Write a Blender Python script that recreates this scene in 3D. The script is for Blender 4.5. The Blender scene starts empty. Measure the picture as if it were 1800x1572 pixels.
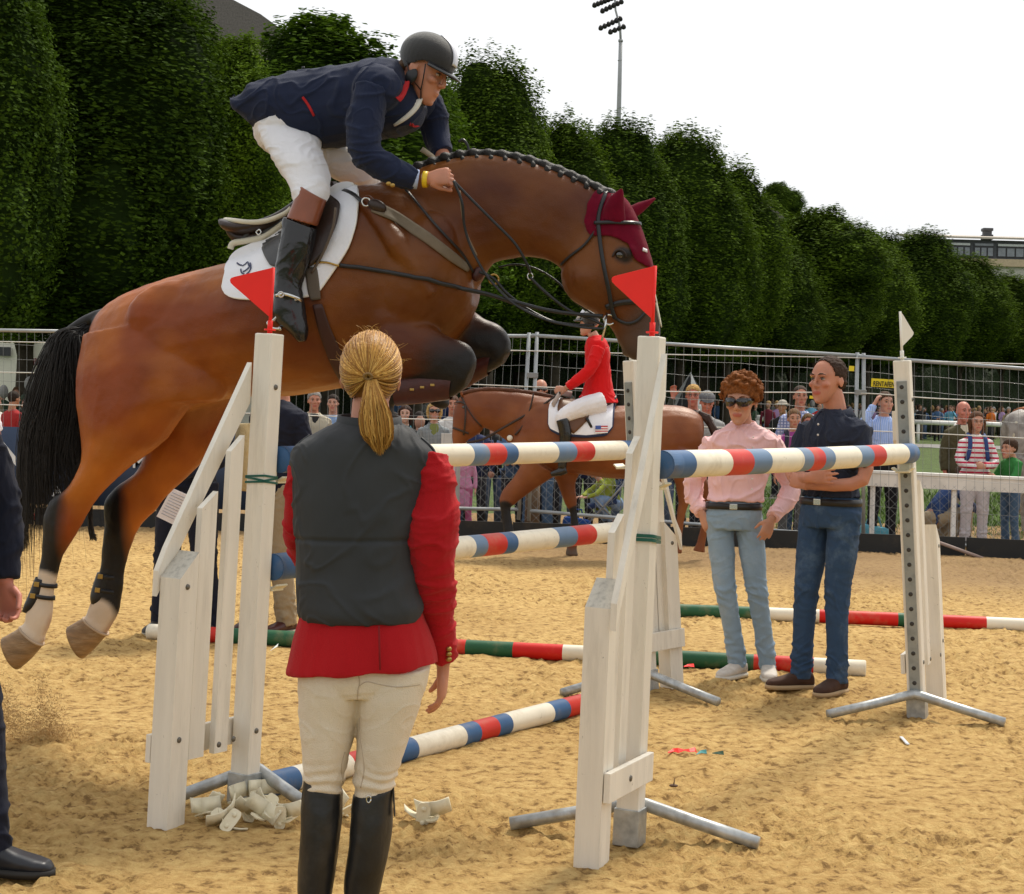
import bpy, bmesh, math, random
import numpy as np
from mathutils import Vector, Matrix, noise as mn
V = Vector
random.seed(7)
R = math.radians
C = bpy.context.scene.collection
sc = bpy.context.scene

# ---------------------------------------------------------------- camera
F, CX, CY, ROLL, EYE = 3000.0, 900.0, 720.0, R(1.5), 1.5
cam = bpy.data.cameras.new('camera'); camo = bpy.data.objects.new('camera', cam); C.objects.link(camo)
cam.sensor_width = 36.0; cam.lens = F/1800*36; cam.shift_x = 0.0; cam.shift_y = -(786-CY)/1800
cam.clip_start = 0.1; cam.clip_end = 2000
cr, sr = math.cos(ROLL), math.sin(ROLL)
camo.matrix_world = Matrix(((cr, -sr, 0, 0), (0, 0, -1, 0), (sr, cr, 0, EYE), (0, 0, 0, 1)))
sc.camera = camo
# ---------------------------------------------------------------- world, sun, exposure
SUN_EL, SUN_AZ = R(56), R(28)          # behind the jump, a little to the right, behind thin cloud
w = bpy.data.worlds.new('World'); sc.world = w; w.use_nodes = True
nt = w.node_tree; nt.nodes.clear()
sky = nt.nodes.new('ShaderNodeTexSky'); sky.sky_type = 'NISHITA'; sky.sun_disc = False
sky.sun_elevation = SUN_EL; sky.sun_rotation = SUN_AZ; sky.dust_density = 6.0; sky.air_density = 1.0
hs = nt.nodes.new('ShaderNodeHueSaturation'); hs.inputs['Saturation'].default_value = 0.10; hs.inputs['Value'].default_value = 1.0
cl = nt.nodes.new('ShaderNodeMix'); cl.data_type = 'RGBA'; cl.inputs[0].default_value = 0.60   # thin white cloud over the sky
cl.inputs[7].default_value = (12.5, 12.7, 13.0, 1)
bg = nt.nodes.new('ShaderNodeBackground'); bg.inputs['Strength'].default_value = 0.10
ow = nt.nodes.new('ShaderNodeOutputWorld')
nt.links.new(sky.outputs[0], hs.inputs['Color']); nt.links.new(hs.outputs[0], cl.inputs[6])
nt.links.new(cl.outputs[2], bg.inputs[0]); nt.links.new(bg.outputs[0], ow.inputs[0])
sun = bpy.data.lights.new('sun', 'SUN'); sun.energy = 3.2; sun.angle = R(10); sun.color = (1.0, 0.92, 0.78)
so = bpy.data.objects.new('sun', sun); C.objects.link(so)
sd = V((math.sin(SUN_AZ)*math.cos(SUN_EL), math.cos(SUN_AZ)*math.cos(SUN_EL), math.sin(SUN_EL)))
so.rotation_euler = sd.to_track_quat('Z', 'Y').to_euler()
sc.view_settings.view_transform = 'Standard'; sc.view_settings.look = 'None'
sc.view_settings.gamma = 1.0; sc.view_settings.exposure = 0.06; sc.view_settings.use_curve_mapping = False
sc.cycles.max_bounces = 6; sc.cycles.transparent_max_bounces = 8

# ---------------------------------------------------------------- placing helpers
def ray(px, py):
    u, v = (px-CX)/F, -(py-CY)/F
    return V((u*cr - v*sr, 1.0, u*sr + v*cr))
def P(px, py, d):
    r = ray(px, py); return V((0, 0, EYE)) + r*d
def G(px, py, z=0.0):
    r = ray(px, py); return V((0, 0, EYE)) + r*((z-EYE)/r.z)
def proj(p):
    q = p - V((0, 0, EYE)); x, z = q.x/q.y, q.z/q.y
    return (CX + F*(x*cr + z*sr), CY - F*(-x*sr + z*cr))
def PX(d): return d/F        # metres per photo pixel at depth d

# ---------------------------------------------------------------- numpy noise
_rs = np.random.RandomState(3); _perm = _rs.permutation(256); _perm = np.concatenate([_perm, _perm, _perm])
_grad = _rs.normal(size=(256, 3)); _grad /= np.linalg.norm(_grad, axis=1)[:, None]
def pnoise(p):
    p = np.asarray(p, float); i = np.floor(p).astype(int); f = p - i; i &= 255
    u = f*f*f*(f*(f*6-15)+10); out = 0
    for dx in (0, 1):
        for dy in (0, 1):
            for dz in (0, 1):
                h = _perm[_perm[_perm[(i[:, 0]+dx) & 255] + ((i[:, 1]+dy) & 255)] + ((i[:, 2]+dz) & 255)]
                g = _grad[h]; d = (g*(f-np.array([dx, dy, dz]))).sum(1)
                wt = (u[:, 0] if dx else 1-u[:, 0])*(u[:, 1] if dy else 1-u[:, 1])*(u[:, 2] if dz else 1-u[:, 2])
                out = out + wt*d
    return out*1.6
def fbm(p, o=3, lac=2.1, g=0.5):
    p = np.asarray(p, float); s = 0; a = 1
    for k in range(o):
        s = s + a*pnoise(p*lac**k + 17.3*k); a *= g
    return s

# ---------------------------------------------------------------- materials
MC = {}
def mat(name, col, rough=0.7, var=0.12, vs=6.0, bump=0.0, bs=40.0, metal=0.0, spec=0.4, attr=False, objcol=False,
        sheen=0.0, stretch=None, dirt=None, dirtamt=0.3, ds=8.0, sss=0.0, bd=0.01, coat=0.0, fine=0.0, coord='Object', chips=0.0):
    if name in MC: return MC[name]
    m = bpy.data.materials.new(name); m.use_nodes = True; n = m.node_tree.nodes; l = m.node_tree.links
    b = n['Principled BSDF']; b.inputs['Roughness'].default_value = rough; b.inputs['Metallic'].default_value = metal
    b.inputs['Specular IOR Level'].default_value = spec
    if sheen: b.inputs['Sheen Weight'].default_value = sheen
    if coat: b.inputs['Coat Weight'].default_value = coat; b.inputs['Coat Roughness'].default_value = 0.25
    if sss:
        b.inputs['Subsurface Weight'].default_value = sss; b.inputs['Subsurface Radius'].default_value = (0.012, 0.004, 0.002)
        b.inputs['Subsurface Scale'].default_value = 1.0
    tc = n.new('ShaderNodeTexCoord'); src = tc.outputs[coord]
    if stretch:
        mp = n.new('ShaderNodeMapping'); mp.inputs['Scale'].default_value = stretch; l.new(src, mp.inputs[0]); src = mp.outputs[0]
    if attr:
        a = n.new('ShaderNodeVertexColor'); a.layer_name = 'Col'; base = a.outputs[0]
    elif objcol:
        a = n.new('ShaderNodeObjectInfo'); base = a.outputs['Color']
    else:
        a = n.new('ShaderNodeRGB'); a.outputs[0].default_value = (*col, 1); base = a.outputs[0]
    nz = n.new('ShaderNodeTexNoise'); nz.inputs['Scale'].default_value = vs; nz.inputs['Detail'].default_value = 5
    l.new(src, nz.inputs['Vector'])
    mr = n.new('ShaderNodeMapRange'); mr.inputs[1].default_value = 0.3; mr.inputs[2].default_value = 0.7
    mr.inputs[3].default_value = 1-var; mr.inputs[4].default_value = 1+var; l.new(nz.outputs[0], mr.inputs[0])
    mx = n.new('ShaderNodeVectorMath'); mx.operation = 'SCALE'; l.new(base, mx.inputs[0]); l.new(mr.outputs[0], mx.inputs['Scale'])
    out = mx.outputs[0]
    if dirt:
        nd = n.new('ShaderNodeTexNoise'); nd.inputs['Scale'].default_value = ds; nd.inputs['Detail'].default_value = 8; nd.inputs['Roughness'].default_value = 0.7
        l.new(src, nd.inputs['Vector'])
        r2 = n.new('ShaderNodeMapRange'); r2.inputs[1].default_value = 0.52; r2.inputs[2].default_value = 0.72; r2.inputs[4].default_value = dirtamt
        l.new(nd.outputs[0], r2.inputs[0])
        md = n.new('ShaderNodeMix'); md.data_type = 'RGBA'; l.new(r2.outputs[0], md.inputs[0]); l.new(out, md.inputs[6]); md.inputs[7].default_value = (*dirt, 1)
        out = md.outputs[2]
    if chips:
        nd = n.new('ShaderNodeTexNoise'); nd.inputs['Scale'].default_value = chips; nd.inputs['Detail'].default_value = 6; nd.inputs['Roughness'].default_value = 0.75; nd.inputs['Distortion'].default_value = 1.2
        l.new(tc.outputs['Object'], nd.inputs['Vector'])
        r3 = n.new('ShaderNodeMapRange'); r3.inputs[1].default_value = 0.66; r3.inputs[2].default_value = 0.70; r3.inputs[4].default_value = 0.7; l.new(nd.outputs[0], r3.inputs[0])
        m4 = n.new('ShaderNodeMix'); m4.data_type = 'RGBA'; l.new(r3.outputs[0], m4.inputs[0]); l.new(out, m4.inputs[6]); m4.inputs[7].default_value = (.16, .13, .09, 1); out = m4.outputs[2]
    l.new(out, b.inputs['Base Color'])
    if bump:
        nb = n.new('ShaderNodeTexNoise'); nb.inputs['Scale'].default_value = bs; nb.inputs['Detail'].default_value = 4; l.new(src, nb.inputs['Vector'])
        h = nb.outputs[0]
        if fine:
            nf = n.new('ShaderNodeTexNoise'); nf.inputs['Scale'].default_value = fine; l.new(tc.outputs['Object'], nf.inputs['Vector'])
            ad = n.new('ShaderNodeMath'); ad.operation = 'MULTIPLY_ADD'; l.new(nf.outputs[0], ad.inputs[0]); ad.inputs[1].default_value = 0.25; l.new(h, ad.inputs[2]); h = ad.outputs[0]
        bp = n.new('ShaderNodeBump'); bp.inputs['Strength'].default_value = bump; bp.inputs['Distance'].default_value = bd
        l.new(h, bp.inputs['Height']); l.new(bp.outputs[0], b.inputs['Normal'])
    MC[name] = m; return m

# ---------------------------------------------------------------- mesh builder
class MB:
    def __init__(s): s.bm = bmesh.new()
    def box(s, c, sx, sy, sz, M=None, bev=0.0, mi=0):
        T = Matrix.Translation(c) @ (M.to_4x4() if M is not None else Matrix()) @ Matrix.Diagonal((sx, sy, sz, 1))
        n0 = len(s.bm.faces)
        r = bmesh.ops.create_cube(s.bm, size=1.0, matrix=T)
        if bev:
            es = list({e for v in r['verts'] for e in v.link_edges})
            bmesh.ops.bevel(s.bm, geom=es, offset=bev, segments=2, affect='EDGES', profile=0.6)
        if mi:
            s.bm.faces.ensure_lookup_table()
            for f in s.bm.faces[n0:]: f.material_index = mi
        return s
    def quad(s, pts, mi=0):
        f = s.bm.faces.new([s.bm.verts.new(p) for p in pts]); f.material_index = mi; return s
    def ring_loft(s, rings, caps=True, close=True, mi=0):
        prev = None; first = None
        for r in rings:
            vs = [s.bm.verts.new(p) for p in r]
            if prev:
                n = len(vs); rng = range(n if close else n-1)
                for i in rng:
                    j = (i+1) % n
                    f = s.bm.faces.new((prev[i], prev[j], vs[j], vs[i])); f.smooth = True; f.material_index = mi
            else: first = vs
            prev = vs
        if caps and close:
            for vs in (first, prev):
                c = sum((v.co for v in vs), V())/len(vs); cv = s.bm.verts.new(c)
                for i in range(len(vs)):
                    f = s.bm.faces.new((vs[i], vs[(i+1) % len(vs)], cv)); f.material_index = mi; f.smooth = True
        return s
    def tube(s, pts, rad, n=8, caps=True, flat=None, mi=0, up=None):
        pts = [V(p) for p in pts]; m = len(pts)
        if isinstance(rad, (int, float)): rad = [rad]*m
        rings = []; nrm = None
        for i, p in enumerate(pts):
            t = (pts[min(i+1, m-1)] - pts[max(i-1, 0)])
            t = t.normalized() if t.length > 1e-9 else V((0, 0, 1))
            if nrm is None:
                a = up if up is not None else (V((0, 0, 1)) if abs(t.z) < 0.9 else V((0, 1, 0)))
                nrm = (a - t*a.dot(t)).normalized()
            else:
                nrm = (nrm - t*nrm.dot(t)).normalized()
            b = t.cross(nrm); k = flat if flat else 1.0
            rings.append([p + nrm*(math.cos(2*math.pi*j/n)*rad[i]) + b*(math.sin(2*math.pi*j/n)*rad[i]*k) for j in range(n)])
        return s.ring_loft(rings, caps, mi=mi)
    def ell(s, c, rx, ry, rz, M=None, seg=16, rings=10, mi=0):
        T = Matrix.Translation(c) @ (M.to_4x4() if M is not None else Matrix()) @ Matrix.Diagonal((rx, ry, rz, 1))
        n0 = len(s.bm.faces)
        bmesh.ops.create_uvsphere(s.bm, u_segments=seg, v_segments=rings, radius=1.0, matrix=T)
        s.bm.faces.ensure_lookup_table()
        for f in s.bm.faces[n0:]: f.smooth = True; f.material_index = mi
        return s
    def prism(s, pts, nvec, mi=0):
        """closed outline (3-D points in one plane) given thickness nvec"""
        a = [s.bm.verts.new(p) for p in pts]; b = [s.bm.verts.new(V(p)+nvec) for p in pts]; n = len(a)
        fs = [s.bm.faces.new(a), s.bm.faces.new(b[::-1])]
        for i in range(n): fs.append(s.bm.faces.new((a[i], b[i], b[(i+1) % n], a[(i+1) % n])))
        for f in fs: f.material_index = mi
        return s
    def build(s, name, mats, parent=None, smooth=None):
        bmesh.ops.recalc_face_normals(s.bm, faces=s.bm.faces)
        me = bpy.data.meshes.new(name); s.bm.to_mesh(me); s.bm.free()
        if smooth is not None:
            me.polygons.foreach_set('use_smooth', [smooth]*len(me.polygons))
        return link(name, me, mats, parent)
def wm(o):
    m = Matrix.Identity(4)
    while o is not None:
        m = o.matrix_basis @ m; o = o.parent
    return m
def link(name, me, mats, parent=None):
    o = bpy.data.objects.new(name, me); C.objects.link(o)
    if not isinstance(mats, (list, tuple)): mats = [mats]
    for m in mats: me.materials.append(m)
    if parent is not None:
        me.transform(wm(parent).inverted()); o.parent = parent
    return o
from mathutils.bvhtree import BVHTree
def bvh(me):
    return BVHTree.FromPolygons([v.co.copy() for v in me.vertices], [tuple(p.vertices) for p in me.polygons])
def paint(co, base, strokes):
    c = np.tile(np.asarray(base, float), (len(co), 1))
    for (p0, p1, r, colr, soft) in strokes:
        p0 = np.array(p0); p1 = np.array(p1); d = p1-p0
        t = np.clip(((co-p0)@d)/max(d@d, 1e-9), 0, 1); dist = np.linalg.norm(co-(p0+t[:, None]*d), axis=1)
        c = mixc_rows(c, colr, np.clip((r-dist)/soft+0.5, 0, 1))
    return c
def mixc_rows(c, colr, t): return c*(1-t[:, None]) + np.asarray(colr)[None, :]*t[:, None]
def tag(o, label=None, cat=None, group=None, kind=None):
    if label: o['label'] = label
    if cat: o['category'] = cat
    if group: o['group'] = group
    if kind: o['kind'] = kind
    return o
def empty(name, loc, label=None, cat=None, group=None, rz=0.0, M=None):
    o = bpy.data.objects.new(name, None); C.objects.link(o); o.empty_display_size = 0.1
    if M is not None: o.matrix_basis = M
    else: o.location = loc; o.rotation_euler = (0, 0, rz); o.matrix_basis = Matrix.Translation(loc) @ Matrix.Rotation(rz, 4, 'Z')
    return tag(o, label, cat, group)
def copy_tree(o, parent=None):
    c = o.copy(); C.objects.link(c)
    if parent is not None: c.parent = parent
    for ch in list(o.children): copy_tree(ch, c)
    return c
def fuse(mb, voxel, smooth=4, col=None, disp=None, fac=0.5):
    """one continuous skin over the overlapping closed shapes in mb"""
    bmesh.ops.recalc_face_normals(mb.bm, faces=mb.bm.faces)
    me = bpy.data.meshes.new('tmp'); mb.bm.to_mesh(me); mb.bm.free()
    o = bpy.data.objects.new('tmp', me); C.objects.link(o)
    m = o.modifiers.new('r', 'REMESH'); m.mode = 'VOXEL'; m.voxel_size = voxel; m.use_smooth_shade = True
    if smooth:
        s = o.modifiers.new('s', 'SMOOTH'); s.iterations = smooth; s.factor = fac
    dg = bpy.context.evaluated_depsgraph_get(); dg.update()
    nm = bpy.data.meshes.new_from_object(o.evaluated_get(dg))
    bpy.data.objects.remove(o); bpy.data.meshes.remove(me)
    nm.polygons.foreach_set('use_smooth', [True]*len(nm.polygons))
    if disp or col:
        n = len(nm.vertices); co = np.empty(n*3); nm.vertices.foreach_get('co', co); co = co.reshape(-1, 3)
        if disp:
            no = np.empty(n*3); nm.vertices.foreach_get('normal', no); no = no.reshape(-1, 3)
            co2 = co + no*disp(co)[:, None]; nm.vertices.foreach_set('co', co2.ravel()); nm.update()
        if col: setcol(nm, col(co))
    return nm
def setcol(me, rgb):
    a = me.color_attributes.new('Col', 'FLOAT_COLOR', 'POINT')
    d = np.ones((len(me.vertices), 4)); d[:, :3] = rgb; a.data.foreach_set('color', d.ravel())
def crom(pts, k=6):
    """catmull-rom through rows of numbers"""
    a = [list(map(float, p)) for p in pts]; n = len(a); out = []
    for i in range(n-1):
        p0, p1, p2, p3 = a[max(i-1, 0)], a[i], a[i+1], a[min(i+2, n-1)]
        for j in range(k):
            t = j/k
            out.append([0.5*((2*b)+(-a_+c)*t+(2*a_-5*b+4*c-d)*t*t+(-a_+3*b-3*c+d)*t**3) for a_, b, c, d in zip(p0, p1, p2, p3)])
    out.append(a[-1]); return out
def sell(cen, a, b, n=20, e=2.0):
    """superellipse ring, half-axes a and b (vectors)"""
    r = []
    for j in range(n):
        th = 2*math.pi*j/n; c, s = math.cos(th), math.sin(th)
        r.append(cen + a*(math.copysign(abs(c)**(2/e), c)) + b*(math.copysign(abs(s)**(2/e), s)))
    return r
def step(x, a, b): return np.clip((x-a)/(b-a), 0, 1)
def mixc(c0, c1, t): return np.asarray(c0)*(1-t[:, None]) + np.asarray(c1)*t[:, None]
# ================================================================ ground
def sand():
    ys = [3.3]
    while ys[-1] < 24.5: ys.append(ys[-1]*1.0034+0.002)
    xs = np.arange(-9, 10.5, 0.021); ys = np.array(ys)
    X, Y = np.meshgrid(xs, ys); n = X.size
    p = np.stack([X.ravel(), Y.ravel(), np.zeros(n)], 1)
    tr = np.clip(fbm(p*0.9, 2)+0.55, 0.15, 1.0)
    h = 0.014*fbm(p*1.3, 2) + 0.024*tr*fbm(p*5.5, 2) - 0.020*tr*np.abs(fbm(p*12.0+5, 2)) + 0.024*tr*fbm(p*30, 2)
    q = fbm(p*9+40, 1); h -= 0.025*tr*np.clip(q-0.42, 0, 1)*2.0         # hoof-churned pits
    h += 0.003*fbm(p*60, 1)
    co = np.stack([X.ravel(), Y.ravel(), h], 1)
    ny, nx = X.shape; idx = np.arange(n).reshape(ny, nx)
    f = np.stack([idx[:-1, :-1], idx[:-1, 1:], idx[1:, 1:], idx[1:, :-1]], -1).reshape(-1, 4)
    me = bpy.data.meshes.new('sand_arena'); me.vertices.add(n); me.vertices.foreach_set('co', co.ravel())
    me.loops.add(f.size); me.polygons.add(len(f)); me.loops.foreach_set('vertex_index', f.ravel())
    me.polygons.foreach_set('loop_start', np.arange(0, f.size, 4)); me.polygons.foreach_set('loop_total', np.full(len(f), 4))
    me.update(); me.polygons.foreach_set('use_smooth', [True]*len(f))
    m = bpy.data.materials.new('sand'); m.use_nodes = True; N = m.node_tree.nodes; L = m.node_tree.links; b = N['Principled BSDF']
    b.inputs['Roughness'].default_value = 0.95; b.inputs['Specular IOR Level'].default_value = 0.15
    tc = N.new('ShaderNodeTexCoord')
    def nz(s, d=6, r=0.6):
        a = N.new('ShaderNodeTexNoise'); a.inputs['Scale'].default_value = s; a.inputs['Detail'].default_value = d; a.inputs['Roughness'].default_value = r
        L.new(tc.outputs['Object'], a.inputs['Vector']); return a.outputs[0]
    rp = N.new('ShaderNodeValToRGB'); e = rp.color_ramp.elements
    e[0].position = 0.38; e[0].color = (0.24, 0.14, 0.05, 1); e[1].position = 0.62; e[1].color = (0.65, 0.455, 0.185, 1)
    k = rp.color_ramp.elements.new(0.46); k.color = (0.51, 0.325, 0.120, 1)
    L.new(nz(16, 8, 0.68), rp.inputs[0])
    r2 = N.new('ShaderNodeValToRGB'); e = r2.color_ramp.elements; e[0].position = 0.25; e[0].color = (0.80, 0.76, 0.72, 1); e[1].position = 0.72; e[1].color = (1.0, 1.0, 1.0, 1)
    L.new(nz(0.7, 4), r2.inputs[0])
    mu = N.new('ShaderNodeMix'); mu.data_type = 'RGBA'; mu.blend_type = 'MULTIPLY'; mu.inputs[0].default_value = 1; L.new(rp.outputs[0], mu.inputs[6]); L.new(r2.outputs[0], mu.inputs[7])
    # darker going along the edge of the arena
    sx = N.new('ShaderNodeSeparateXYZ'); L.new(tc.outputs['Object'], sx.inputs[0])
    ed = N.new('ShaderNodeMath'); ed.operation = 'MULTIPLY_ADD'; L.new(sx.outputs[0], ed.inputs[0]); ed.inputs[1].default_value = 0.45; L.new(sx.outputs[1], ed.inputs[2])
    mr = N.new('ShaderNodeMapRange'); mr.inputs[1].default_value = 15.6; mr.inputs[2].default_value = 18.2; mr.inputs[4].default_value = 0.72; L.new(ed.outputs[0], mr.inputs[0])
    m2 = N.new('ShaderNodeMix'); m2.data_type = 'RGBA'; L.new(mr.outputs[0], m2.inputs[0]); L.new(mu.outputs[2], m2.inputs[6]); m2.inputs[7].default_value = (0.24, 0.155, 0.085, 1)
    # small dark crumbs
    vo = N.new('ShaderNodeTexVoronoi'); vo.inputs['Scale'].default_value = 26; L.new(tc.outputs['Object'], vo.inputs['Vector'])
    lt = N.new('ShaderNodeMath'); lt.operation = 'LESS_THAN'; lt.inputs[1].default_value = 0.10; L.new(vo.outputs['Distance'], lt.inputs[0])
    m3 = N.new('ShaderNodeMix'); m3.data_type = 'RGBA'; L.new(lt.outputs[0], m3.inputs[0]); L.new(m2.outputs[2], m3.inputs[6]); m3.inputs[7].default_value = (0.22, 0.12, 0.05, 1)
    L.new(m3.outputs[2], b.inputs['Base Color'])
    bp = N.new('ShaderNodeBump'); bp.inputs['Strength'].default_value = 0.9; bp.inputs['Distance'].default_value = 0.02; L.new(nz(55, 8, 0.7), bp.inputs['Height']); L.new(bp.outputs[0], b.inputs['Normal'])
    o = link('sand_arena', me, m); tag(o, kind='structure'); return o
sand()
mg = mat('grass_ground', (0.07, 0.11, 0.02), 0.95, 0.45, 3.0, bump=1.0, bs=30, bd=0.05, dirt=(0.16, 0.15, 0.05), dirtamt=0.5, ds=0.8)
def gz(y): return float(np.interp(y, [22, 40, 85, 150, 1500], [-.06, .08, .50, .8, .8]))
b = MB(); b.ring_loft([[V((x, y, gz(y))) for x in (-900, -60, 0, 60, 900)] for y in (-60, 3, 22, 28, 34, 40, 55, 70, 85, 110, 150, 400, 1500)], caps=False, close=False)
tag(b.build('grass_field', mg), kind='structure')
mp = mat('tarmac', (0.22, 0.21, 0.20), 0.9, 0.15, 3.0, bump=0.3)
b = MB(); b.ring_loft([[V((x, y+.02*x, gz(y+.02*x)+.02)) for x in (0, 20, 40, 60, 80)] for y in (70, 73, 76)], caps=False, close=False)
tag(b.build('path', mp), kind='structure')

# grass blades just outside the fence
def grass_patch():
    rs = np.random.RandomState(5); b = MB(); n = 16000
    for i in range(n):
        y = 20.0+rs.random_sample()**1.5*14; x = rs.uniform(.12, .33)*y
        a = rs.uniform(0, 6.28); h = rs.uniform(0.04, 0.10)*(y/22); wd = 0.012*(y/20); dx, dy = math.cos(a), math.sin(a)
        p = V((x, y, gz(y))); t = p + V((dx*h*0.6, dy*h*0.6, h))
        b.bm.faces.new([b.bm.verts.new(p+V((-dy, dx, 0))*wd), b.bm.verts.new(p-V((-dy, dx, 0))*wd), b.bm.verts.new(t)])
    o = b.build('grass', mat('grass_blade', (0.11, 0.18, 0.03), 0.7, 0.5, 1.5)); tag(o, 'short green grass growing behind the spectators', 'grass', kind='stuff')
grass_patch()

# ================================================================ show-jumping fence
white = mat('white_wood', (0.78, 0.73, 0.63), 0.55, 0.07, 3.0, bump=0.35, bs=22, bd=0.003, stretch=(6, 6, 0.7), dirt=(0.30, 0.27, 0.21), dirtamt=0.32, ds=2.6, chips=17)
endgrain = mat('end_grain', (0.50, 0.47, 0.40), 0.8, 0.25, 60.0, dirt=(0.2, 0.18, 0.14), dirtamt=0.6, ds=60)
galv = mat('galvanised_steel', (0.42, 0.44, 0.44), 0.45, 0.25, 25.0, metal=0.6, dirt=(0.3, 0.22, 0.12), dirtamt=0.5, ds=14)
galvdark = mat('slotted_track_steel', (0.30, 0.32, 0.31), 0.5, 0.2, 20.0, metal=0.5, dirt=(0.18, 0.16, 0.12), dirtamt=0.5, ds=20)
boltm = mat('bolt_head_steel', (0.16, 0.15, 0.13), 0.45, 0.2, 20.0, metal=0.6)
holem = mat('bolt_hole', (0.05, 0.045, 0.04), 0.9)
plast = mat('cream_plastic', (0.72, 0.66, 0.48), 0.45, 0.1, 12.0, dirt=(0.42, 0.34, 0.16), dirtamt=0.6, ds=9)
greent = mat('green_tape', (0.01, 0.11, 0.08), 0.4)
redp = mat('red_flag_plastic', (0.90, 0.018, 0.010), 0.5, 0.05)
whp = mat('white_flag_plastic', (0.80, 0.77, 0.68), 0.5, 0.05)

def frame_of(base, top, outer):
    z = (top-base).normalized(); u = outer-base; u = (u - z*u.dot(z)).normalized(); v = z.cross(u)
    return Matrix(((u.x, v.x, z.x, base.x), (u.y, v.y, z.y, base.y), (u.z, v.z, z.z, base.z), (0, 0, 0, 1)))

def standard(label, basepx, toppx, outpx, legs, hout, hsl, pick, flag, trackz=(0.1, 1.6), sleeve=True, vs=1, tape=None, cups=()):
    B0 = G(*basepx); d = B0.y; T0 = P(*toppx, d); O0 = G(*outpx)
    H = (T0-B0).length; M = frame_of(B0, T0, O0); W = (O0-B0).length; R3 = M.to_3x3()
    L = lambda u, v, z: M @ V((u, v, z))
    root = empty('jump_standard', None, label, 'jump standard', 'white wooden standards holding up the jump poles', M=M)
    pw, pd = 0.076, 0.082
    b = MB(); b.box(L(0, 0, (H+0.09)/2), pw, pd, H-0.09, R3, 0.006); b.build('post', white, root)
    b = MB(); b.box(L(0, 0, 0.045), pw+0.012, pd+0.012, 0.13, R3, 0.003); b.build('steel_foot', galv, root)
    # outer post with sloped top
    s = 0.045
    b = MB(); x0, x1 = W-0.075, W+0.02
    prof = [L(x0, -s, -0.05), L(x1, -s, -0.05), L(x1, -s, hout-0.09), L(x0, -s, hout)]
    b.prism(prof, R3 @ V((0, 2*s, 0))); o = b.build('outer_post', [white, endgrain], root)
    me = o.data
    for f in me.polygons:
        if f.normal.z > 0.3 and f.normal.z < 0.98 and f.center.z > 0.5: f.material_index = 1
    # pickets between the posts, cut on the slope
    sl = (hsl-hout)/(W-0.03)
    for (t, wd) in pick:
        u = W*t; zt = hout + (W-u)*sl - 0.02
        b = MB(); prof = [L(u-wd/2, -0.012, 0.21), L(u+wd/2, -0.012, 0.21), L(u+wd/2, -0.012, zt-0.06), L(u-wd/2, -0.012, zt)]
        b.prism(prof, R3 @ V((0, 0.024, 0))); b.build('picket', white, root)
    # sloping top board and bottom rail
    v0 = vs*0.049
    b = MB(); prof = [L(W+0.03, v0, hout-0.07), L(W-0.01, v0, hout+0.01), L(0.035, v0, hsl+0.05), L(0.03, v0, hsl-0.10), L(W+0.03, v0, hout-0.16)]
    b.prism(prof, R3 @ V((0, vs*0.022, 0))); b.build('sloping_board', white, root)
    b = MB(); b.box(L(W*0.5, vs*0.060, 0.26), W+0.04, 0.022, 0.10, R3, 0.003); b.build('bottom_rail', white, root)
    # bolts
    for (u, z) in ((0, 0.27), (0, H-0.2), (W-0.02, 0.3), (W-0.02, hout-0.12), (W*0.55, 0.26), (W*0.3, 0.26)):
        for sv in (-1, 1):
            vv = 0.0445 if u != 0 else pd/2
            if 0.2 < u < W-0.1: vv = 0.071
            b = MB(); b.tube([L(u, sv*vv, z), L(u, sv*(vv+0.004), z)], [0.011, 0.010], 10)
            b.build('bolt', boltm, root)
    # slotted steel track for the cups, on the inner face
    b = MB(); b.box(L(-pw/2-0.004, 0, (trackz[0]+trackz[1])/2), 0.008, 0.052, trackz[1]-trackz[0], R3)
    z = trackz[0]+0.05
    b2 = []
    while z < trackz[1]-0.03:
        b.tube([L(-pw/2-0.006, 0, z), L(-pw/2-0.0095, 0, z)], [0.011, 0.011], 10, mi=1); z += 0.075
    b.build('cup_track', [galvdark, holem], root)
    # bent steel pipe feet
    a, c = G(*legs[0], 0.02), G(*legs[1], 0.02)
    ap = L(0.0, 0, 0.115); ap2 = ap + ((a+c)/2-ap)*0.0
    b = MB(); off = (R3 @ V((-0.062, 0, 0)))
    q = ap+off
    pa = q + (a-q)*0.08 ; pc = q + (c-q)*0.08
    b.tube([a, a+(q-a)*0.5, pa+V((0, 0, .003)), q, pc+V((0, 0, .003)), c+(q-c)*0.5, c], 0.024, 12); b.build('pipe_foot', galv, root)
    for z in cups:
        b = MB(); b.box(L(-pw/2-0.016, 0, z-0.01), 0.012, 0.055, 0.13, R3, 0.005)
        b.box(L(-pw/2-0.055, 0, z-0.066), 0.075, 0.07, 0.010, R3, 0.003)
        for k in (-1, 1): b.box(L(-pw/2-0.055, k*0.042, z-0.054), 0.07, 0.030, 0.008, R3 @ Matrix.Rotation(k*0.6, 3, 'X'), 0.002)
        b.build('pole_cup', plast, root)
    if tape:
        z = tape; b = MB()
        for k in range(3):
            rg = []
            for zz in (z+k*0.011, z+k*0.011+0.008):
                tl = (-1)**k*0.004
                rg.append([L(-pw/2-.004, -pd/2-.004, zz+tl), L(pw/2+.004, -pd/2-.004, zz-tl), L(pw/2+.004, pd/2+.004, zz+tl), L(-pw/2-.004, pd/2+.004, zz-tl)])
            b.ring_loft(rg, caps=False)
        b.build('green_twine', greent, root)
    return root, M, H

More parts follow.
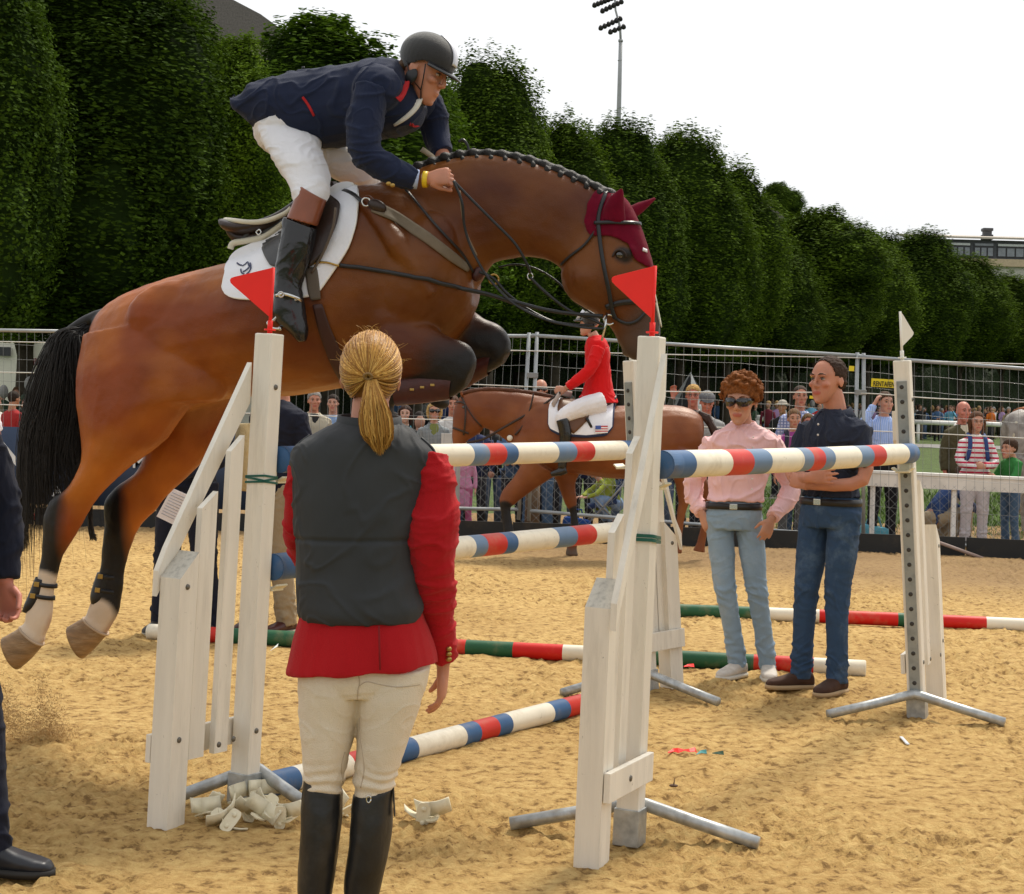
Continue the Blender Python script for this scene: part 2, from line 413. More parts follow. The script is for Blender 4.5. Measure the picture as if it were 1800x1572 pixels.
SA, MA, HA = standard('leftmost white jump standard, red flag on top and a pile of cups at its foot',
    (428, 1408), (474, 587), (282, 1452), ((308, 1402), (530, 1408)), 0.96, 1.60, ((0.66, 0.085), (0.36, 0.075)), 1, vs=-1, tape=1.20, cups=(1.27, 0.86))
SB, MB_, HB = standard('nearest white jump standard right of the woman in red, with red flag and green tape',
    (1106, 1474), (1146, 592), (1034, 1520), ((897, 1448), (1333, 1483)), 0.94, 1.66, ((0.70, 0.085), (0.36, 0.075)), 1, vs=1, tape=None, cups=(1.30,))
SC, MC_, HC = standard('white jump standard standing behind the one nearest on the right, half hidden by it',
    (1138, 1212), (1112, 634), (1187, 1206), ((988, 1218), (1262, 1234)), 0.90, 1.55, ((0.62, 0.085), (0.3, 0.07)), 0, vs=-1, trackz=(0.15, 1.67), cups=(1.275, 0.83))
SD, MD, HD = standard('white jump standard farthest right with a white pennant and its slotted steel track facing us',
    (1613, 1257), (1586, 634), (1648, 1228), ((1455, 1256), (1766, 1270)), 0.93, 1.5, ((0.55, 0.08),), 1, vs=1, trackz=(0.12, 1.70), cups=(1.31,))
# tape patch on the near right standard
b = MB(); L = lambda u, v, z: MB_ @ V((u, v, z))
for k in range(2):
    rg = []
    for zz in (1.04+k*0.014, 1.052+k*0.014):
        rg.append([L(-.0485, -.0515, zz), L(.0485, -.0515, zz+.01), L(.0485, .0515, zz+.012), L(-.0485, .0515, zz)])
    b.ring_loft(rg, caps=False)
b.build('green_tape', greent, SB)

def pennant(label, M, H, m, side, tilt=0.0):
    top = M @ V((0, 0, H)); root = empty('pennant_flag', top, label, 'flag')
    R3 = M.to_3x3(); up = (R3 @ V((0, 0, 1))); rt = V((1, 0, 0)); up = (up + rt*tilt).normalized()
    b = MB(); b.tube([top-up*0.02, top+up*0.25], 0.0065, 8); b.tube([top+up*0.012, top+up*0.018], 0.022, 12); b.tube([top, top+up*0.05], 0.010, 8); b.build('staff', m, root)
    s = side; b = MB(); pts = []
    if s < 0: loc = [(0, .06), (-.135, .175), (-.145, .185), (-.148, .195), (-.145, .203), (-.135, .208), (0, .25)]
    else: loc = [(0, .07), (.055, .125), (.062, .135), (.064, .145), (.058, .155), (.012, .235), (0, .25)]
    for x, z in loc: pts.append(top + V((x*1.04, x*0.28, 0)) + up*z)
    b.prism(pts, V((0.0012, -0.0035, 0))); b.build('pennant', m, root); return root
pennant('red triangular plastic flag on the left standard, in front of the saddle pad', MA, HA, redp, -1)
pennant('red triangular plastic flag on the right standard, in front of the horse\'s muzzle', MB_, HB, redp, -1)
pennant('white triangular plastic flag on the far right standard', MD, HD, whp, 1)
tpc = MC_ @ V((0, 0, HC))
b = MB(); b.tube([tpc, tpc+V((0, 0, .02))], .02, 10); b.tube([tpc, tpc+V((-.005, 0, .07))], .008, 8)
o = b.build('pennant_stub', whp); tag(o, 'short white flag stub on top of the standard behind the near right one', 'flag')

def pole_mat(nm, c): return mat('pole_'+nm, c, 0.5, spec=0.25, var=0.10, vs=5.0, bump=0.15, bs=30, bd=0.002, dirt=(0.30, 0.22, 0.12), dirtamt=0.45, ds=5.0, chips=13)
PM = {'w': pole_mat('white', (0.78, 0.72, 0.58)), 'b': pole_mat('blue', (0.045, 0.115, 0.25)), 'r': pole_mat('red', (0.55, 0.030, 0.018)),
      'g': pole_mat('green', (0.02, 0.10, 0.045)), 'l': pole_mat('faded_blue', (0.13, 0.21, 0.33)), 'R': pole_mat('bright_red', (0.58, 0.012, 0.008))}
def pole(label, a, c, bands, r=0.05, group='striped jump poles resting in the cups'):
    """bands: [(letter, px where it ends)], from a to c"""
    d = (c-a); n = d.normalized(); ks = list(dict.fromkeys(k for k, _ in bands)); ts = [0.0]
    for k, px in bands:
        lo, hi = 0.0, 1.0
        for _ in range(30):
            m = (lo+hi)/2
            if proj(a+d*m)[0] < px: lo = m
            else: hi = m
        ts.append(lo)
    ts[-1] = 1.0
    b = MB(); s = (V((0, 0, 1))-n*n.z).normalized(); t2 = n.cross(s)
    wob = [random.uniform(-.006, .006) for _ in range(4)]
    def ring(t, rr):
        cc = a + d*t + s*(math.sin(t*math.pi)*wob[0]) + t2*(math.sin(t*math.pi*2)*wob[1])
        return [cc + s*math.cos(2*math.pi*j/28)*rr + t2*math.sin(2*math.pi*j/28)*rr for j in range(28)]
    for i, (k, _) in enumerate(bands):
        mi = ks.index(k); t0, t1 = ts[i], ts[i+1]; st = max(2, int((t1-t0)*20))
        rg = [ring(t0+(t1-t0)*q/st, r) for q in range(st+1)]
        b.ring_loft(rg, caps=False, mi=mi)
    for t, k, sg in ((0, bands[0][0], -1), (1, bands[-1][0], 1)):
        rg = [ring(t, r), ring(t, r)]
        b.ring_loft([ring(t, r), [p + n*sg*0.006 for p in ring(t, r*0.9)], [p + n*sg*0.0065 for p in ring(t, r*0.02)]], caps=True, mi=ks.index(k))
    bmesh.ops.remove_doubles(b.bm, verts=b.bm.verts, dist=1e-5)
    o = b.build('jump_pole', [PM[k] for k in ks]); tag(o, label, 'pole', group); return o
dA, dB, dC, dD = MA.translation.y, MB_.translation.y, MC_.translation.y, MD.translation.y
pole('top pole running behind the shoulders of the woman in the grey vest', P(492, 808, dA+.03), P(1108, 791, dC-.07),
     [('b', 545), ('w', 610), ('r', 640), ('b', 660), ('w', 705), ('b', 722), ('r', 750), ('w', 818), ('l', 845), ('r', 875), ('b', 895), ('w', 966), ('l', 998), ('r', 1030), ('w', 1090), ('b', 1200)], 0.051)
pole('lower pole resting behind the woman\'s back, dirty white with blue and red bands', P(480, 997, dA+.03), P(1108, 932, dC-.07),
     [('b', 540), ('w', 610), ('r', 640), ('b', 660), ('w', 705), ('b', 722), ('r', 750), ('w', 821), ('l', 842), ('r', 876), ('b', 895), ('w', 967), ('l', 1000), ('r', 1034), ('w', 1088), ('b', 1200)], 0.051)
pole('top pole passing in front of the woman in pink and the man in navy', P(1163, 817, dB+.05), P(1600, 797, dD-.06),
     [('b', 1203), ('w', 1268), ('r', 1306), ('l', 1338), ('w', 1395), ('l', 1412), ('r', 1433), ('l', 1450), ('w', 1497), ('l', 1519), ('r', 1541), ('w', 1582), ('b', 1700)], 0.051)
gp = lambda px, py, r=.05: G(px, py) + V((0, 0, r*0.75))
grp = 'poles lying on the sand'
pole('blue, white and red pole lying on the sand behind the woman\'s boots', gp(456, 1402), gp(1078, 1236),
     [('b', 514), ('w', 607), ('r', 628), ('b', 655), ('w', 690), ('b', 720), ('w', 806), ('b', 832), ('r', 865), ('b', 888), ('w', 962), ('b', 990), ('r', 1022), ('w', 1300)], 0.05, grp)
pole('red, green and white pole lying on the sand behind the pink woman\'s shoes', gp(262, 1121), gp(1520, 1187),
     [('w', 342), ('r', 410), ('g', 560), ('w', 640), ('g', 730), ('r', 820), ('g', 903), ('R', 990), ('w', 1077), ('r', 1150), ('g', 1325), ('R', 1430), ('w', 1800)], 0.05, grp)
pole('red, green and white pole lying farther back behind the bystanders\' knees', gp(1120, 1080), gp(1960, 1116),
     [('R', 1195), ('g', 1325), ('w', 1440), ('R', 1578), ('g', 1598), ('w', 1655), ('R', 1733), ('w', 1850), ('g', 2200)], 0.05, grp)
pole('green and red pole lying under the horse\'s tail at the foot of the navy banner', gp(-60, 914), gp(84, 915), [('w', 10), ('g', 48), ('R', 300)], 0.05, grp)

# pile of plastic cups on the sand
def cup(px, py, rz, tilt, roll, s=1.0, label=''):
    c = G(px, py) + V((0, 0, 0.03)); M = Matrix.Translation(c) @ Matrix.Rotation(rz, 4, 'Z') @ Matrix.Rotation(tilt, 4, 'X') @ Matrix.Rotation(roll, 4, 'Y')
    root = empty('pole_cup', None, label, 'jump cup', 'cream plastic pole cups dropped on the sand', M=M)
    L = lambda x, y, z: M @ V((x*s, y*s, z*s)); R3 = M.to_3x3()
    b = MB(); pts = []
    for k in range(16):
        a = 2*math.pi*k/16; cx, cz = math.cos(a), math.sin(a)
        pts.append(L(math.copysign(abs(cx)**.5, cx)*.028, 0, math.copysign(abs(cz)**.5, cz)*.055))
    b.prism(pts, R3 @ V((0, -.007*s, 0))); 
    for z in (.028, -.03): b.tube([L(0, -.003, z), L(0, -.014, z)], [.012*s, .009*s], 10)
    b.build('back_plate', plast, root)
    b = MB()
    for k in (-1, 1):
        rg = []
        for (x, z) in ((.0, -.015), (.03, -.012), (.055, .0), (.078, .018)):
            rg.append([L(k*x, .004, z), L(k*x, .07, z), L(k*x, .07, z-.007), L(k*x, .004, z-.007)])
        b.ring_loft(rg)
        b.prism([L(k*.03, .006, -.018), L(k*.03, .012, -.018), L(0, .012, -.05), L(0, .006, -.05)], R3 @ V((k*.002, 0, .004)))
    b.build('cradle', plast, root)
rs = random.Random(11)
cups = [(360, 1444, 0.6, 1.2, .2, 'far left of the heap'), (378, 1428, 2.2, .4, .5, 'standing up at the back left of the heap'), (392, 1452, 3.3, .9, .8, 'with its wings spread, left in the heap'),
        (405, 1458, 0.1, -.5, .6, 'yellowed and tilted, at the front of the heap'), (420, 1420, 1.2, 1.3, 0., 'lying behind the yellowed one'), (436, 1440, 4.0, .7, -.4, 'half under the yellowed one'),
        (448, 1424, 2.9, 0.3, .2, 'by the foot of the standard, at the top of the heap'), (462, 1412, .3, 1.4, .3, 'leaning at the back right of the heap'), (455, 1450, 5.0, 1., 1., 'with an open cradle, front right of the heap'),
        (472, 1430, 3.6, .5, -.7, 'on its side, right in the heap'), (492, 1452, 0.05, .05, .05, 'upright in front of the woman\'s left boot'), (512, 1450, 1.9, 1.2, .6, 'touching the woman\'s left boot'),
        (609, 1438, .8, .6, 1.1, 'lying between the woman\'s boots'), (743, 1448, .1, .1, .1, 'upright on the sand right of the boots'), (762, 1446, 2.5, 1.2, .4, 'lying beside the upright one right of the boots')]
for i, (x, y, a, t, r_, wh) in enumerate(cups): cup(x, y, a, t, r_, rs.uniform(.74, .9), 'cream plastic cup '+wh)
# litter
def litter(label, cat, pts, r, m, name):
    b = MB(); b.tube(pts, r, 6, flat=3.0); tag(b.build(name, m), label, cat)
g3 = lambda x, y, z=.012: G(x, y)+V((0, 0, z))
def ribbon(label, name, pts, wd, m, cat):
    b = MB(); prev = None
    for i, p in enumerate(pts):
        q = [p+V((0, wd*(1.1 if i % 3 else .5), .004+.014*((i*7) % 3)/2)), p-V((0, wd*(.6+.5*((i*5) % 4)/3), -.004))]; q = [b.bm.verts.new(x) for x in q]
        if prev: b.bm.faces.new((prev[0], q[0], q[1], prev[1]))
        prev = q
    o = b.build(name, m); s = o.modifiers.new('t', 'SOLIDIFY'); s.thickness = 0.002; tag(o, label, cat)
ribbon('torn red plastic ribbon lying on the sand', 'ribbon_scrap', [g3(1174, 1330), g3(1184, 1327), g3(1192, 1329), g3(1202, 1325), g3(1212, 1328), g3(1222, 1327), g3(1226, 1331)], .016, redp, 'litter')
ribbon('scrap of teal string beside the red ribbon', 'string_scrap', [g3(1224, 1333), g3(1232, 1330), g3(1242, 1331)], .012, mat('teal_scrap', (.05, .25, .25)), 'litter')
ribbon('dark green string on the sand right of the red ribbon', 'string_scrap', [g3(1252, 1331), g3(1262, 1332), g3(1272, 1333)], .01, mat('green_scrap', (.02, .06, .03)), 'litter')
litter('white plastic straw on the sand by the far right standard', 'straw', [g3(1584, 1300, .012), g3(1596, 1314, .014)], .003, mat('straw_white', (.7, .75, .8), .3), 'straw')
ribbon('small shiny white scrap on the sand left of the red jacket', 'paper_scrap', [g3(475, 1149), g3(482, 1144), g3(488, 1141)], .02, mat('paper_white', (.75, .8, .8), .4), 'litter')
ribbon('red scrap on the sand by the feet of the white wing', 'ribbon_scrap', [g3(1202, 1177), g3(1210, 1176), g3(1220, 1177)], .02, redp, 'litter')
b = MB(); p = G(1184, 1383); b.tube([p, p+V((.004, 0, .035))], [.004, .001], 5); b.ell(p+V((0, 0, .004)), .018, .012, .006); tag(b.build('twig', mat('dead_leaf', (.08, .04, .02))), 'small dark twig and leaf stuck in the sand', 'twig')
# ================================================================ the jumping horse
HP0 = P(640, 500, 7.32); HH = V((0.958, -0.286, 0)).normalized(); HN = V((-HH.y, HH.x, 0)); HN = -HN if HN.y > 0 else HN   # heading, side towards the viewer
def H(px, py, off=0.0):
    r = ray(px, py); o = V((0, 0, EYE)); t = (off - HN.dot(o-HP0))/HN.dot(r); return o + r*t
def hloft(b, st, k=5, n=22, e=2.15, nvec=None):
    """stations: (px,py of one edge, px,py of the other edge, half width, lateral offset)"""
    rg = []
    for (ax, ay, bx, by, w_, o_) in crom(st, k):
        A, B_ = H(ax, ay, o_), H(bx, by, o_); rg.append(sell((A+B_)/2, (A-B_)/2, (nvec or HN)*w_, n, e))
    b.ring_loft(rg); return b
def horse_body():
    b = MB()
    hloft(b, [(172, 556, 160, 640, .07, 0), (205, 528, 182, 720, .17, 0), (262, 502, 250, 735, .235, 0), (330, 480, 322, 722, .265, 0), (400, 464, 408, 700, .285, 0), (465, 446, 478, 697, .315, 0),
              (530, 404, 545, 692, .325, 0), (588, 356, 604, 680, .31, 0), (640, 326, 665, 662, .28, 0), (700, 328, 722, 640, .255, 0), (752, 338, 775, 615, .225, 0), (795, 372, 815, 575, .18, 0), (826, 420, 834, 540, .11, 0)])
    # neck
    hloft(b, [(610, 345, 745, 600, .12, 0), (690, 312, 800, 560, .135, 0), (750, 292, 838, 505, .125, 0), (800, 277, 862, 468, .112, 0), (855, 272, 890, 457, .102, 0), (910, 279, 925, 452, .096, 0),
              (965, 294, 955, 456, .090, 0), (1015, 314, 980, 468, .086, 0), (1062, 338, 1000, 490, .080, 0), (1092, 356, 1025, 500, .07, 0)], e=2.3)
    # head
    hloft(b, [(1070, 338, 1010, 440, .070, .0), (1098, 352, 988, 478, .088, .0), (1120, 392, 990, 505, .100, .0), (1134, 430, 1003, 526, .104, .0), (1143, 466, 1024, 541, .096, .0), (1150, 505, 1048, 553, .078, .0),
              (1156, 545, 1068, 570, .062, .0), (1160, 578, 1080, 588, .056, .0), (1158, 604, 1088, 606, .056, 0), (1148, 622, 1100, 624, .048, 0), (1132, 632, 1114, 634, .03, 0)], e=2.35)
    # cheek, brow and nostril
    b.ell(H(1042, 488, .055), .085, .05, .075); b.ell(H(1098, 446, .07), .05, .035, .035); b.ell(H(1098, 446, -.07), .05, .035, .035)
    b.ell(H(1138, 598, .035), .035, .028, .04); b.ell(H(1138, 598, -.035), .035, .028, .04); b.ell(H(1104, 618, 0), .03, .035, .025)
    # shoulder and hind-quarter muscle
    b.ell(H(735, 480, .13), .17, .13, .27, Matrix.Rotation(.35, 3, 'Y')); b.ell(H(735, 480, -.13), .17, .13, .27, Matrix.Rotation(.35, 3, 'Y'))
    b.ell(H(700, 560, .14), .17, .10, .13); b.ell(H(792, 505, .06), .10, .10, .14); b.ell(H(792, 505, -.06), .10, .10, .14)
    b.ell(H(325, 560, .145), .26, .095, .17); b.ell(H(325, 560, -.145), .26, .095, .17); b.ell(H(700, 600, .10), .14, .12, .10)
    b.tube([H(640, 350, .20), H(700, 430, .24), H(760, 520, .20)], [.03, .05, .03], 12); b.tube([H(100, 900, .13), H(86, 960, .13), H(70, 1040, .13)], [.024, .020, .016], 10)
    # near hind leg
    W_ = .16
    hloft(b, [(150, 590, 330, 560, .12, .12), (139, 650, 395, 630, .145, .14), (138, 690, 392, 700, .145, .15), (143, 745, 335, 712, .135, W_), (148, 790, 285, 776, .115, W_), (142, 825, 236, 812, .088, W_), (122, 856, 195, 850, .065, W_),
              (92, 878, 166, 882, .050, W_), (80, 905, 148, 915, .046, W_), (77, 940, 132, 942, .043, W_), (74, 975, 110, 978, .034, W_), (68, 1010, 100, 1015, .030, W_), (60, 1045, 93, 1052, .030, W_), (48, 1072, 90, 1082, .036, W_), (44, 1094, 84, 1104, .033, W_), (40, 1112, 72, 1128, .034, W_)], n=18)
    hloft(b, [(40, 1096, 78, 1124, .038, W_), (32, 1108, 68, 1140, .040, W_)], n=18)
    # far hind leg
    O = -.17
    hloft(b, [(220, 600, 400, 620, .10, -.12), (240, 700, 432, 690, .12, -.15), (262, 760, 412, 716, .115, O), (256, 800, 376, 786, .095, O), (240, 830, 334, 832, .075, O), (205, 856, 296, 868, .058, O),
              (184, 885, 274, 896, .050, O), (184, 920, 245, 926, .044, O), (180, 960, 228, 964, .036, O), (176, 1000, 219, 1002, .031, O), (166, 1040, 213, 1050, .031, O), (158, 1066, 208, 1078, .036, O), (148, 1090, 194, 1104, .033, O), (140, 1104, 180, 1122, .034, O)], n=18)
    hloft(b, [(152, 1082, 192, 1106, .038, O), (144, 1090, 182, 1120, .040, O)], n=18)
    # near fore leg, folded
    W2 = .15
    hloft(b, [(640, 590, 700, 660, .08, .10), (683, 548, 690, 655, .10, W2), (740, 562, 715, 668, .085, W2), (788, 592, 758, 672, .062, W2), (822, 606, 790, 682, .054, W2), (836, 630, 800, 688, .050, W2), (832, 652, 812, 684, .042, W2)], n=18)
    hloft(b, [(836, 640, 818, 682, .045, W2), (800, 650, 790, 700, .036, W2), (760, 655, 754, 704, .033, W2), (718, 662, 716, 708, .036, W2), (690, 668, 694, 712, .04, W2), (672, 676, 684, 716, .036, W2), (658, 690, 676, 728, .034, W2)], n=18)
    hloft(b, [(668, 676, 690, 700, .038, W2), (650, 700, 692, 728, .050, W2), (648, 728, 688, 744, .055, W2)], n=16)
    # far fore leg
    O2 = -.15
    hloft(b, [(760, 520, 740, 620, .08, -.10), (815, 535, 790, 625, .085, O2), (850, 558, 824, 634, .062, O2), (880, 574, 852, 632, .054, O2), (895, 596, 864, 638, .050, O2), (895, 620, 872, 644, .042, O2)], n=18)
    hloft(b, [(896, 602, 884, 640, .045, O2), (868, 618, 858, 655, .036, O2), (836, 634, 830, 672, .033, O2), (800, 652, 798, 690, .037, O2), (775, 664, 778, 702, .038, O2)], n=18)
    hloft(b, [(778, 662, 786, 690, .038, O2), (758, 684, 790, 712, .05, O2), (752, 704, 780, 722, .052, O2)], n=16)
    # dock of the tail
    hloft(b, [(205, 535, 190, 575, .04, 0), (165, 548, 160, 578, .038, 0), (130, 566, 128, 592, .032, 0), (100, 592, 112, 610, .02, 0)], n=14)
    coat, coat2, blk, sock, hoof = (.125, .028, .005), (.235, .078, .012), (.010, .008, .007), (.62, .50, .38), (.30, .17, .07)
    g = lambda x, y, o: H(x, y, o)
    def col(co):
        c = paint(co, coat, [])
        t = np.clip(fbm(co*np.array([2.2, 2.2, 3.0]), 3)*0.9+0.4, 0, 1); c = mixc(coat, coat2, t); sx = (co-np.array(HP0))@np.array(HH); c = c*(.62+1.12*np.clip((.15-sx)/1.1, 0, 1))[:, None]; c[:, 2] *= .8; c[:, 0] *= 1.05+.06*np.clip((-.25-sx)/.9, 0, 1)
        st = []
        S = lambda a, b_, r, k, s: st.append((g(*a), g(*b_), r, k, s))
        # belly is lighter, muzzle and eye rim dark
        S((330, 715, 0), (560, 692, 0), .10, (.40, .17, .05), .12)
        S((1150, 585, 0), (1122, 628, 0), .11, (.045, .028, .020), .09); S((1148, 520, 0), (1120, 600, .0), .055, (.10, .045, .02), .05)
        for o_ in (.1, -.1): S((1094, 447, o_), (1100, 449, o_), .034, (.018, .012, .010), .02)
        S((1120, 628, 0), (1146, 560, .0), .012, (.5, .35, .28), .02)
        # legs: black points
        S((100, 880, .16), (86, 1000, .16), .075, blk, .05); S((98, 890, .16), (140, 845, .16), .035, blk, .04)
        S((205, 880, -.17), (196, 1060, -.17), .085, blk, .05); S((215, 862, -.17), (248, 820, -.17), .04, blk, .04)
        S((840, 640, .15), (780, 640, .15), .10, blk, .09); S((835, 660, .15), (650, 730, .15), .095, blk, .02)
        S((895, 610, -.15), (840, 600, -.15), .10, blk, .08); S((895, 620, -.15), (760, 710, -.15), .095, blk, .02)
        S((176, 566, 0), (100, 604, 0), .085, blk, .03)
        # white hind socks and pale hooves
        S((80, 1030, .16), (50, 1124, .16), .075, sock, .02); S((182, 1076, -.17), (158, 1112, -.17), .068, sock, .02)
        c2 = c
        for (p0, p1, r, colr, soft) in st:
            p0 = np.array(p0); p1 = np.array(p1); d = p1-p0; tt = np.clip(((co-p0)@d)/max(d@d, 1e-9), 0, 1)
            dist = np.linalg.norm(co-(p0+tt[:, None]*d), axis=1); c2 = mixc_rows(c2, colr, np.clip((r-dist)/soft+0.5, 0, 1))
        return c2
    def disp(co): return 0.004*fbm(co*6, 2) + 0.0012*fbm(co*28, 2)
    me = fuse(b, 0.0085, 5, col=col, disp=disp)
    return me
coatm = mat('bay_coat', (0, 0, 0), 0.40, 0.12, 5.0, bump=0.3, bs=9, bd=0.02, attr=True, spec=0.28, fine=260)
hme = horse_body()
HB = bvh(hme); hme_w = hme.copy()
hroot = empty('horse', V((HP0.x, HP0.y, 0.45)), 'bay horse with a plaited mane and maroon ear bonnet jumping over the poles', 'horse')
link('body', hme, coatm, hroot)

def cast(px, py, lift=0.004):
    r = ray(px, py).normalized(); o = V((0, 0, EYE)); h = HB.ray_cast(o, r)
    if h[0] is None:
        q = H(px, py, 0.12); return q, HN.copy()
    n = h[1]; n = n if n.dot(r) < 0 else -n
    return h[0] + n*lift, n
def resamp(pts, n):
    pts = [V((p[0], p[1], 0)) for p in pts]; d = [0]
    for i in range(1, len(pts)): d.append(d[-1]+(pts[i]-pts[i-1]).length)
    out = []
    for k in range(n):
        t = d[-1]*k/(n-1); i = max(j for j in range(len(d)) if d[j] <= t+1e-9); i = min(i, len(pts)-2)
        q = pts[i].lerp(pts[i+1], (t-d[i])/max(d[i+1]-d[i], 1e-9)); out.append((q.x, q.y))
    return out
def drape(name, A, B_, m, parent, nu=30, nv=14, lift=0.008, thick=0.006, smooth=2, edge=None):
    a, b_ = resamp(A, nu), resamp(B_, nu); g = []
    for i in range(nu):
        row = []
        for j in range(nv):
            t = j/(nv-1); row.append(cast(a[i][0]*(1-t)+b_[i][0]*t, a[i][1]*(1-t)+b_[i][1]*t, lift)[0])
        g.append(row)
    for _ in range(smooth):
        h = [r[:] for r in g]
        for i in range(nu):
            for j in range(nv):
                nb = [h[x][y] for x, y in ((i-1, j), (i+1, j), (i, j-1), (i, j+1)) if 0 <= x < nu and 0 <= y < nv]
                g[i][j] = h[i][j]*0.5 + sum(nb, V())/len(nb)*0.5
    b = MB(); vs = [[b.bm.verts.new(p) for p in r] for r in g]
    for i in range(nu-1):
        for j in range(nv-1):
            f = b.bm.faces.new((vs[i][j], vs[i+1][j], vs[i+1][j+1], vs[i][j+1])); f.smooth = True
            if edge and (i < edge or i >= nu-1-edge or j >= nv-1-edge): f.material_index = 1
    o = b.build(name, m, parent); s = o.modifiers.new('t', 'SOLIDIFY'); s.thickness = thick; s.offset = 0
    return o
def hstrap(b, pts, wd, lift=0.006, k=5, th=0.004, mi=0):
    """flat strap lying on the horse along photo points"""
    q = crom(pts, k); P3 = [cast(x, y, lift) for x, y in q]
    for _ in range(2):
        P3 = [(P3[i][0] if i in (0, len(P3)-1) else (P3[i-1][0]+P3[i][0]*2+P3[i+1][0])/4, P3[i][1]) for i in range(len(P3))]
    rg = []
    for i, (p, n) in enumerate(P3):
        t = (P3[min(i+1, len(P3)-1)][0]-P3[max(i-1, 0)][0]).normalized(); s = t.cross(n).normalized()
        rg.append([p+s*wd/2+n*th/2, p-s*wd/2+n*th/2, p-s*wd/2-n*th/2, p+s*wd/2-n*th/2])
    b.ring_loft(rg); return b

hoofm = mat('hoof_horn', (.25, .15, .07), .5, .3, 10, bump=.4, bs=50, stretch=(1, 1, 5), dirt=(.40, .30, .18), dirtamt=.7, ds=9); solem = mat('hoof_sole', (.05, .045, .04), .8, .3, 20)
for o_, st in ((.16, [(37, 1102, 74, 1134, .042), (30, 1107, 68, 1142, .047), (18, 1114, 52, 1160, .053), (7, 1120, 32, 1177, .058)]), (-.17, [(148, 1086, 188, 1116, .042), (140, 1090, 180, 1124, .047), (130, 1096, 164, 1142, .053), (121, 1101, 146, 1158, .058)])):
    b = MB(); rg = []
    for (ax, ay, bx, by, w_) in crom(st, 3): A, B_ = H(ax, ay, o_), H(bx, by, o_); rg.append(sell((A+B_)/2, (A-B_)/2, HN*w_, 24, 2.2))
    b.ring_loft(rg); c = (rg[-1][0]+rg[-1][12])/2
    for f in b.bm.faces:
        if all(any((v.co-p).length < 1e-5 for p in rg[-1]+[sum(rg[-1], V())/24]) for v in f.verts): f.material_index = 1; f.smooth = False
    b.build('hoof', [hoofm, solem], hroot)
    b = MB(); b.tube([p for p in rg[0]]+[rg[0][0]], .006, 6, caps=False); b.build('coronet', mat('coronet_hair', (.45, .34, .24), .8), hroot)
# mane plaited into a row of small knots
mane = mat('mane_hair', (.012, .010, .009), 0.55, 0.3, 40, bump=0.6, bs=90, stretch=(1, 1, 4))
b = MB()
crest = crom([(690, 312), (745, 292), (795, 277), (850, 272), (905, 278), (960, 293), (1010, 313), (1050, 332), (1072, 342)], 12)
b.tube([H(x, y-1, 0) for x, y in crest], [.020]*len(crest), 10); 
q = resamp(crest, 17)
for i, (x, y) in enumerate(q[1:]):
    c = H(x, y-2, .012); b.ell(c, .030+.003*math.sin(i*3), .024, .022, Matrix.Rotation(0.4+.2*math.sin(i*5), 3, 'Y'), 12, 8)
    b.ell(H(x+4, y+7, .04), .013, .012, .019, None, 10, 6)
me = fuse(b, .006, 2); link('mane', me, mane, hroot)
# tail: many separate locks
def tail():
    rs = random.Random(4); b = MB()
    ends = []
    for i in range(1900):
        u = rs.random(); o = rs.gauss(0, .055)
        ex = 30 + 150*u + rs.uniform(-6, 6)
        ey = {0: 930, 1: 880, 2: 850, 3: 840, 4: 800}[min(4, int(u*5))] + rs.gauss(0, 45)
        if 0.05 < u < 0.12: ey = 960 + rs.uniform(-10, 10)
        sx, sy = 178 - 22*rs.random() , 556 + 25*rs.random()
        m1 = (150-58*(1-u)+rs.uniform(-8, 8), 600+28*(1-u)-26*(1-u)+rs.uniform(-10, 6)); m1 = (max(86, m1[0]), m1[1])
        m2 = (48+118*u**.8+rs.uniform(-8, 8), 700+rs.uniform(-15, 15)); m3 = (34+128*u+rs.uniform(-8, 8), 790+rs.uniform(-15, 15))
        m0 = (136+18*u, 578+14*u+rs.uniform(-6, 6)) 
        pts = crom([(sx, sy), m0, m1, m2, m3, (ex, ey)], 4)
        n = len(pts); oo = [o*min(1, k/(n*.5)) for k in range(n)]
        P3 = [H(x, y, oo[k]) for k, (x, y) in enumerate(pts)]
        r0 = rs.uniform(.0018, .0036); b.tube(P3, [r0*(1-.85*(k/(n-1))**2.0) for k in range(n)], 4, flat=.6)
    for i in range(60):   # a stray lock passing below the hocks
        o = rs.uniform(-.04, .04); pts = crom([(150, 800), (158+rs.uniform(-4, 4), 880), (160+rs.uniform(-5, 5), 930), (165+rs.uniform(-8, 8), 948+rs.uniform(-8, 4))], 4); n = len(pts)
        b.tube([H(x, y, o-.05) for x, y in pts], [.0045*(1-.8*k/(n-1)) for k in range(n)], 4)
    o = b.build('tail', mane, hroot)
tail()
# eye
eyem = mat('horse_eye', (.012, .007, .005), 0.08, 0.0, 1, spec=0.8, coat=0.6)
for o_, nm in ((.100, 1), (-.100, -1)):
    c = cast(1088, 449, -.012)[0] if nm > 0 else H(1088, 449, -.098); b = MB(); b.ell(c, .020, .018, .018, None, 16, 12); b.build('eye', eyem, hroot)
    if nm > 0:
        b = MB(); pts = [cast(x, y, .004)[0] for x, y in crom([(1077, 452), (1082, 443), (1090, 440), (1098, 444), (1101, 452)], 3)]; b.tube(pts, .0045, 6); b.build('eyelid', mat('eyelid', (.03, .015, .01), .5), hroot)
b = MB(); c, n_ = cast(1146, 598, -.004); b.ell(c, .012, .012, .020, Matrix.Rotation(.5, 3, 'Y')); b.build('nostril', mat('nostril_dark', (.008, .005, .004), .8), hroot)

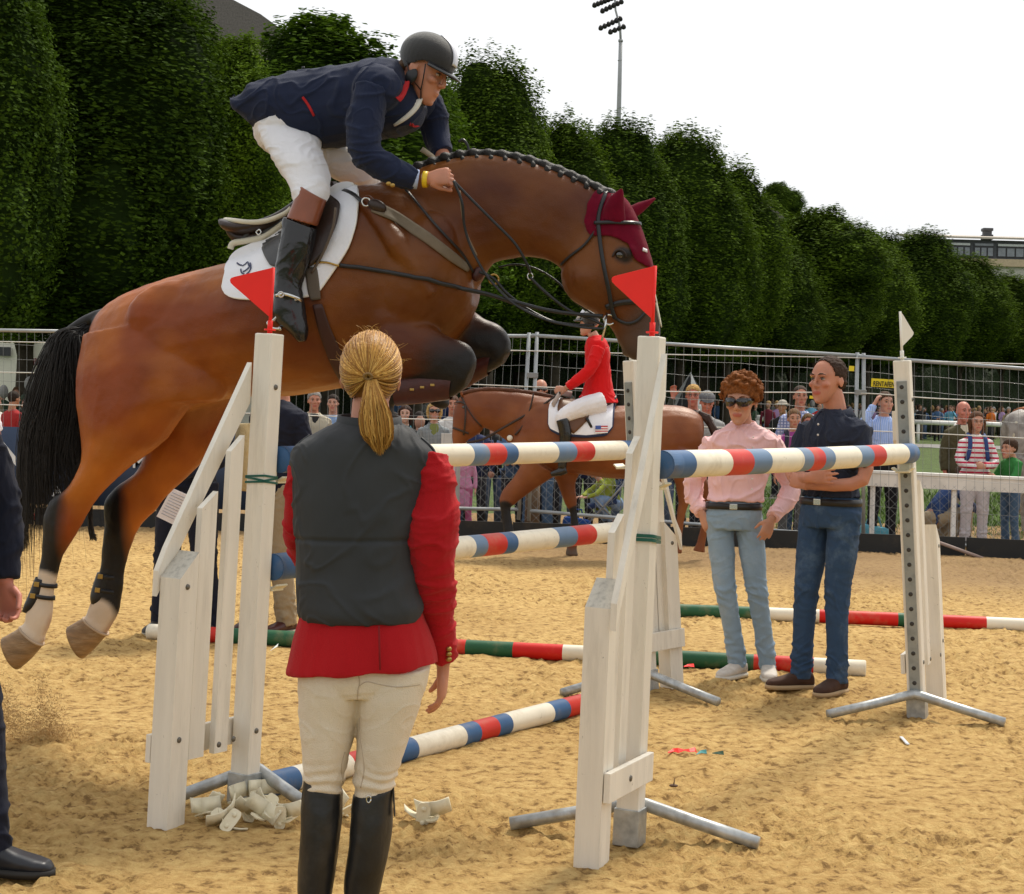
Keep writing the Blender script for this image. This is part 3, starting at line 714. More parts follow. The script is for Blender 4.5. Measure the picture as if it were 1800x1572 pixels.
# maroon ear bonnet
bonnet = mat('maroon_bonnet', (.13, .003, .016), 0.9, 0.12, 30, bump=0.5, bs=300, bd=.002, sheen=0.05, spec=.1)
def shell(me, poly, m, name, parent, lift=.006, far=True):
    q = [V((HH.dot(H(x, y, 0)-HP0), H(x, y, 0).z)) if False else (HH.dot(H(x, y, 0)-HP0), H(x, y, 0).z) for x, y in poly]
    def inside(s, z):
        r = False; n = len(q)
        for i in range(n):
            (x0, y0), (x1, y1) = q[i], q[(i+1) % n]
            if (y0 > z) != (y1 > z) and s < (x1-x0)*(z-y0)/(y1-y0)+x0: r = not r
        return r
    bm = bmesh.new(); bm.from_mesh(me); 
    dl = [f for f in bm.faces if not inside(HH.dot(f.calc_center_median()-HP0), f.calc_center_median().z)]
    bmesh.ops.delete(bm, geom=dl, context='FACES'); bm.normal_update()
    bd = [v for v in bm.verts if v.is_boundary]
    for _ in range(6):
        nw = {}
        for v in bd:
            nb = [e.other_vert(v) for e in v.link_edges if e.is_boundary]
            if len(nb) == 2: nw[v] = v.co*.5 + (nb[0].co+nb[1].co)*.25
        for v, c in nw.items(): v.co = c
    bm.normal_update()
    for v in bm.verts: v.co += v.normal*lift
    m2 = bpy.data.meshes.new(name); bm.to_mesh(m2); bm.free()
    for a in list(m2.color_attributes): m2.color_attributes.remove(a)
    m2.materials.clear()
    o = link(name, m2, m, parent); s = o.modifiers.new('t', 'SOLIDIFY'); s.thickness = .004; s.offset = 1; return o
bon = shell(hme_w, [(1036, 398), (1040, 360), (1058, 325), (1100, 325), (1135, 372), (1150, 440), (1150, 474), (1137, 470), (1122, 460), (1112, 434), (1092, 421), (1068, 420), (1046, 418)], bonnet, 'ear_bonnet', hroot)
def ear(pts, wd, off0, off1, nm):
    b = MB(); n = len(pts); rg = []
    for i, (ax, ay, bx, by) in enumerate(pts):
        o = off0+(off1-off0)*i/(n-1); A, B_ = H(ax, ay, o), H(bx, by, o); rg.append(sell((A+B_)/2, (A-B_)/2, HN*wd[i], 16))
    rr = []
    for i in range(len(rg)-1):
        for k in range(4): rr.append([rg[i][j].lerp(rg[i+1][j], k/4) for j in range(16)])
    rr.append(rg[-1]); b.ring_loft(rr); return b.build(nm, bonnet, bon)
ear([(1054, 392, 1100, 392), (1062, 364, 1098, 366), (1072, 346, 1097, 350), (1084, 337, 1096, 338), (1091, 332, 1094, 332)], [.03, .034, .026, .014, .004], .07, .10, 'bonnet_ear')
ear([(1084, 388, 1108, 400), (1104, 364, 1118, 382), (1122, 356, 1130, 373), (1140, 351, 1144, 359), (1150, 347, 1153, 350)], [.03, .030, .024, .013, .004], -.03, -.10, 'bonnet_ear')
b = MB(); hstrap(b, [(1126, 440), (1132, 443)], .014, .014); b.build('bonnet_logo', mat('logo_white', (.75, .72, .75), .6), bon)

# hind boots
bootm = mat('horse_boot_leather', (.012, .012, .014), 0.38, 0.2, 20, bump=0.2, bs=60)
brassm = mat('brass_buckle', (.42, .27, .08), 0.35, 0.1, 20, metal=0.9)
def hboot(o_, sh, name, straps):
    b = MB()
    rg = []
    for (ax, ay, bx, by, w_) in crom(sh, 4):
        A, B_ = H(ax, ay, o_), H(bx, by, o_); full = sell((A+B_)/2, (A-B_)/2, HN*w_, 20); rg.append(full)
    b.ring_loft(rg, caps=False); r = b.build(name, bootm, hroot)
    s = r.modifiers.new('t', 'SOLIDIFY'); s.thickness = .005
    for (x0, y0, x1, y1, w_) in straps:
        b = MB(); A, B_ = H(x0, y0, o_), H(x1, y1, o_); up = V((0, 0, .009))
        b.ring_loft([[p-up for p in sell((A+B_)/2, (A-B_)/2, HN*w_, 20)], [p+up for p in sell((A+B_)/2, (A-B_)/2, HN*w_, 20)]], caps=False)
        st = b.build('boot_strap', bootm, r); s = st.modifiers.new('t', 'SOLIDIFY'); s.thickness = .004
        b = MB(); c = (A*.72+B_*.28)+HN*(w_+.002); b.box(c, .024, .006, .022, Matrix.Rotation(.1, 3, 'Y'), .002); b.build('buckle', brassm, r)
    return r
hboot(.16, [(64, 1014, 86, 1020, .036), (54, 1040, 80, 1048, .037), (46, 1060, 66, 1070, .040), (42, 1072, 52, 1078, .03)], 'hind_boot', [(62, 1024, 100, 1031, .036), (54, 1044, 96, 1052, .036)])
hboot(-.17, [(172, 1006, 204, 1010, .035), (164, 1030, 198, 1036, .036), (160, 1048, 190, 1056, .038), (162, 1060, 176, 1063, .03)], 'hind_boot', [(172, 1011, 214, 1016, .036), (166, 1034, 212, 1042, .036)])
# studded brown boot on the folded near foreleg
tanb = mat('brown_boot_leather', (.055, .012, .008), 0.4, 0.2, 20, bump=.2)
b = MB(); rg = []
for (ax, ay, bx, by, w_) in crom([(802, 646, 792, 703, .042), (760, 651, 754, 708, .041), (716, 658, 714, 712, .043), (696, 664, 697, 714, .043)], 4):
    A, B_ = H(ax, ay, .15), H(bx, by, .15); rg.append(sell((A+B_)/2, (A-B_)/2, HN*w_, 20))
b.ring_loft(rg, caps=False); fb = b.build('fore_boot', tanb, hroot)
for (x, y) in ((724, 685), (742, 681), (760, 677)):
    b = MB(); c = H(x, y, .193); b.box(c, .018, .006, .010, None, .002); b.build('stud', brassm, fb)
b = MB(); rg = []
for (ax, ay, bx, by, w_) in crom([(870, 612, 858, 660, .042), (836, 628, 828, 678, .041), (804, 646, 800, 694, .043)], 4):
    A, B_ = H(ax, ay, -.15), H(bx, by, -.15); rg.append(sell((A+B_)/2, (A-B_)/2, HN*w_, 20))
b.ring_loft(rg, caps=False); b.build('fore_boot', tanb, hroot)

# ---------------------------------------------------------------- tack
quilt = mat('white_quilted_pad', (.80, .80, .84), 0.8, 0.03, 8, bump=0.55, bs=34, bd=.006)
piping = mat('pad_edge', (.82, .80, .76), 0.7, 0.03)
PT = [(398, 480), (402, 452), (415, 438), (445, 425), (480, 405), (520, 375), (560, 345), (590, 322), (610, 318), (622, 322)]
PB = [(392, 505), (396, 520), (412, 528), (440, 530), (500, 530), (545, 524), (560, 520), (585, 485), (615, 440), (628, 400), (634, 360), (628, 328)]
pad = drape('saddle_pad', PT, PB, [quilt, piping], None, 46, 26, .012, .009, 2, edge=1)
tag(pad, 'white quilted saddle pad under the saddle of the jumping horse', 'saddle pad')
sw = mat('pad_print_blue', (.05, .06, .13), .7)
b = MB()
for pts in ([(421, 468), (425, 471), (430, 472)], [(430, 474), (436, 470), (440, 466), (442, 472)], [(432, 482), (436, 480), (441, 476), (445, 470)], [(444, 468), (446, 475), (443, 482), (438, 486)], [(428, 478), (430, 484), (434, 486)]):
    hstrap(b, pts, .006, .020, 4, .002)
b.build('pad_emblem', sw, pad)

lbrown = mat('dark_brown_leather', (.030, .016, .011), 0.38, 0.2, 12, bump=.15, bs=60)
lblack = mat('black_leather', (.013, .013, .014), 0.34, 0.15, 12, bump=.12, bs=50)
creaml = mat('cream_trim', (.62, .58, .46), 0.5, 0.08, 8)
graym = mat('greenish_grey_leather', (.05, .05, .052), 0.45, 0.1, 12, bump=.1)
steel = mat('polished_steel', (.62, .62, .60), 0.22, 0.05, metal=1.0)
sroot = empty('saddle', H(520, 400, 0), 'brown jumping saddle with cream trim on the white pad of the jumping horse', 'saddle')
b = MB()  # seat and cantle
hloft(b, [(398, 386, 404, 396, .10, 0), (412, 388, 414, 412, .15, 0), (440, 392, 446, 420, .17, 0), (475, 388, 480, 414, .16, 0), (505, 372, 515, 402, .13, 0), (540, 345, 552, 380, .11, 0), (575, 325, 590, 352, .08, 0), (590, 318, 602, 338, .05, 0)], n=20, e=2.6)
me = fuse(b, .008, 3); link('seat', me, lbrown, sroot)
b = MB()
for sg in (1, -1):
    pts = crom([(396, 387), (410, 388), (440, 391), (470, 388), (500, 376), (512, 366)], 5); b.tube([H(x, y, sg*(.06+.10*math.sin(min(1, i/8)*1.5))) for i, (x, y) in enumerate(pts)], [.011]*len(pts), 8)
b.tube([H(397, 388, o) for o in np.linspace(-.07, .07, 8)], .012, 8)
b.build('cream_seat_trim', creaml, sroot)
b = MB(); pts = crom([(405, 438), (410, 428), (430, 424), (460, 418), (478, 408), (500, 392)], 5); b.tube([cast(x, y, .03)[0] for x, y in pts], [.014]*len(pts), 8); b.build('panel_edge', creaml, sroot)
b = MB(); pts = crom([(404, 400), (408, 410), (420, 418), (450, 416), (480, 402)], 5); b.tube([H(x, y, .10) for x, y in pts], [.022]*len(pts), 10); b.build('panel', lbrown, sroot)
drape('flap', [(460, 405), (458, 425), (466, 450), (480, 472)], [(560, 350), (575, 385), (570, 430), (540, 485)], graym, sroot, 16, 16, .024, .008, 2)
drape('knee_roll', [(548, 375), (562, 362), (578, 345)], [(545, 480), (575, 450), (598, 398), (604, 365)], lbrown, sroot, 16, 12, .034, .012, 2)
b = MB(); b.tube([H(x, y, .32) for x, y in crom([(590, 365), (585, 400), (570, 440), (548, 480)], 5)], .012, 6, flat=.5); b.build('stirrup_leather', mat('taupe_leather', (.10, .075, .055), .5), sroot)
b = MB(); hstrap(b, [(424, 424), (445, 400), (470, 392), (500, 388)], .016, .04); b.build('girth_strap', graym, sroot)
b = MB(); b.tube([H(x, y, .31) for x, y in crom([(450, 408), (456, 404), (459, 409), (454, 413), (450, 408)], 4)], .003, 6); b.build('dee_ring', steel, sroot)
drape('girth', [(536, 470), (542, 520), (548, 531)], [(560, 470), (566, 515), (566, 529)], mat('taupe_girth', (.09, .07, .05), .6), sroot, 10, 6, .016, .008)
drape('girth_guard', [(548, 532), (560, 585), (580, 640), (604, 680)], [(567, 530), (582, 575), (606, 625), (634, 668)], mat('girth_leather', (.045, .014, .009), .5), sroot, 14, 6, .012, .008)
# stirrup iron round the rider's boot
b = MB(); pts = crom([(523, 526), (508, 533), (494, 548), (482, 562), (470, 568), (480, 577), (492, 578)], 5); b.tube([H(x, y, .40+.0*i) for i, (x, y) in enumerate(pts)], .0055, 8)
pts = crom([(523, 526), (528, 538), (524, 556), (512, 572), (492, 578)], 5); b.tube([H(x, y, .28) for i, (x, y) in enumerate(pts)], .0055, 8)
b.tube([H(523, 526, .40), H(523, 526, .28)], .006, 8); b.tube([H(492, 578, .40), H(492, 578, .28)], .009, 8); b.build('stirrup', steel, sroot)

# breastplate
br = empty('breastplate', H(780, 440, 0), 'taupe elastic breastplate with running martingale straps on the jumping horse', 'breastplate')
taupe = mat('taupe_elastic', (.15, .115, .075), 0.75, 0.08, 30, bump=.2, bs=200)
drape('chest_strap', [(655, 352), (700, 372), (760, 412), (800, 445), (828, 470)], [(650, 374), (690, 392), (745, 428), (790, 462), (822, 482)], taupe, br, 24, 5, .008, .006)
b = MB(); b.ell(cast(662, 366, .012)[0], .042, .02, .026, Matrix.Rotation(.4, 3, 'Y')); me = fuse(b, .004, 1); link('shoulder_patch', me, lbrown, br)
b = MB(); c = cast(646, 358, .014)[0]; b.tube([c+V((math.cos(a)*.017, -.004, math.sin(a)*.017)) for a in np.linspace(0, 6.28, 18)], .004, 6); b.build('ring', steel, br)
b = MB(); hstrap(b, [(598, 335), (620, 345), (642, 356)], .016, .018); b.build('buckled_strap', lblack, br)
b = MB(); hstrap(b, [(714, 336), (745, 375), (780, 415), (815, 452), (830, 478)], .010, .012); b.build('neck_strap', lblack, br)
b = MB(); hstrap(b, [(552, 466), (575, 463), (598, 468)], .008, .022); b.build('pad_loop', brassm, br)
b = MB(); pts = crom([(598, 467), (640, 472), (700, 482), (760, 494), (815, 508), (860, 518), (905, 533)], 6)
P3 = []
for x, y in pts:
    q = cast(x, y, .016)[0] if x < 812 else None
    P3.append(q if q is not None else H(x, y, .21-.001*(x-812)))
b.tube(P3, .009, 8, flat=.45); b.build('girth_strap', lblack, br)
b = MB(); b.ell(cast(838, 480, .012)[0], .026, .018, .034, Matrix.Rotation(.4, 3, 'Y')); me = fuse(b, .004, 1); link('strap_junction', me, tanb, br)
b = MB(); c = H(868, 491, .09); b.tube([c+V((math.cos(a)*.020, -.003, math.sin(a)*.020)) for a in np.linspace(0, 6.28, 20)], .0045, 6); b.build('ring', brassm, br)
b = MB(); b.tube([H(x, y, .13-.0003*(x-840)) for x, y in crom([(842, 478), (868, 490), (890, 515), (925, 542), (970, 565), (1010, 571), (1045, 572)], 6)], .006, 6, flat=.6); b.build('martingale_fork', lblack, br)
b = MB(); c = H(932, 486, .08); b.tube([c+V((math.cos(a)*.011, -.003, math.sin(a)*.014)) for a in np.linspace(0, 6.28, 16)], .003, 6); b.build('ring', steel, br)

# bridle
bd = empty('bridle', H(1070, 470, 0), 'black leather bridle with reins on the head of the jumping horse', 'bridle')
b = MB(); hstrap(b, [(1066, 342), (1058, 365), (1053, 390), (1056, 425), (1062, 465), (1070, 505), (1078, 545), (1084, 560)], .016, .014, 6); b.build('cheekpiece', lblack, bd)
b = MB(); hstrap(b, [(1046, 394), (1075, 393), (1100, 394), (1120, 396)], .014, .018); b.build('browband', lblack, bd)
b = MB(); hstrap(b, [(1050, 402), (1030, 430), (1005, 450), (988, 466)], .010, .008); b.build('throat_latch', lblack, bd)
b = MB(); hstrap(b, [(1066, 540), (1090, 532), (1120, 530), (1150, 528)], .022, .008); b.build('noseband', lblack, bd)
b = MB(); hstrap(b, [(1148, 514), (1154, 545), (1160, 575)], .010, .006); b.build('nose_strap', creaml, bd)
b = MB(); hstrap(b, [(1078, 556), (1098, 568), (1118, 566), (1136, 548), (1146, 535)], .012, .007); b.build('flash_strap', lblack, bd)
b = MB(); c = cast(1074, 560, .014)[0]; b.tube([c+V((math.cos(a)*.022, -.004, math.sin(a)*.020)) for a in np.linspace(.6, 5.6, 18)], .004, 6)
b.tube([cast(1070, 549, .016)[0], cast(1064, 572, .016)[0]-V((0, 0, .005)), H(1058, 598, .07)], .005, 6); b.build('bit', steel, bd)
def rein(pts, o0, o1, r=.006, nm='rein', m=lblack):
    q = crom(pts, 8); n = len(q); b = MB(); b.tube([H(x, y, o0+(o1-o0)*i/(n-1)) for i, (x, y) in enumerate(q)], r, 8, flat=.55); b.build(nm, m, bd)
rein([(797, 318), (830, 352), (870, 392), (905, 428), (925, 462), (932, 480)], .22, .09)
rein([(932, 488), (960, 515), (1000, 545), (1040, 562), (1062, 572)], .09, .08)
rein([(860, 518), (910, 532), (960, 545), (1010, 552), (1060, 556)], .16, .08, .008)
rein([(797, 318), (812, 355), (816, 395), (826, 430), (846, 470), (868, 500), (905, 535), (960, 562), (1020, 575), (1066, 578)], .26, .09, .006)
rein([(808, 336), (812, 372), (820, 410), (838, 450)], .235, .18, .008, 'rubber_rein_grip', mat('rein_rubber', (.20, .14, .085), .8, bump=.4, bs=150))
rein([(876, 470), (905, 465), (935, 470), (958, 480)], -.04, -.07, .004)
rein([(958, 480), (985, 500), (1010, 530), (1055, 560)], -.07, -.07, .004)
# ================================================================ people
def head_shapes(b, M, s=1.0, ears=True, fem=False, jaw=1.0):
    L = lambda x, y, z: M @ V((x*s, y*s, z*s)); R3 = M.to_3x3().normalized() if False else M.to_3x3()
    b.ell(L(0, .012, .038), .075*s, .096*s, .086*s, R3, 20, 14)
    X, Y, Z = R3 @ V((1, 0, 0)), R3 @ V((0, 1, 0)), R3 @ V((0, 0, 1))
    w_ = .95 if fem else 1.0
    st = [(.075, -.070, .05, .058), (.045, -.083, .05, .067), (.022, -.080, .05, .068), (0, -.082, .045, .067), (-.03, -.086, .035, .062*w_), (-.058, -.088, .02, .054*w_*jaw), (-.082, -.088, .0, .044*w_*jaw), (-.103, -.082, -.025, .029*w_*jaw), (-.114, -.072, -.04, .015)]
    rg = []
    for z, f, bk, wd in crom(st, 3): rg.append(sell(L(0, (f+bk)/2, z), Y*((f-bk)/2*s), X*(wd*s), 20, 2.4))
    b.ring_loft(rg)
    b.tube([L(0, -.082, .034), L(0, -.093, .012), L(0, -.103, -.008), L(0, -.105, -.018), L(0, -.088, -.028)], [.007*s, .0075*s, .0095*s, .0105*s, .008*s], 10)
    for k in (-1, 1):
        b.ell(L(k*.012, -.094, -.022), .0085*s, .010*s, .0075*s, R3, 10, 8)
        b.ell(L(k*.030, -.080, .034), .024*s, .011*s, .0075*s, R3 @ Matrix.Rotation(k*.12, 3, 'Y'), 12, 8)
        b.ell(L(k*.043, -.066, -.014), .021*s, .022*s, .017*s, R3, 12, 8)
        if ears:
            b.ell(L(k*.075, .012, .0), .007*s, .018*s, .031*s, R3 @ Matrix.Rotation(k*-.12, 3, 'Y') @ Matrix.Rotation(.15, 3, 'X'), 12, 10)
            b.ell(L(k*.078, .022, .008), .006*s, .010*s, .024*s, R3 @ Matrix.Rotation(k*-.3, 3, 'Y'), 10, 8)
    b.ell(L(0, -.088, -.053), .023*s, .009*s, .0055*s, R3, 12, 8); b.ell(L(0, -.087, -.063), .020*s, .0095*s, .006*s, R3, 12, 8)
    b.ell(L(0, -.078, -.098), .019*s, .014*s, .014*s, R3, 12, 8)
def face_bits(M, root, s=1.0, hair=(.05, .03, .02), glasses=None, brow=True, eyes=True, fem=False, iris=(.06, .04, .02)):
    L = lambda x, y, z: M @ V((x*s, y*s, z*s)); R3 = M.to_3x3()
    hm = mat('brow_%02x%02x' % (int(hair[0]*200), int(hair[1]*200)), hair, .8)
    em = mat('eye_white', (.40, .35, .32), .35, 0, spec=.4); im = mat('iris_%02x' % int(iris[2]*250), iris, .15, 0, spec=.7); lm = mat('lash_line', (.03, .018, .014), .6, 0)
    for k in (-1, 1):
        if eyes:
            b = MB(); b.ell(L(k*.031, -.0738, .014), .0120*s, .0105*s, .0062*s, R3, 12, 8); e = b.build('eye', em, root)
            b = MB(); b.ell(L(k*.031, -.0828, .014), .0054*s, .0026*s, .0054*s, R3, 10, 8); b.build('iris', im, e)
            b = MB(); b.tube([L(k*.018, -.083, .016), L(k*.025, -.0862, .0205), L(k*.034, -.0855, .0215), L(k*.044, -.078, .0165)], [.0012*s, .0022*s, .0022*s, .001*s], 6, flat=.8); b.build('eyelid', lm, e)
        if brow:
            b = MB(); b.tube([L(k*.014, -.091, .036), L(k*.026, -.0925, .041), L(k*.038, -.088, .041), L(k*.052, -.074, .034)], [.002*s, .0038*s, .0034*s, .0012*s], 6); b.build('eyebrow', hm, root)
    if glasses == 'sun':
        gm = mat('dark_sunglasses', (.008, .008, .010), .12, 0, spec=.8)
        g = MB()
        for k in (-1, 1):
            rg = []
            for (x, y, zt, zb) in ((.000, -.108, .026, .010), (.014, -.108, .034, -.004), (.034, -.103, .036, -.012), (.055, -.090, .034, -.010), (.070, -.066, .030, .002), (.078, -.035, .024, .010), (.083, .02, .018, .010)):
                rg.append([L(k*x, y, zt), L(k*(x+.003), y+.003, zt-.001), L(k*(x+.003), y+.003, zb+.001), L(k*x, y, zb)])
            g.ring_loft(rg)
        g.box(L(0, -.104, .019), .014*s, .005*s, .007*s, R3); g.build('sunglasses', gm, root)
    elif glasses == 'clear':
        gm = mat('spectacle_frame', (.10, .07, .05), .3, 0); g = MB()
        for k in (-1, 1):
            g.tube([L(k*(.032+.021*math.cos(a)), -.098+.012*abs(math.cos(a)) , .012+.014*math.sin(a)) for a in np.linspace(0, 6.28, 18)], .0016*s, 6)
            g.tube([L(k*.053, -.086, .018), L(k*.078, -.03, .018), L(k*.08, .02, .012)], .0018*s, 6)
        g.tube([L(-.011, -.101, .016), L(0, -.104, .019), L(.011, -.101, .016)], .0016*s, 6); g.build('spectacles', gm, root)
def hand_shapes(b, wr, d, pn, curl=.5, ts=1, s=1.0, spread=.10, thumb=.7, mid=None):
    d = d.normalized(); pn = (pn-d*pn.dot(d)).normalized(); sd = d.cross(pn)*ts     # sd points to the thumb side
    kn = []
    rg = [sell(wr-d*.02*s, sd*.027*s, pn*.020*s, 14), sell(wr+d*.015*s, sd*.029*s, pn*.019*s, 14), sell(wr+d*.05*s, sd*.038*s, pn*.0165*s, 14, 2.4), sell(wr+d*.085*s, sd*.041*s, pn*.0135*s, 14, 2.6), sell(wr+d*.10*s, sd*.037*s, pn*.010*s, 14)]
    b.ring_loft(rg)
    Ln = [.070, .080, .074, .058]
    for i in range(4):
        o = (.031-.0207*i)*s; p = wr + d*(.088-.004*abs(i-1.3))*s + sd*o; a = 0; pts = [p-d*.012*s, p]
        c_ = curl*(1+.12*i) if not hasattr(curl, '__len__') else curl[i]
        dd = (d + sd*(spread*(1.2-i)*.5)).normalized()
        for j, fr in enumerate((.46, .30, .24)):
            a += c_*(.75, 1.0, .7)[j]; q = dd*math.cos(a)+pn*math.sin(a); p = p+q*Ln[i]*fr*s; pts.append(p)
        r = (.0092, .0094, .0090, .0080)[i]*s
        b.tube(pts, [r*1.05, r, r*.93, r*.86, r*.66], 8)
    tp = wr + d*.022*s + sd*.024*s; t1 = (d*.62+sd*.72*(thumb/.7)+pn*.32).normalized(); p1 = tp+t1*.040*s; t2 = (d*.85+sd*.30*(thumb/.7)+pn*(.35+curl*.4 if not hasattr(curl, '__len__') else .5)).normalized(); p2 = p1+t2*.032*s; p3 = p2+(t2+pn*.25).normalized()*.024*s
    b.tube([tp, p1, p2, p3], [.0155*s, .0115*s, .010*s, .0072*s], 8)
SK = {'fairtan': (.52, .26, .17), 'fair': (.52, .27, .19), 'ruddy': (.50, .22, .14), 'tan': (.42, .19, .10), 'pale': (.58, .34, .25), 'red': (.52, .19, .13)}
def skinm(k): return mat('skin_'+k, SK[k], .5, .07, 12, attr=True, sss=.12, bump=.08, bs=120, spec=.35)
def cloth(name, col, rough=.85, fold=.5, bs=9, fine=0, stretch=(1, 1, .5), **k): return mat(name, col, rough, k.pop('var', .06), 5, bump=fold, bs=bs, bd=.03, fine=fine, stretch=stretch, sheen=k.pop('sheen', .15)*.3, spec=.1, **k)
def stripes(name, c1, c2, freq, axis='Z', width=.5, plaid=False):
    """woven stripes that belong to the cloth"""
    if name in MC: return MC[name]
    m = cloth(name, c1); n = m.node_tree.nodes; l = m.node_tree.links; bs = n['Principled BSDF']
    src = bs.inputs['Base Color'].links[0].from_socket; tc = n.new('ShaderNodeTexCoord'); sx = n.new('ShaderNodeSeparateXYZ'); l.new(tc.outputs['Object'], sx.inputs[0])
    def band(ax):
        a = n.new('ShaderNodeMath'); a.operation = 'MULTIPLY'; a.inputs[1].default_value = freq; l.new(sx.outputs['XYZ'.index(ax)], a.inputs[0])
        f = n.new('ShaderNodeMath'); f.operation = 'FRACT'; l.new(a.outputs[0], f.inputs[0]); g = n.new('ShaderNodeMath'); g.operation = 'LESS_THAN'; g.inputs[1].default_value = width; l.new(f.outputs[0], g.inputs[0]); return g.outputs[0]
    fac = band(axis)
    if plaid:
        h = n.new('ShaderNodeMath'); h.operation = 'MAXIMUM'; l.new(fac, h.inputs[0]); l.new(band('X' if axis == 'Z' else 'Z'), h.inputs[1]); fac = h.outputs[0]
    mx = n.new('ShaderNodeMix'); mx.data_type = 'RGBA'; l.new(fac, mx.inputs[0]); l.new(src, mx.inputs[6]); mx.inputs[7].default_value = (*c2, 1); l.new(mx.outputs[2], bs.inputs['Base Color']); return m
def crease(co, f, seed=0, wd=.13):
    """sharp-edged cloth creases: 1 on the ridge, 0 between"""
    wp = fbm(co*5+seed*1.7, 1)[:, None]*np.array([.9, .9, .9]); n = fbm(co*np.array(f)*.62+wp+seed, 2, 1.9); return np.exp(-(n/wd)**2), n
def folds(amp=.006, f=(11, 11, 4.5), seed=0):
    def d(co):
        c, n = crease(co, f, seed); c2, _ = crease(co, np.array(f)*1.9, seed+5, .10)
        return amp*(1.15*c + .45*c2 + .9*n - .35)
    return d
def trouser_folds(M, j, s, W_):
    ks = [W_(j['lkn']).z, W_(j['lan']).z+.06*s, W_(j['lhip']).z-.06*s]
    def d(co):
        n = fbm(co*np.array((9, 9, 5.5))+3, 2); a = .0025+.006*np.exp(-((co[:, 2]-ks[0])/.07)**2)+.008*np.exp(-((co[:, 2]-ks[1])/.09)**2)+.004*np.exp(-((co[:, 2]-ks[2])/.07)**2)
        q = np.sin((co[:, 2]+.35*co[:, 0]+.012*n*6)*105)
        c, _ = crease(co, (7, 7, 15), 4)
        return a*(.35*(1-2*np.abs(n)) + .35*q*np.clip(fbm(co*4+9, 1)+.6, 0, 1) + .9*c)
    return d
DEF = dict(head=(0, -.02, 1.632), neck=(0, .025, 1.47), lsh=(.158, .01, 1.385), rsh=(-.158, .01, 1.385), lel=(.225, .035, 1.13), rel=(-.225, .035, 1.13), lwr=(.235, -.02, .885), rwr=(-.235, -.02, .885),
           lhip=(.09, 0, .92), rhip=(-.09, 0, .92), lkn=(.105, -.015, .50), rkn=(-.105, -.015, .50), lan=(.115, .03, .09), ran=(-.115, .03, .09), lft=(0, -1, 0), rft=(0, -1, 0))
def mesh_obj(b, name, m, parent, vox, sm=3, disp=None, col=None):
    me = fuse(b, vox, sm, disp=disp, col=col); return link(name, me, m, parent)
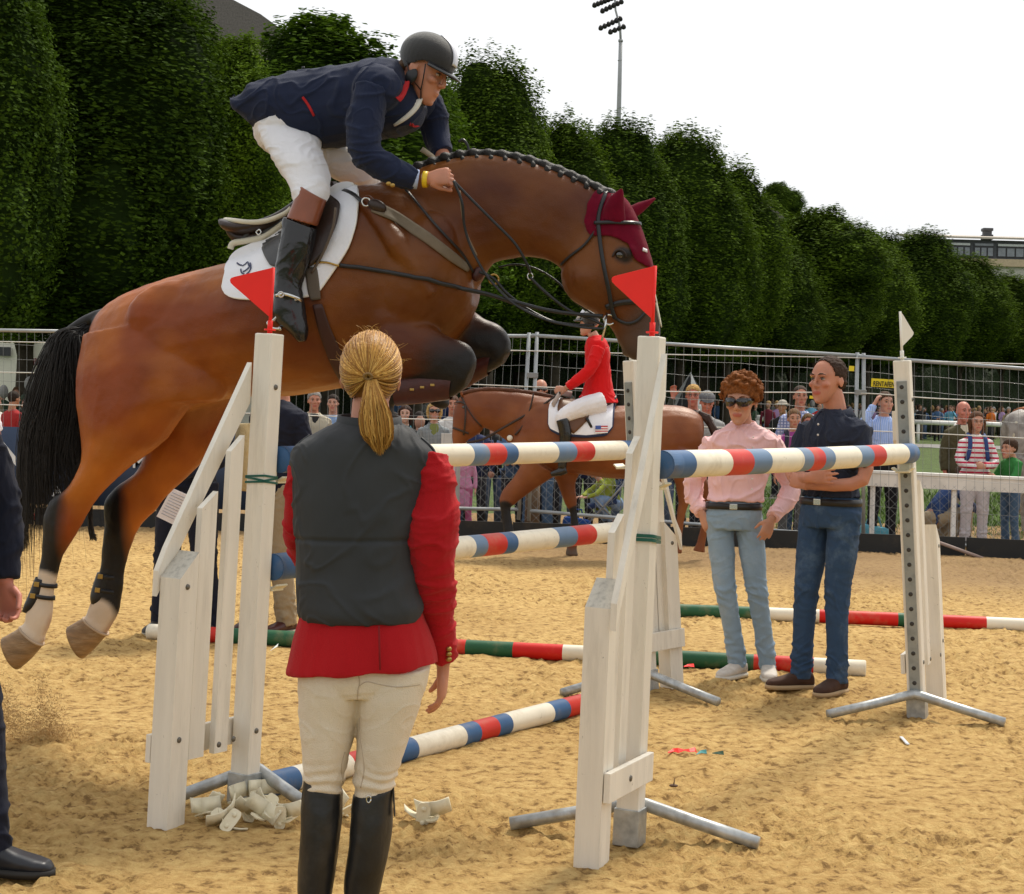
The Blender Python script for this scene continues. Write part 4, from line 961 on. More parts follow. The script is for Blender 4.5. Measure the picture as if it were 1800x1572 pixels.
def person(label, loc, rz, s=1.0, J={}, skin='fair', top=None, tsleeve='long', tw=1.0, loose=1.0, bot=None, shoe=None, hair=None, hcol=(.05, .03, .015), hstyle='short', glasses=None, look=0.0, nod=0.0, hat=None,
           fem=False, vox=.008, belt=None, group=None, jacket=None, collar=None, hands=(.4, .4), hdir={}, detail=True, tuck=True, cat='person', hem=.84, hs=1.0, legw=1.0, backpack=None, open_=None, hipw=1.0, iris=(.06, .04, .02), roll=0.0, foldamp=.006):
    j = {k: V(v) for k, v in DEF.items()}; j.update({k: V(v) for k, v in J.items()})
    M = Matrix.Translation(loc) @ Matrix.Rotation(rz, 4, 'Z')
    W_ = lambda p: M @ (V(p)*s); R3 = M.to_3x3()
    X, Y, Z = R3 @ V((1, 0, 0)), R3 @ V((0, 1, 0)), V((0, 0, 1))
    root = empty('person', None, label, cat, group, M=M)
    HM = Matrix.Translation(W_(j['head'])) @ (R3 @ Matrix.Rotation(look, 3, 'Z') @ Matrix.Rotation(nod, 3, 'X') @ Matrix.Rotation(roll, 3, 'Y')).to_4x4()
    hsz = s*.98*hs
    # -- continuous body
    b = MB(); head_shapes(b, HM, hsz, fem=fem)
    hc = HM.translation; nb = W_(j['neck'])
    b.tube([nb-Z*.08*s, nb, nb.lerp(hc, .5)+Y*.012*s, hc+(HM.to_3x3() @ V((0, .025*s, -.045*s)))], [.065*s, (.052 if fem else .060)*s, (.049 if fem else .057)*s, (.050 if fem else .056)*s], 16)
    def ring(z, wx, wy, cx=0, cy=0, k=1.0, e=2.5): return sell(W_((cx, cy, z)), X*(wx*k*s), Y*(wy*k*s), 24, e)
    gx = .93 if fem else 1.0; pel = (j['lhip']+j['rhip'])/2; cxp, cyp = pel.x, pel.y; sm_ = (j['lsh']+j['rsh'])/2; cxs, cys = sm_.x, sm_.y
    def torso(k, z0=.86, top_=1.48):
        zs = [(.86, .150*hipw, .105), (.95, .160*hipw, .112), (1.06, .138*gx*tw, .098), (1.18, .147*gx*tw, .105), (1.30, .165*gx*tw, .112), (1.375, .180*gx*tw, .098), (1.415, .158*gx*tw, .082), (1.445, .105*gx*tw, .066), (1.475, .060, .052)]
        out = []
        for (z, wx, wy) in crom(zs, 3):
            if z > top_+.001: continue
            z_ = z; z = max(z, z0-.0001*(z0-z))
            t = (z-.92)/.5; t = max(0, min(1, t)); out.append(ring(z, wx, wy, cxp*(1-t)+cxs*t, cyp*(1-t)+cys*t, k))
        return out
    b.ring_loft(torso(.86))
    for sd_ in 'lr':
        sh, el, wr = W_(j[sd_+'sh']), W_(j[sd_+'el']), W_(j[sd_+'wr'])
        a = .88 if fem else 1.0
        b.tube(crv([sh, el, wr], 4), tap([.046*a*s, .040*a*s, .035*a*s, .026*a*s], 9), 12)
        dd = j.get(sd_+'hd'); dd = (R3 @ dd) if dd is not None else (wr-el); pn = j.get(sd_+'pn'); pn = (R3 @ pn) if pn is not None else (-X if sd_ == 'l' else X)
        tsg = 1 if sd_ == 'l' else -1
        hand_shapes(b, wr, dd, pn, hands[0 if sd_ == 'l' else 1], tsg*-1, s*(.92 if fem else 1.0))
        hp, kn, an = W_(j[sd_+'hip']), W_(j[sd_+'kn']), W_(j[sd_+'an'])
        b.tube(crv([hp, kn, an], 4), tap([.056*s, .042*s, .034*s, .028*s] if bot is not None else [.078*s, .060*s, .048*s, .034*s], 9), 14)
        ft = (R3 @ j[sd_+'ft']).normalized(); b.tube([an+V((0, 0, -.04*s)), an+ft*.05*s+V((0, 0, -.05*s)), an+ft*.14*s+V((0, 0, -.065*s))], [.036*s, .034*s, .022*s], 10)
    lipc = (SK[skin][0]*.85, SK[skin][1]*.48, SK[skin][2]*.52)
    lm = HM @ V((-.02*hsz, -.092*hsz, -.057*hsz)), HM @ V((.02*hsz, -.092*hsz, -.057*hsz))
    def colf(co):
        c = paint(co, SK[skin], []); c = c*(1+.10*fbm(co*14, 2))[:, None]
        p0 = np.array(lm[0]); p1 = np.array(lm[1]); d = p1-p0; t = np.clip(((co-p0)@d)/max(d@d, 1e-9), 0, 1); dist = np.linalg.norm(co-(p0+t[:, None]*d), axis=1)
        c = mixc_rows(c, lipc, np.clip((.0095*hsz-dist)/.004+.5, 0, 1))
        for k in (-1, 1):
            q = np.array(HM @ V((k*.046*hsz, -.075*hsz, -.022*hsz))); dd = np.linalg.norm(co-q, axis=1); c = mixc_rows(c, (SK[skin][0]*1.0, SK[skin][1]*.72, SK[skin][2]*.72), np.clip(1-dd/.035, 0, 1)*.6)
        return np.clip(c, 0, 1)
    body = mesh_obj(b, 'body', skinm(skin), root, vox, 2, col=colf)
    if detail: face_bits(HM, root, hsz, tuple(c*.8 for c in hcol), glasses, fem=fem, eyes=glasses != 'sun', iris=iris)
    # -- hair
    hm = mat('hair_%02x%02x%02x' % tuple(int(min(1, c)*255) for c in hcol), hcol, .75, .35, 60, bump=.8, bs=110, bd=.006, spec=.15)
    HL = lambda x, y, z: HM @ V((x*hsz, y*hsz, z*hsz)); HR = HM.to_3x3()
    if hstyle:
        b = MB()
        if hstyle in ('short', 'receding', 'cropped', 'bob', 'long', 'boy'):
            gr = {'short': .010, 'receding': .006, 'cropped': .007, 'bob': .014, 'long': .012, 'boy': .012}[hstyle]
            fwd = {'short': -.035, 'receding': -.026, 'cropped': -.02, 'bob': -.03, 'long': -.03, 'boy': -.04}[hstyle]
            b.ell(HL(0, .020, .046), (.0755+gr)*hsz, (.094+gr)*hsz, (.082+gr)*hsz, HR, 24, 16)
            if hstyle in ('bob', 'long'):
                zb = -.10 if hstyle == 'bob' else -.16
                for k in (-1, 1): b.tube([HL(k*.062, .0, .07), HL(k*.084, .0, .0), HL(k*.082, -.002, -.05), HL(k*.070, .01, zb)], [.035*hsz, .028*hsz, .026*hsz, .012*hsz], 12)
                b.tube([HL(0, .06, .04), HL(0, .085, -.03), HL(0, .08, zb)], [.075*hsz, .07*hsz, .05*hsz], 14)
            elif hstyle != 'receding': b.ell(HL(0, .045, .0), .070*hsz, .062*hsz, .055*hsz, HR, 16, 10)
            else: b.ell(HL(0, .05, -.005), .076*hsz, .058*hsz, .045*hsz, HR, 16, 10)
            me = fuse(b, max(.005, vox*.8), 2, disp=lambda co: .0035*fbm(co*55, 2))
            # cut away the face opening
            bm = bmesh.new(); bm.from_mesh(me); Mi = HM.inverted(); dl = []
            for f in bm.faces:
                q = Mi @ f.calc_center_median() / hsz
                line = fwd if q.z < .045 else fwd - (q.z-.045)*({'receding': .25, 'cropped': .95, 'boy': 1.6}.get(hstyle, 1.25))
                if hstyle in ('receding', 'cropped', 'short', 'boy') and q.z < .03: line = .0 if q.z > -.01 else .022
                if hstyle in ('bob', 'long') and q.z < .05: line = -.030
                if q.y < line: dl.append(f)
            bmesh.ops.delete(bm, geom=dl, context='FACES'); bm.to_mesh(me); bm.free()
            o = link('hair', me, hm, root); sd2 = o.modifiers.new('t', 'SOLIDIFY'); sd2.thickness = .006; sd2.offset = -1
        elif hstyle == 'curly':
            rs = random.Random(3); b.ell(HL(0, .022, .055), .098*hsz, .110*hsz, .092*hsz, HR, 20, 14)
            for i in range(260):
                th = rs.uniform(0, 6.28); ph = math.acos(rs.uniform(-.55, 1)); x, y, z = math.sin(ph)*math.cos(th), math.sin(ph)*math.sin(th), math.cos(ph)
                if y < -.45 and z < .42: continue
                r = rs.uniform(.97, 1.12); c0 = V((x*.098*r, .024+y*.112*r, .052+z*.098*r)); 
                b.ell(HL(*c0), rs.uniform(.010, .020)*hsz, rs.uniform(.010, .018)*hsz, rs.uniform(.009, .016)*hsz, None, 8, 6)
            me = fuse(b, .0055, 1, disp=lambda co: .004*fbm(co*70, 2))
            bm = bmesh.new(); bm.from_mesh(me); Mi = HM.inverted()
            dl = [f for f in bm.faces if (lambda q: q.y < -.035 and abs(q.x) < .066 and q.z < .062-.25*abs(q.x))(Mi @ f.calc_center_median()/hsz)]
            bmesh.ops.delete(bm, geom=dl, context='FACES'); bm.to_mesh(me); bm.free(); o = link('hair', me, hm, root)
            b = MB()
            for i in range(500):
                th = rs.uniform(0, 6.28); ph = math.acos(rs.uniform(-.5, 1)); x, y, z = math.sin(ph)*math.cos(th), math.sin(ph)*math.sin(th), math.cos(ph)
                if y < -.45 and z < .45: continue
                p0 = V((x*.100, .024+y*.114, .052+z*.100)); dr = V((x, y, z)); t1_ = dr.cross(V((rs.gauss(0, 1), rs.gauss(0, 1), rs.gauss(0, 1)))).normalized()
                pts = [HL(*(p0+dr*(.002+.013*k/5+.004*math.sin(k*1.7))+t1_*(.014*math.sin(k*1.1)*k/5))) for k in range(6)]
                b.tube(pts, [.0016*hsz*(1-k*.13) for k in range(6)], 4)
            b.build('loose_curls', hm, o)
    if hat:
        hk, hcl = hat; hmt = cloth('hat_%s_%02x' % (hk, int(hcl[0]*255)), hcl); b = MB()
        if hk == 'cap':
            b.ell(HL(0, .02, .062), .092*hsz, .112*hsz, .062*hsz, HR, 20, 12); b.ell(HL(0, -.07, .058), .072*hsz, .055*hsz, .012*hsz, HR @ Matrix.Rotation(.25, 3, 'X'), 18, 8)
        elif hk == 'brim':
            b.ell(HL(0, .02, .085), .082*hsz, .10*hsz, .065*hsz, HR, 20, 12); b.ell(HL(0, .01, .065), .14*hsz, .16*hsz, .012*hsz, HR, 24, 8)
        mesh_obj(b, 'cap' if hk == 'cap' else 'brimmed_hat', hmt, root, .006, 2)
    # -- trousers
    if bot is not None:
        b = MB(); b.ring_loft(torso(1.04, .86, 1.04))
        for sd_ in 'lr':
            hp, kn, an = W_(j[sd_+'hip']), W_(j[sd_+'kn']), W_(j[sd_+'an']); lw = legw*(.97 if fem else 1)
            up = hp + V((0, 0, .03*s)); c = crv([up, hp.lerp(kn, .5), kn, kn.lerp(an, .55), an+V((0, 0, -.035*s))], 4)
            b.tube(c, tap([.094*lw*s*hipw**.5, .088*lw*s, .068*lw*s, .060*lw*s, .056*lw*s], len(c)), 18)
        mesh_obj(b, 'trousers', bot, root, vox, 3, disp=trouser_folds(root.matrix_basis, j, s, W_))
    if belt is not None:
        b = MB(); z = .995; rg = [ring(z-.018, .157*hipw, .110, cxp, cyp, 1.09), ring(z+.018, .153*hipw, .108, cxp, cyp, 1.09)]
        b.ring_loft(rg, caps=False); o = b.build('belt', belt, root); q = o.modifiers.new('t', 'SOLIDIFY'); q.thickness = .006
        b = MB(); b.box(W_((cxp, cyp-.122, z)), .045*s, .008*s, .032*s, R3, .003); b.build('buckle', steel, o)
    # -- shoes
    if shoe is not None:
        sms = shoe if isinstance(shoe, (list, tuple)) else (shoe, mat('shoe_sole', (.35, .31, .24), .8))
        for sd_ in 'lr':
            an = W_(j[sd_+'an']); ft = (R3 @ j[sd_+'ft']).normalized(); sdv = V((-ft.y, ft.x, 0)); b = MB(); z0 = an.z-.09*s; a0 = V((an.x, an.y, z0))
            def fr(t, w2, h, z=.0): return sell(a0+ft*t*s+V((0, 0, (z+h/2+.012)*s)), sdv*w2*s, V((0, 0, h/2*s)), 16, 2.6)
            b.ring_loft([fr(-.072, .020, .05), fr(-.06, .034, .075), fr(-.02, .038, .088), fr(.03, .041, .080), (fr(.09, .048, .058)), fr(.14, .048, .045), fr(.175, .036, .036), fr(.192, .016, .02)])
            b.tube([an+V((0, 0, -.01*s)), a0+V((0, 0, .04*s))], [.044*s, .046*s], 14)
            o = mesh_obj(b, 'shoe', sms[0], root, .006, 2)
            b = MB(); rg = [[a0+ft*t*s+sdv*w2*s*c+V((0, 0, zz*s)) for (t, w2, c) in ((-.078, .012, 1), (-.06, .036, 1), (0, .041, 1), (.09, .052, 1), (.15, .049, 1), (.19, .026, 1), (.20, 0, 1), (.19, .026, -1), (.15, .049, -1), (.09, .052, -1), (0, .041, -1), (-.06, .036, -1), (-.078, .012, -1))] for zz in (.0, .022)]
            b.ring_loft(rg); b.build('sole', sms[1], o)
    # -- top
    if top is not None:
        b = MB(); z0 = 1.025 if tuck else hem; b.ring_loft(torso(1.09*loose if not tuck else 1.07*loose, max(z0, .86)))
        if z0 < .9:
            rg = [ring(z0, .165*hipw*loose, .125, cxp, cyp, 1.02), ring(.9, .163*hipw*loose, .122, cxp, cyp, 1.03), ring(1.0, .155*hipw*loose, .115, cxp, cyp, 1.03), ring(1.1, .14*tw, .1, cxp, cyp, 1.03)]; b.ring_loft(rg)
        for sd_ in 'lr':
            sh, el, wr = W_(j[sd_+'sh']), W_(j[sd_+'el']), W_(j[sd_+'wr']); a = (.92 if fem else 1)*loose
            b.ell(sh-V((0, 0, .012*s)), .060*a*s, .060*a*s, .050*a*s, R3, 14, 10)
            if tsleeve == 'long': c = crv([sh, el, wr.lerp(el, .06)], 5); b.tube(c, tap([.064*a*s, .056*a*s, .050*a*s, .040*a*s], len(c)), 14)
            elif tsleeve == 'rolled': c = crv([sh, el, el.lerp(wr, .62)], 5); b.tube(c, tap([.064*a*s, .056*a*s, .050*a*s, .046*a*s], len(c)), 14)
            elif tsleeve == 'short': c = crv([sh, sh.lerp(el, .4), sh.lerp(el, .78)], 4); b.tube(c, tap([.066*a*s, .064*a*s, .060*a*s], len(c)), 14)
        tm = mesh_obj(b, 'shirt' if not jacket else jacket, top, root, vox, 2, disp=folds(foldamp*loose, (8, 8, 5), 8))
        if collar is not None:
            b = MB(); rg = []
            for a in np.linspace(-2.55, 2.55, 22):
                cx, cy = math.sin(a), math.cos(a); r = .064 if fem else .074
                p = W_((cxs+cx*r, j['neck'].y-.004+cy*r*.95, 1.474-.034*(1-cy)*.5)); o_ = (X*cx+Y*cy)
                rg.append([p+V((0, 0, .028*s)), p+o_*.012*s+V((0, 0, .026*s)), p+o_*.040*s-V((0, 0, .026*s)), p+o_*.030*s-V((0, 0, .030*s))])
            b.ring_loft(rg); b.build('collar', collar, tm)
        if open_ is not None:   # the paler shirt front seen in an open jacket or V neck
            b = MB(); rg = []
            for (z, w2) in crom([(1.47, .045), (1.42, .062), (1.32, .050), (1.20, .028), (1.12, .006)], 3):
                t = (z-.92)/.5; row = []
                for q in np.linspace(-1, 1, 7):
                    row.append(W_((cxs+q*w2, cys-(.125-.03*max(0, (z-1.36)/.1)-.02*q*q), z)))
                rg.append(row+[p+Y*.02 for p in row[::-1]])
            b.ring_loft(rg); b.build('shirt_front', open_, tm)
    if backpack is not None:
        b = MB()
        for k in (-1, 1):
            b.tube(crv([W_((k*.085, .09, 1.43)), W_((k*.095, .02, 1.49)), W_((k*.10, -.085, 1.43)), W_((k*.11, -.125, 1.30)), W_((k*.135, -.10, 1.16)), W_((k*.15, -.01, 1.10))], 4), .028*s, 10, flat=.35, up=X)
        b.build('backpack_straps', backpack, root)
    return root, HM, W_
def crv(pts, k):
    return [V(p) for p in crom([tuple(p) for p in pts], k)]
def tap(rs_, n):
    out = []; m = len(rs_)-1
    for i in range(n):
        t = i/(n-1)*m; q = min(int(t), m-1); out.append(rs_[q]+(rs_[q+1]-rs_[q])*(t-q))
    return out
denim_l = cloth('light_blue_jeans', (.27, .37, .47), .85, .6, 8, fine=400, dirt=(.42, .50, .58), dirtamt=.5, ds=5, stretch=(1, 1, 1))
denim_d = cloth('dark_blue_jeans', (.040, .078, .150), .85, .6, 8, fine=400, dirt=(.17, .25, .35), dirtamt=.65, ds=3.2, stretch=(1, 1, 1))
beltm = mat('black_belt', (.015, .014, .013), .4)
trainer = mat('white_trainer', (.55, .50, .44), .7, .15, 14, dirt=(.3, .22, .14), dirtamt=.5, ds=12)
brsh = mat('brown_suede_shoe', (.055, .025, .015), .85, .2, 20)

# woman in the pink shirt: right hand in her pocket, left hand on her hip
pinkm = mat('pink_cotton_shirt', (.80, .50, .50), .85, .05, 5, bump=.65, bs=7, bd=.03, stretch=(1, 1, .6), sheen=.15)
g0 = G(1313, 1190)
JW = dict(head=(-.075, -.045, 1.600), neck=(-.055, .02, 1.45), lsh=(.100, .02, 1.37), rsh=(-.220, .0, 1.37), lhip=(-.015, 0, .92), rhip=(-.190, 0, .92), lel=(.225, .06, 1.11), lwr=(.115, -.12, .93), lhd=V((-.35, -.1, -1)), lpn=V((-.2, 1, .1)),
          rel=(-.345, .08, 1.10), rwr=(-.285, -.03, .945), rhd=V((.5, -.15, -.9)), rpn=V((.2, 1, 0)), rkn=(-.135, -.05, .50), lkn=(.045, -.04, .50), ran=(-.055, -.02, .09), lan=(.12, .0, .09), rft=V((-.55, -.85, 0)), lft=V((.05, -1, 0)))
pw, PHM, PW_ = person('woman in a pink shirt, light jeans and wraparound sunglasses standing behind the right pole', g0, R(-8), .985, JW, 'fairtan', top=pinkm, tsleeve='long', loose=1.12, bot=denim_l, shoe=(trainer, mat('white_sole', (.6, .57, .5), .8)),
       hcol=(.20, .068, .018), hstyle='curly', glasses='sun', look=R(-14), nod=R(8), fem=True, vox=.0058, belt=beltm, collar=pinkm, foldamp=.010, hs=1.12, hipw=.98, tw=1.03, legw=.88)
b = MB()
for k in range(6): b.ell(PW_((.0, -.128-.006*(k > 2), 1.40-.06*k)), .005, .003, .005)
b.build('shirt_button', mat('pearl_button', (.7, .65, .6), .3), pw)
# man in the navy polo shirt, arms folded
navyp = cloth('navy_polo', (.028, .034, .055), .85, .7, 7, fine=300)
g0 = G(1452, 1214)
JM = dict(head=(-.02, -.03, 1.625), neck=(0, .02, 1.47), rel=(-.215, -.06, 1.135), rwr=(.02, -.225, 1.125), rhd=V((1, .05, .1)), rpn=V((0, 1, 0)), lel=(.215, -.03, 1.12), lwr=(-.03, -.19, 1.085), lhd=V((-1, .1, .25)), lpn=V((0, 1, 0)),
          rkn=(-.10, -.06, .50), lkn=(.075, -.03, .50), ran=(-.12, -.06, .09), lan=(.09, -.03, .09), rft=V((-.55, -.85, 0)), lft=V((.05, -1, 0)))
pm_, MHM, MW_ = person('man in a navy polo shirt and dark jeans with folded arms', g0, R(-46), 1.045, JM, 'ruddy', top=navyp, tsleeve='short', loose=1.02, bot=denim_d, shoe=(brsh, mat('tan_sole', (.42, .30, .17), .8)),
       hcol=(.045, .026, .018), hstyle='receding', look=R(-4), nod=R(2), vox=.0058, belt=beltm, collar=navyp, hands=(.35, .35), tw=.93, legw=.92, iris=(.05, .05, .05), hs=1.04, foldamp=.009)
b = MB()
for k in range(2): b.ell(MW_((.0, -.131, 1.40-.055*k)), .006, .004, .006)
b.build('polo_button', mat('pearl_button', (.7, .65, .6), .3), pm_)

def sitter(label, M, s, skin, topm, botm, hcol, group=None):
    """small crouching or sitting figure, facing -Y of its own frame"""
    r = empty('person', None, label, 'person', group, M=M); L = lambda x, y, z: M @ V((x*s, y*s, z*s)); R3 = M.to_3x3(); X, Y, Z = (R3 @ V(a) for a in ((1, 0, 0), (0, 1, 0), (0, 0, 1)))
    HM = Matrix.Translation(L(0, -.40, 1.06)) @ (R3 @ Matrix.Rotation(.35, 3, 'X')).to_4x4(); b = MB(); head_shapes(b, HM, s)
    b.tube([L(0, -.24, .86), L(0, -.33, .96), L(0, -.37, 1.03)], [.06*s, .055*s, .055*s], 12)
    b.tube([L(0, .12, .45), L(0, -.05, .65), L(0, -.22, .84)], [.10*s]*3, 12)
    for k in (-1, 1):
        b.tube([L(k*.16, -.2, .82), L(k*.24, -.42, .62), L(k*.12, -.60, .55)], [.04*s, .035*s, .026*s], 10); hand_shapes(b, L(k*.12, -.60, .55), R3 @ V((-k*.3, -1, 0)), R3 @ V((0, 0, -1)), .5, k, s)
        b.tube([L(k*.1, .12, .40), L(k*.14, -.32, .48), L(k*.12, -.02, .08)], [.05*s, .04*s, .03*s], 10)
    mesh_obj(b, 'body', skinm(skin), r, .010, 2, col=lambda co: np.tile(np.array(SK[skin]), (len(co), 1)))
    b = MB(); b.ell(HM @ V((0, .022*s, .045*s)), .083*s, .10*s, .088*s, R3, 16, 12); me = fuse(b, .009, 1); link('hair', me, mat('hair_sit_%02x' % int(hcol[0]*255), hcol, .8, .3, 60), r)
    b = MB(); b.ell(L(0, .10, .42), .16*s, .15*s, .14*s)
    for k in (-1, 1): b.tube(crv([L(k*.09, .10, .42), L(k*.14, -.34, .50), L(k*.12, -.06, .10)], 5), tap([.105*s, .085*s, .060*s], 11), 14)
    mesh_obj(b, 'trousers', botm, r, .011, 2, disp=folds(.007, (9, 9, 9), 3))
    b = MB(); b.ring_loft([sell(L(0, .14, .42), X*.16*s, Z*.13*s, 18), sell(L(0, .04, .55), X*.155*s, (Z*.10+Y*.08)*s, 18), sell(L(0, -.10, .72), X*.17*s, (Z*.06+Y*.10)*s, 18), sell(L(0, -.21, .84), X*.17*s, (Z*.05+Y*.08)*s, 18), sell(L(0, -.26, .90), X*.07*s, Y*.05*s, 18)])
    for k in (-1, 1): b.tube([L(k*.16, -.20, .82), L(k*.24, -.42, .62), L(k*.13, -.57, .56)], [.062*s, .055*s, .042*s], 12)
    mesh_obj(b, 'jacket', topm, r, .011, 2, disp=folds(.006, (8, 8, 8), 3))
    for k in (-1, 1): b = MB(); b.tube([L(k*.12, .06, .05), L(k*.12, -.06, .05), L(k*.12, -.17, .035)], [.045*s, .05*s, .03*s], 10); b.build('shoe', mat('dark_shoe', (.03, .025, .02), .5), r)
    return r
# ================================================================ woman in the foreground, seen from behind
WD = 4.71
def vloft(b, st, k=4, n=26, e=2.2, D=WD):
    rg = []
    for (ax, ay, bx, by, hd, dy) in crom(st, k):
        A, B_ = P(ax, ay, D+dy), P(bx, by, D+dy); rg.append(sell((A+B_)/2, (A-B_)/2, V((0, hd, 0)), n, e))
    b.ring_loft(rg); return b
Wp = lambda x, y, dy=0: P(x, y, WD+dy)
wr_ = empty('person', G(640, 1676), 'woman seen from behind in a grey vest over a red jacket with a blonde ponytail', 'person')
HMw = Matrix.Translation(Wp(652, 668, .02)) @ (Matrix.Rotation(math.pi, 3, 'Z') @ Matrix.Rotation(R(-4), 3, 'X')).to_4x4()
b = MB(); head_shapes(b, HMw, .98, fem=True)
b.tube([Wp(648, 800, 0), Wp(650, 748, 0), Wp(652, 700, .01)], [.09, .055, .05], 18)
vloft(b, [(560, 770, 720, 770, .07, 0), (535, 800, 745, 800, .09, 0), (530, 900, 740, 900, .10, 0), (540, 1000, 728, 1000, .09, 0), (548, 1100, 728, 1100, .08, 0), (560, 1160, 722, 1160, .08, 0)])
b.tube(crv([Wp(748, 800, 0), Wp(765, 960, -.02), Wp(772, 1075, .05), Wp(779, 1165, .09)], 4), tap([.05, .04, .034, .026], 13), 14)
hand_shapes(b, Wp(779, 1172, .09), V((-.02, .10, -1)), V((-1, .1, 0)), [.30, .42, .5, .55], 1, .93, thumb=.45)
b.tube(crv([Wp(541, 806, .0), Wp(528, 880, -.0), Wp(528, 940, .06), Wp(565, 1000, .24)], 4), tap([.034, .034, .032, .026], 13), 14)
hand_shapes(b, Wp(590, 1002, .28), V((1, .1, 0)), V((0, -1, 0)), .5, 1, .92)
for xs in ((585, 568, 565, 554), (680, 658, 652, 634)): b.tube([Wp(xs[0], 1200), Wp(xs[1], 1380, -.0), Wp(xs[2], 1450), Wp(xs[3], 1640)], [.055, .036, .036, .028], 14)
mesh_obj(b, 'body', skinm('red'), wr_, .0045, 2, col=lambda co: np.tile(np.array(SK['ruddy']), (len(co), 1))*(1+.10*fbm(co*14, 2))[:, None])
# breeches
brm = cloth('cream_breeches', (.74, .65, .52), .8, .45, 7, fine=350, dirt=(.50, .40, .28), dirtamt=.35, ds=5)
b = MB()
vloft(b, [(532, 1100, 738, 1100, .12, 0), (526, 1160, 752, 1150, .135, 0), (526, 1195, 752, 1185, .14, 0), (540, 1220, 738, 1215, .12, 0)])
vloft(b, [(525, 1170, 645, 1178, .125, -.005), (525, 1200, 640, 1222, .125, -.005), (526, 1260, 630, 1262, .112, 0), (530, 1310, 616, 1318, .098, 0), (534, 1358, 606, 1362, .080, 0), (540, 1392, 600, 1396, .068, 0)])
vloft(b, [(628, 1178, 757, 1170, .125, -.005), (626, 1225, 746, 1218, .125, -.005), (628, 1270, 731, 1262, .112, 0), (628, 1315, 714, 1312, .098, 0), (622, 1365, 698, 1362, .080, 0), (624, 1400, 692, 1394, .068, 0)])
def brd(co):
    c1, n1 = crease(co, (5, 5, 20), 3, .10); d = .0020*(c1*np.clip(1.1-np.abs(co[:, 2]-.62)*2.2, .15, 1)+n1)
    zk = P(600, 1375, WD).z; w_ = np.exp(-((co[:, 2]-zk)/.05)**2); d += w_*.006*np.sin(co[:, 2]*190+3*fbm(co*9, 1)*3)*.6
    return d
mesh_obj(b, 'breeches', brm, wr_, .005, 3, disp=brd)
seam = mat('breeches_seam', (.48, .39, .29), .9)
bme = bpy.data.objects['breeches'].data.copy(); bme.transform(wm(bpy.data.objects['breeches'])); BB = bvh(bme)
def on_br(pts, nm, r_=.0012):
    q = []
    for x, y in crom(pts, 6):
        d_ = ray(x, y).normalized(); h = BB.ray_cast(V((0, 0, EYE)), d_)
        if h[0] is not None: q.append(h[0]-d_*.0005)
    b = MB(); b.tube(q, r_, 5); b.build(nm, seam, bpy.data.objects['breeches'])
on_br([(630, 1186), (632, 1200), (629, 1216), (628, 1232)], 'centre_seam', .0016); on_br([(632, 1206), (645, 1199), (670, 1204), (700, 1208), (738, 1204)], 'seat_seam')
on_br([(604, 1382), (600, 1350), (606, 1322)], 'knee_patch_seam', .0014); on_br([(634, 1385), (640, 1350), (634, 1300), (632, 1262)], 'knee_patch_seam', .0014)
# tall boots
bt = mat('black_riding_boot', (.016, .016, .016), .42, .25, 7, bump=.35, bs=11, bd=.02, spec=.4, dirt=(.06, .055, .05), dirtamt=.5, ds=6)
for (st, sp, zp) in (([(533, 1362, 602, 1392, .070, 0), (530, 1402, 601, 1412, .074, 0), (529, 1450, 600, 1455, .078, 0), (526, 1500, 594, 1502, .074, 0), (522, 1550, 586, 1552, .062, 0), (524, 1600, 580, 1600, .050, 0), (528, 1640, 578, 1640, .048, 0)], (534, 1405), (594, 1420, 598, 1560)),
                    ([(621, 1396, 693, 1380, .070, 0), (619, 1415, 691, 1405, .074, 0), (616, 1455, 689, 1452, .078, 0), (611, 1500, 683, 1500, .074, 0), (605, 1550, 671, 1550, .062, 0), (606, 1600, 662, 1600, .050, 0), (608, 1640, 660, 1640, .048, 0)], (692, 1400), (625, 1420, 614, 1560))):
    b = MB(); vloft(b, st)
    fx = (st[-1][0]+st[-1][2])/2; a0 = P(fx, 1640, WD); a0.z = 0
    b.ring_loft([sell(a0+V((0, y, z)), V((wd, 0, 0)), V((0, 0, h)), 16, 2.6) for (y, wd, h, z) in ((-.075, .025, .03, .035), (-.05, .036, .045, .05), (.0, .038, .06, .065), (.06, .042, .045, .05), (.12, .046, .032, .036), (.17, .034, .022, .026), (.185, .012, .01, .02))])
    bo = mesh_obj(b, 'riding_boot', bt, wr_, .005, 3, disp=lambda co: .003*fbm(co*np.array([14, 14, 9.]), 2))
    b = MB(); b.box(a0+V((0, -.045, .014)), .07, .06, .028, None, .004); b.build('heel', mat('boot_heel', (.02, .015, .012), .6), bo)
    b = MB(); sx, sy = sp; k = -1 if sx < 600 else 1; b.prism([P(sx-k*2, sy-20, WD-.01), P(sx+k*1, sy+30, WD-.01), P(sx+k*3, sy+34, WD-.01), P(sx+k*3, sy+24, WD-.01), P(sx+k*1, sy-18, WD-.01)], V((0, -.02, 0))); b.build('pull_tab', bt, bo)
b = MB(); c = Wp(648, 1405, -.075); b.tube([c+V((math.cos(a)*.006, 0, math.sin(a)*.010)) for a in np.linspace(0, 6.28, 12)], .0022, 6); b.build('zip_pull', steel, wr_)
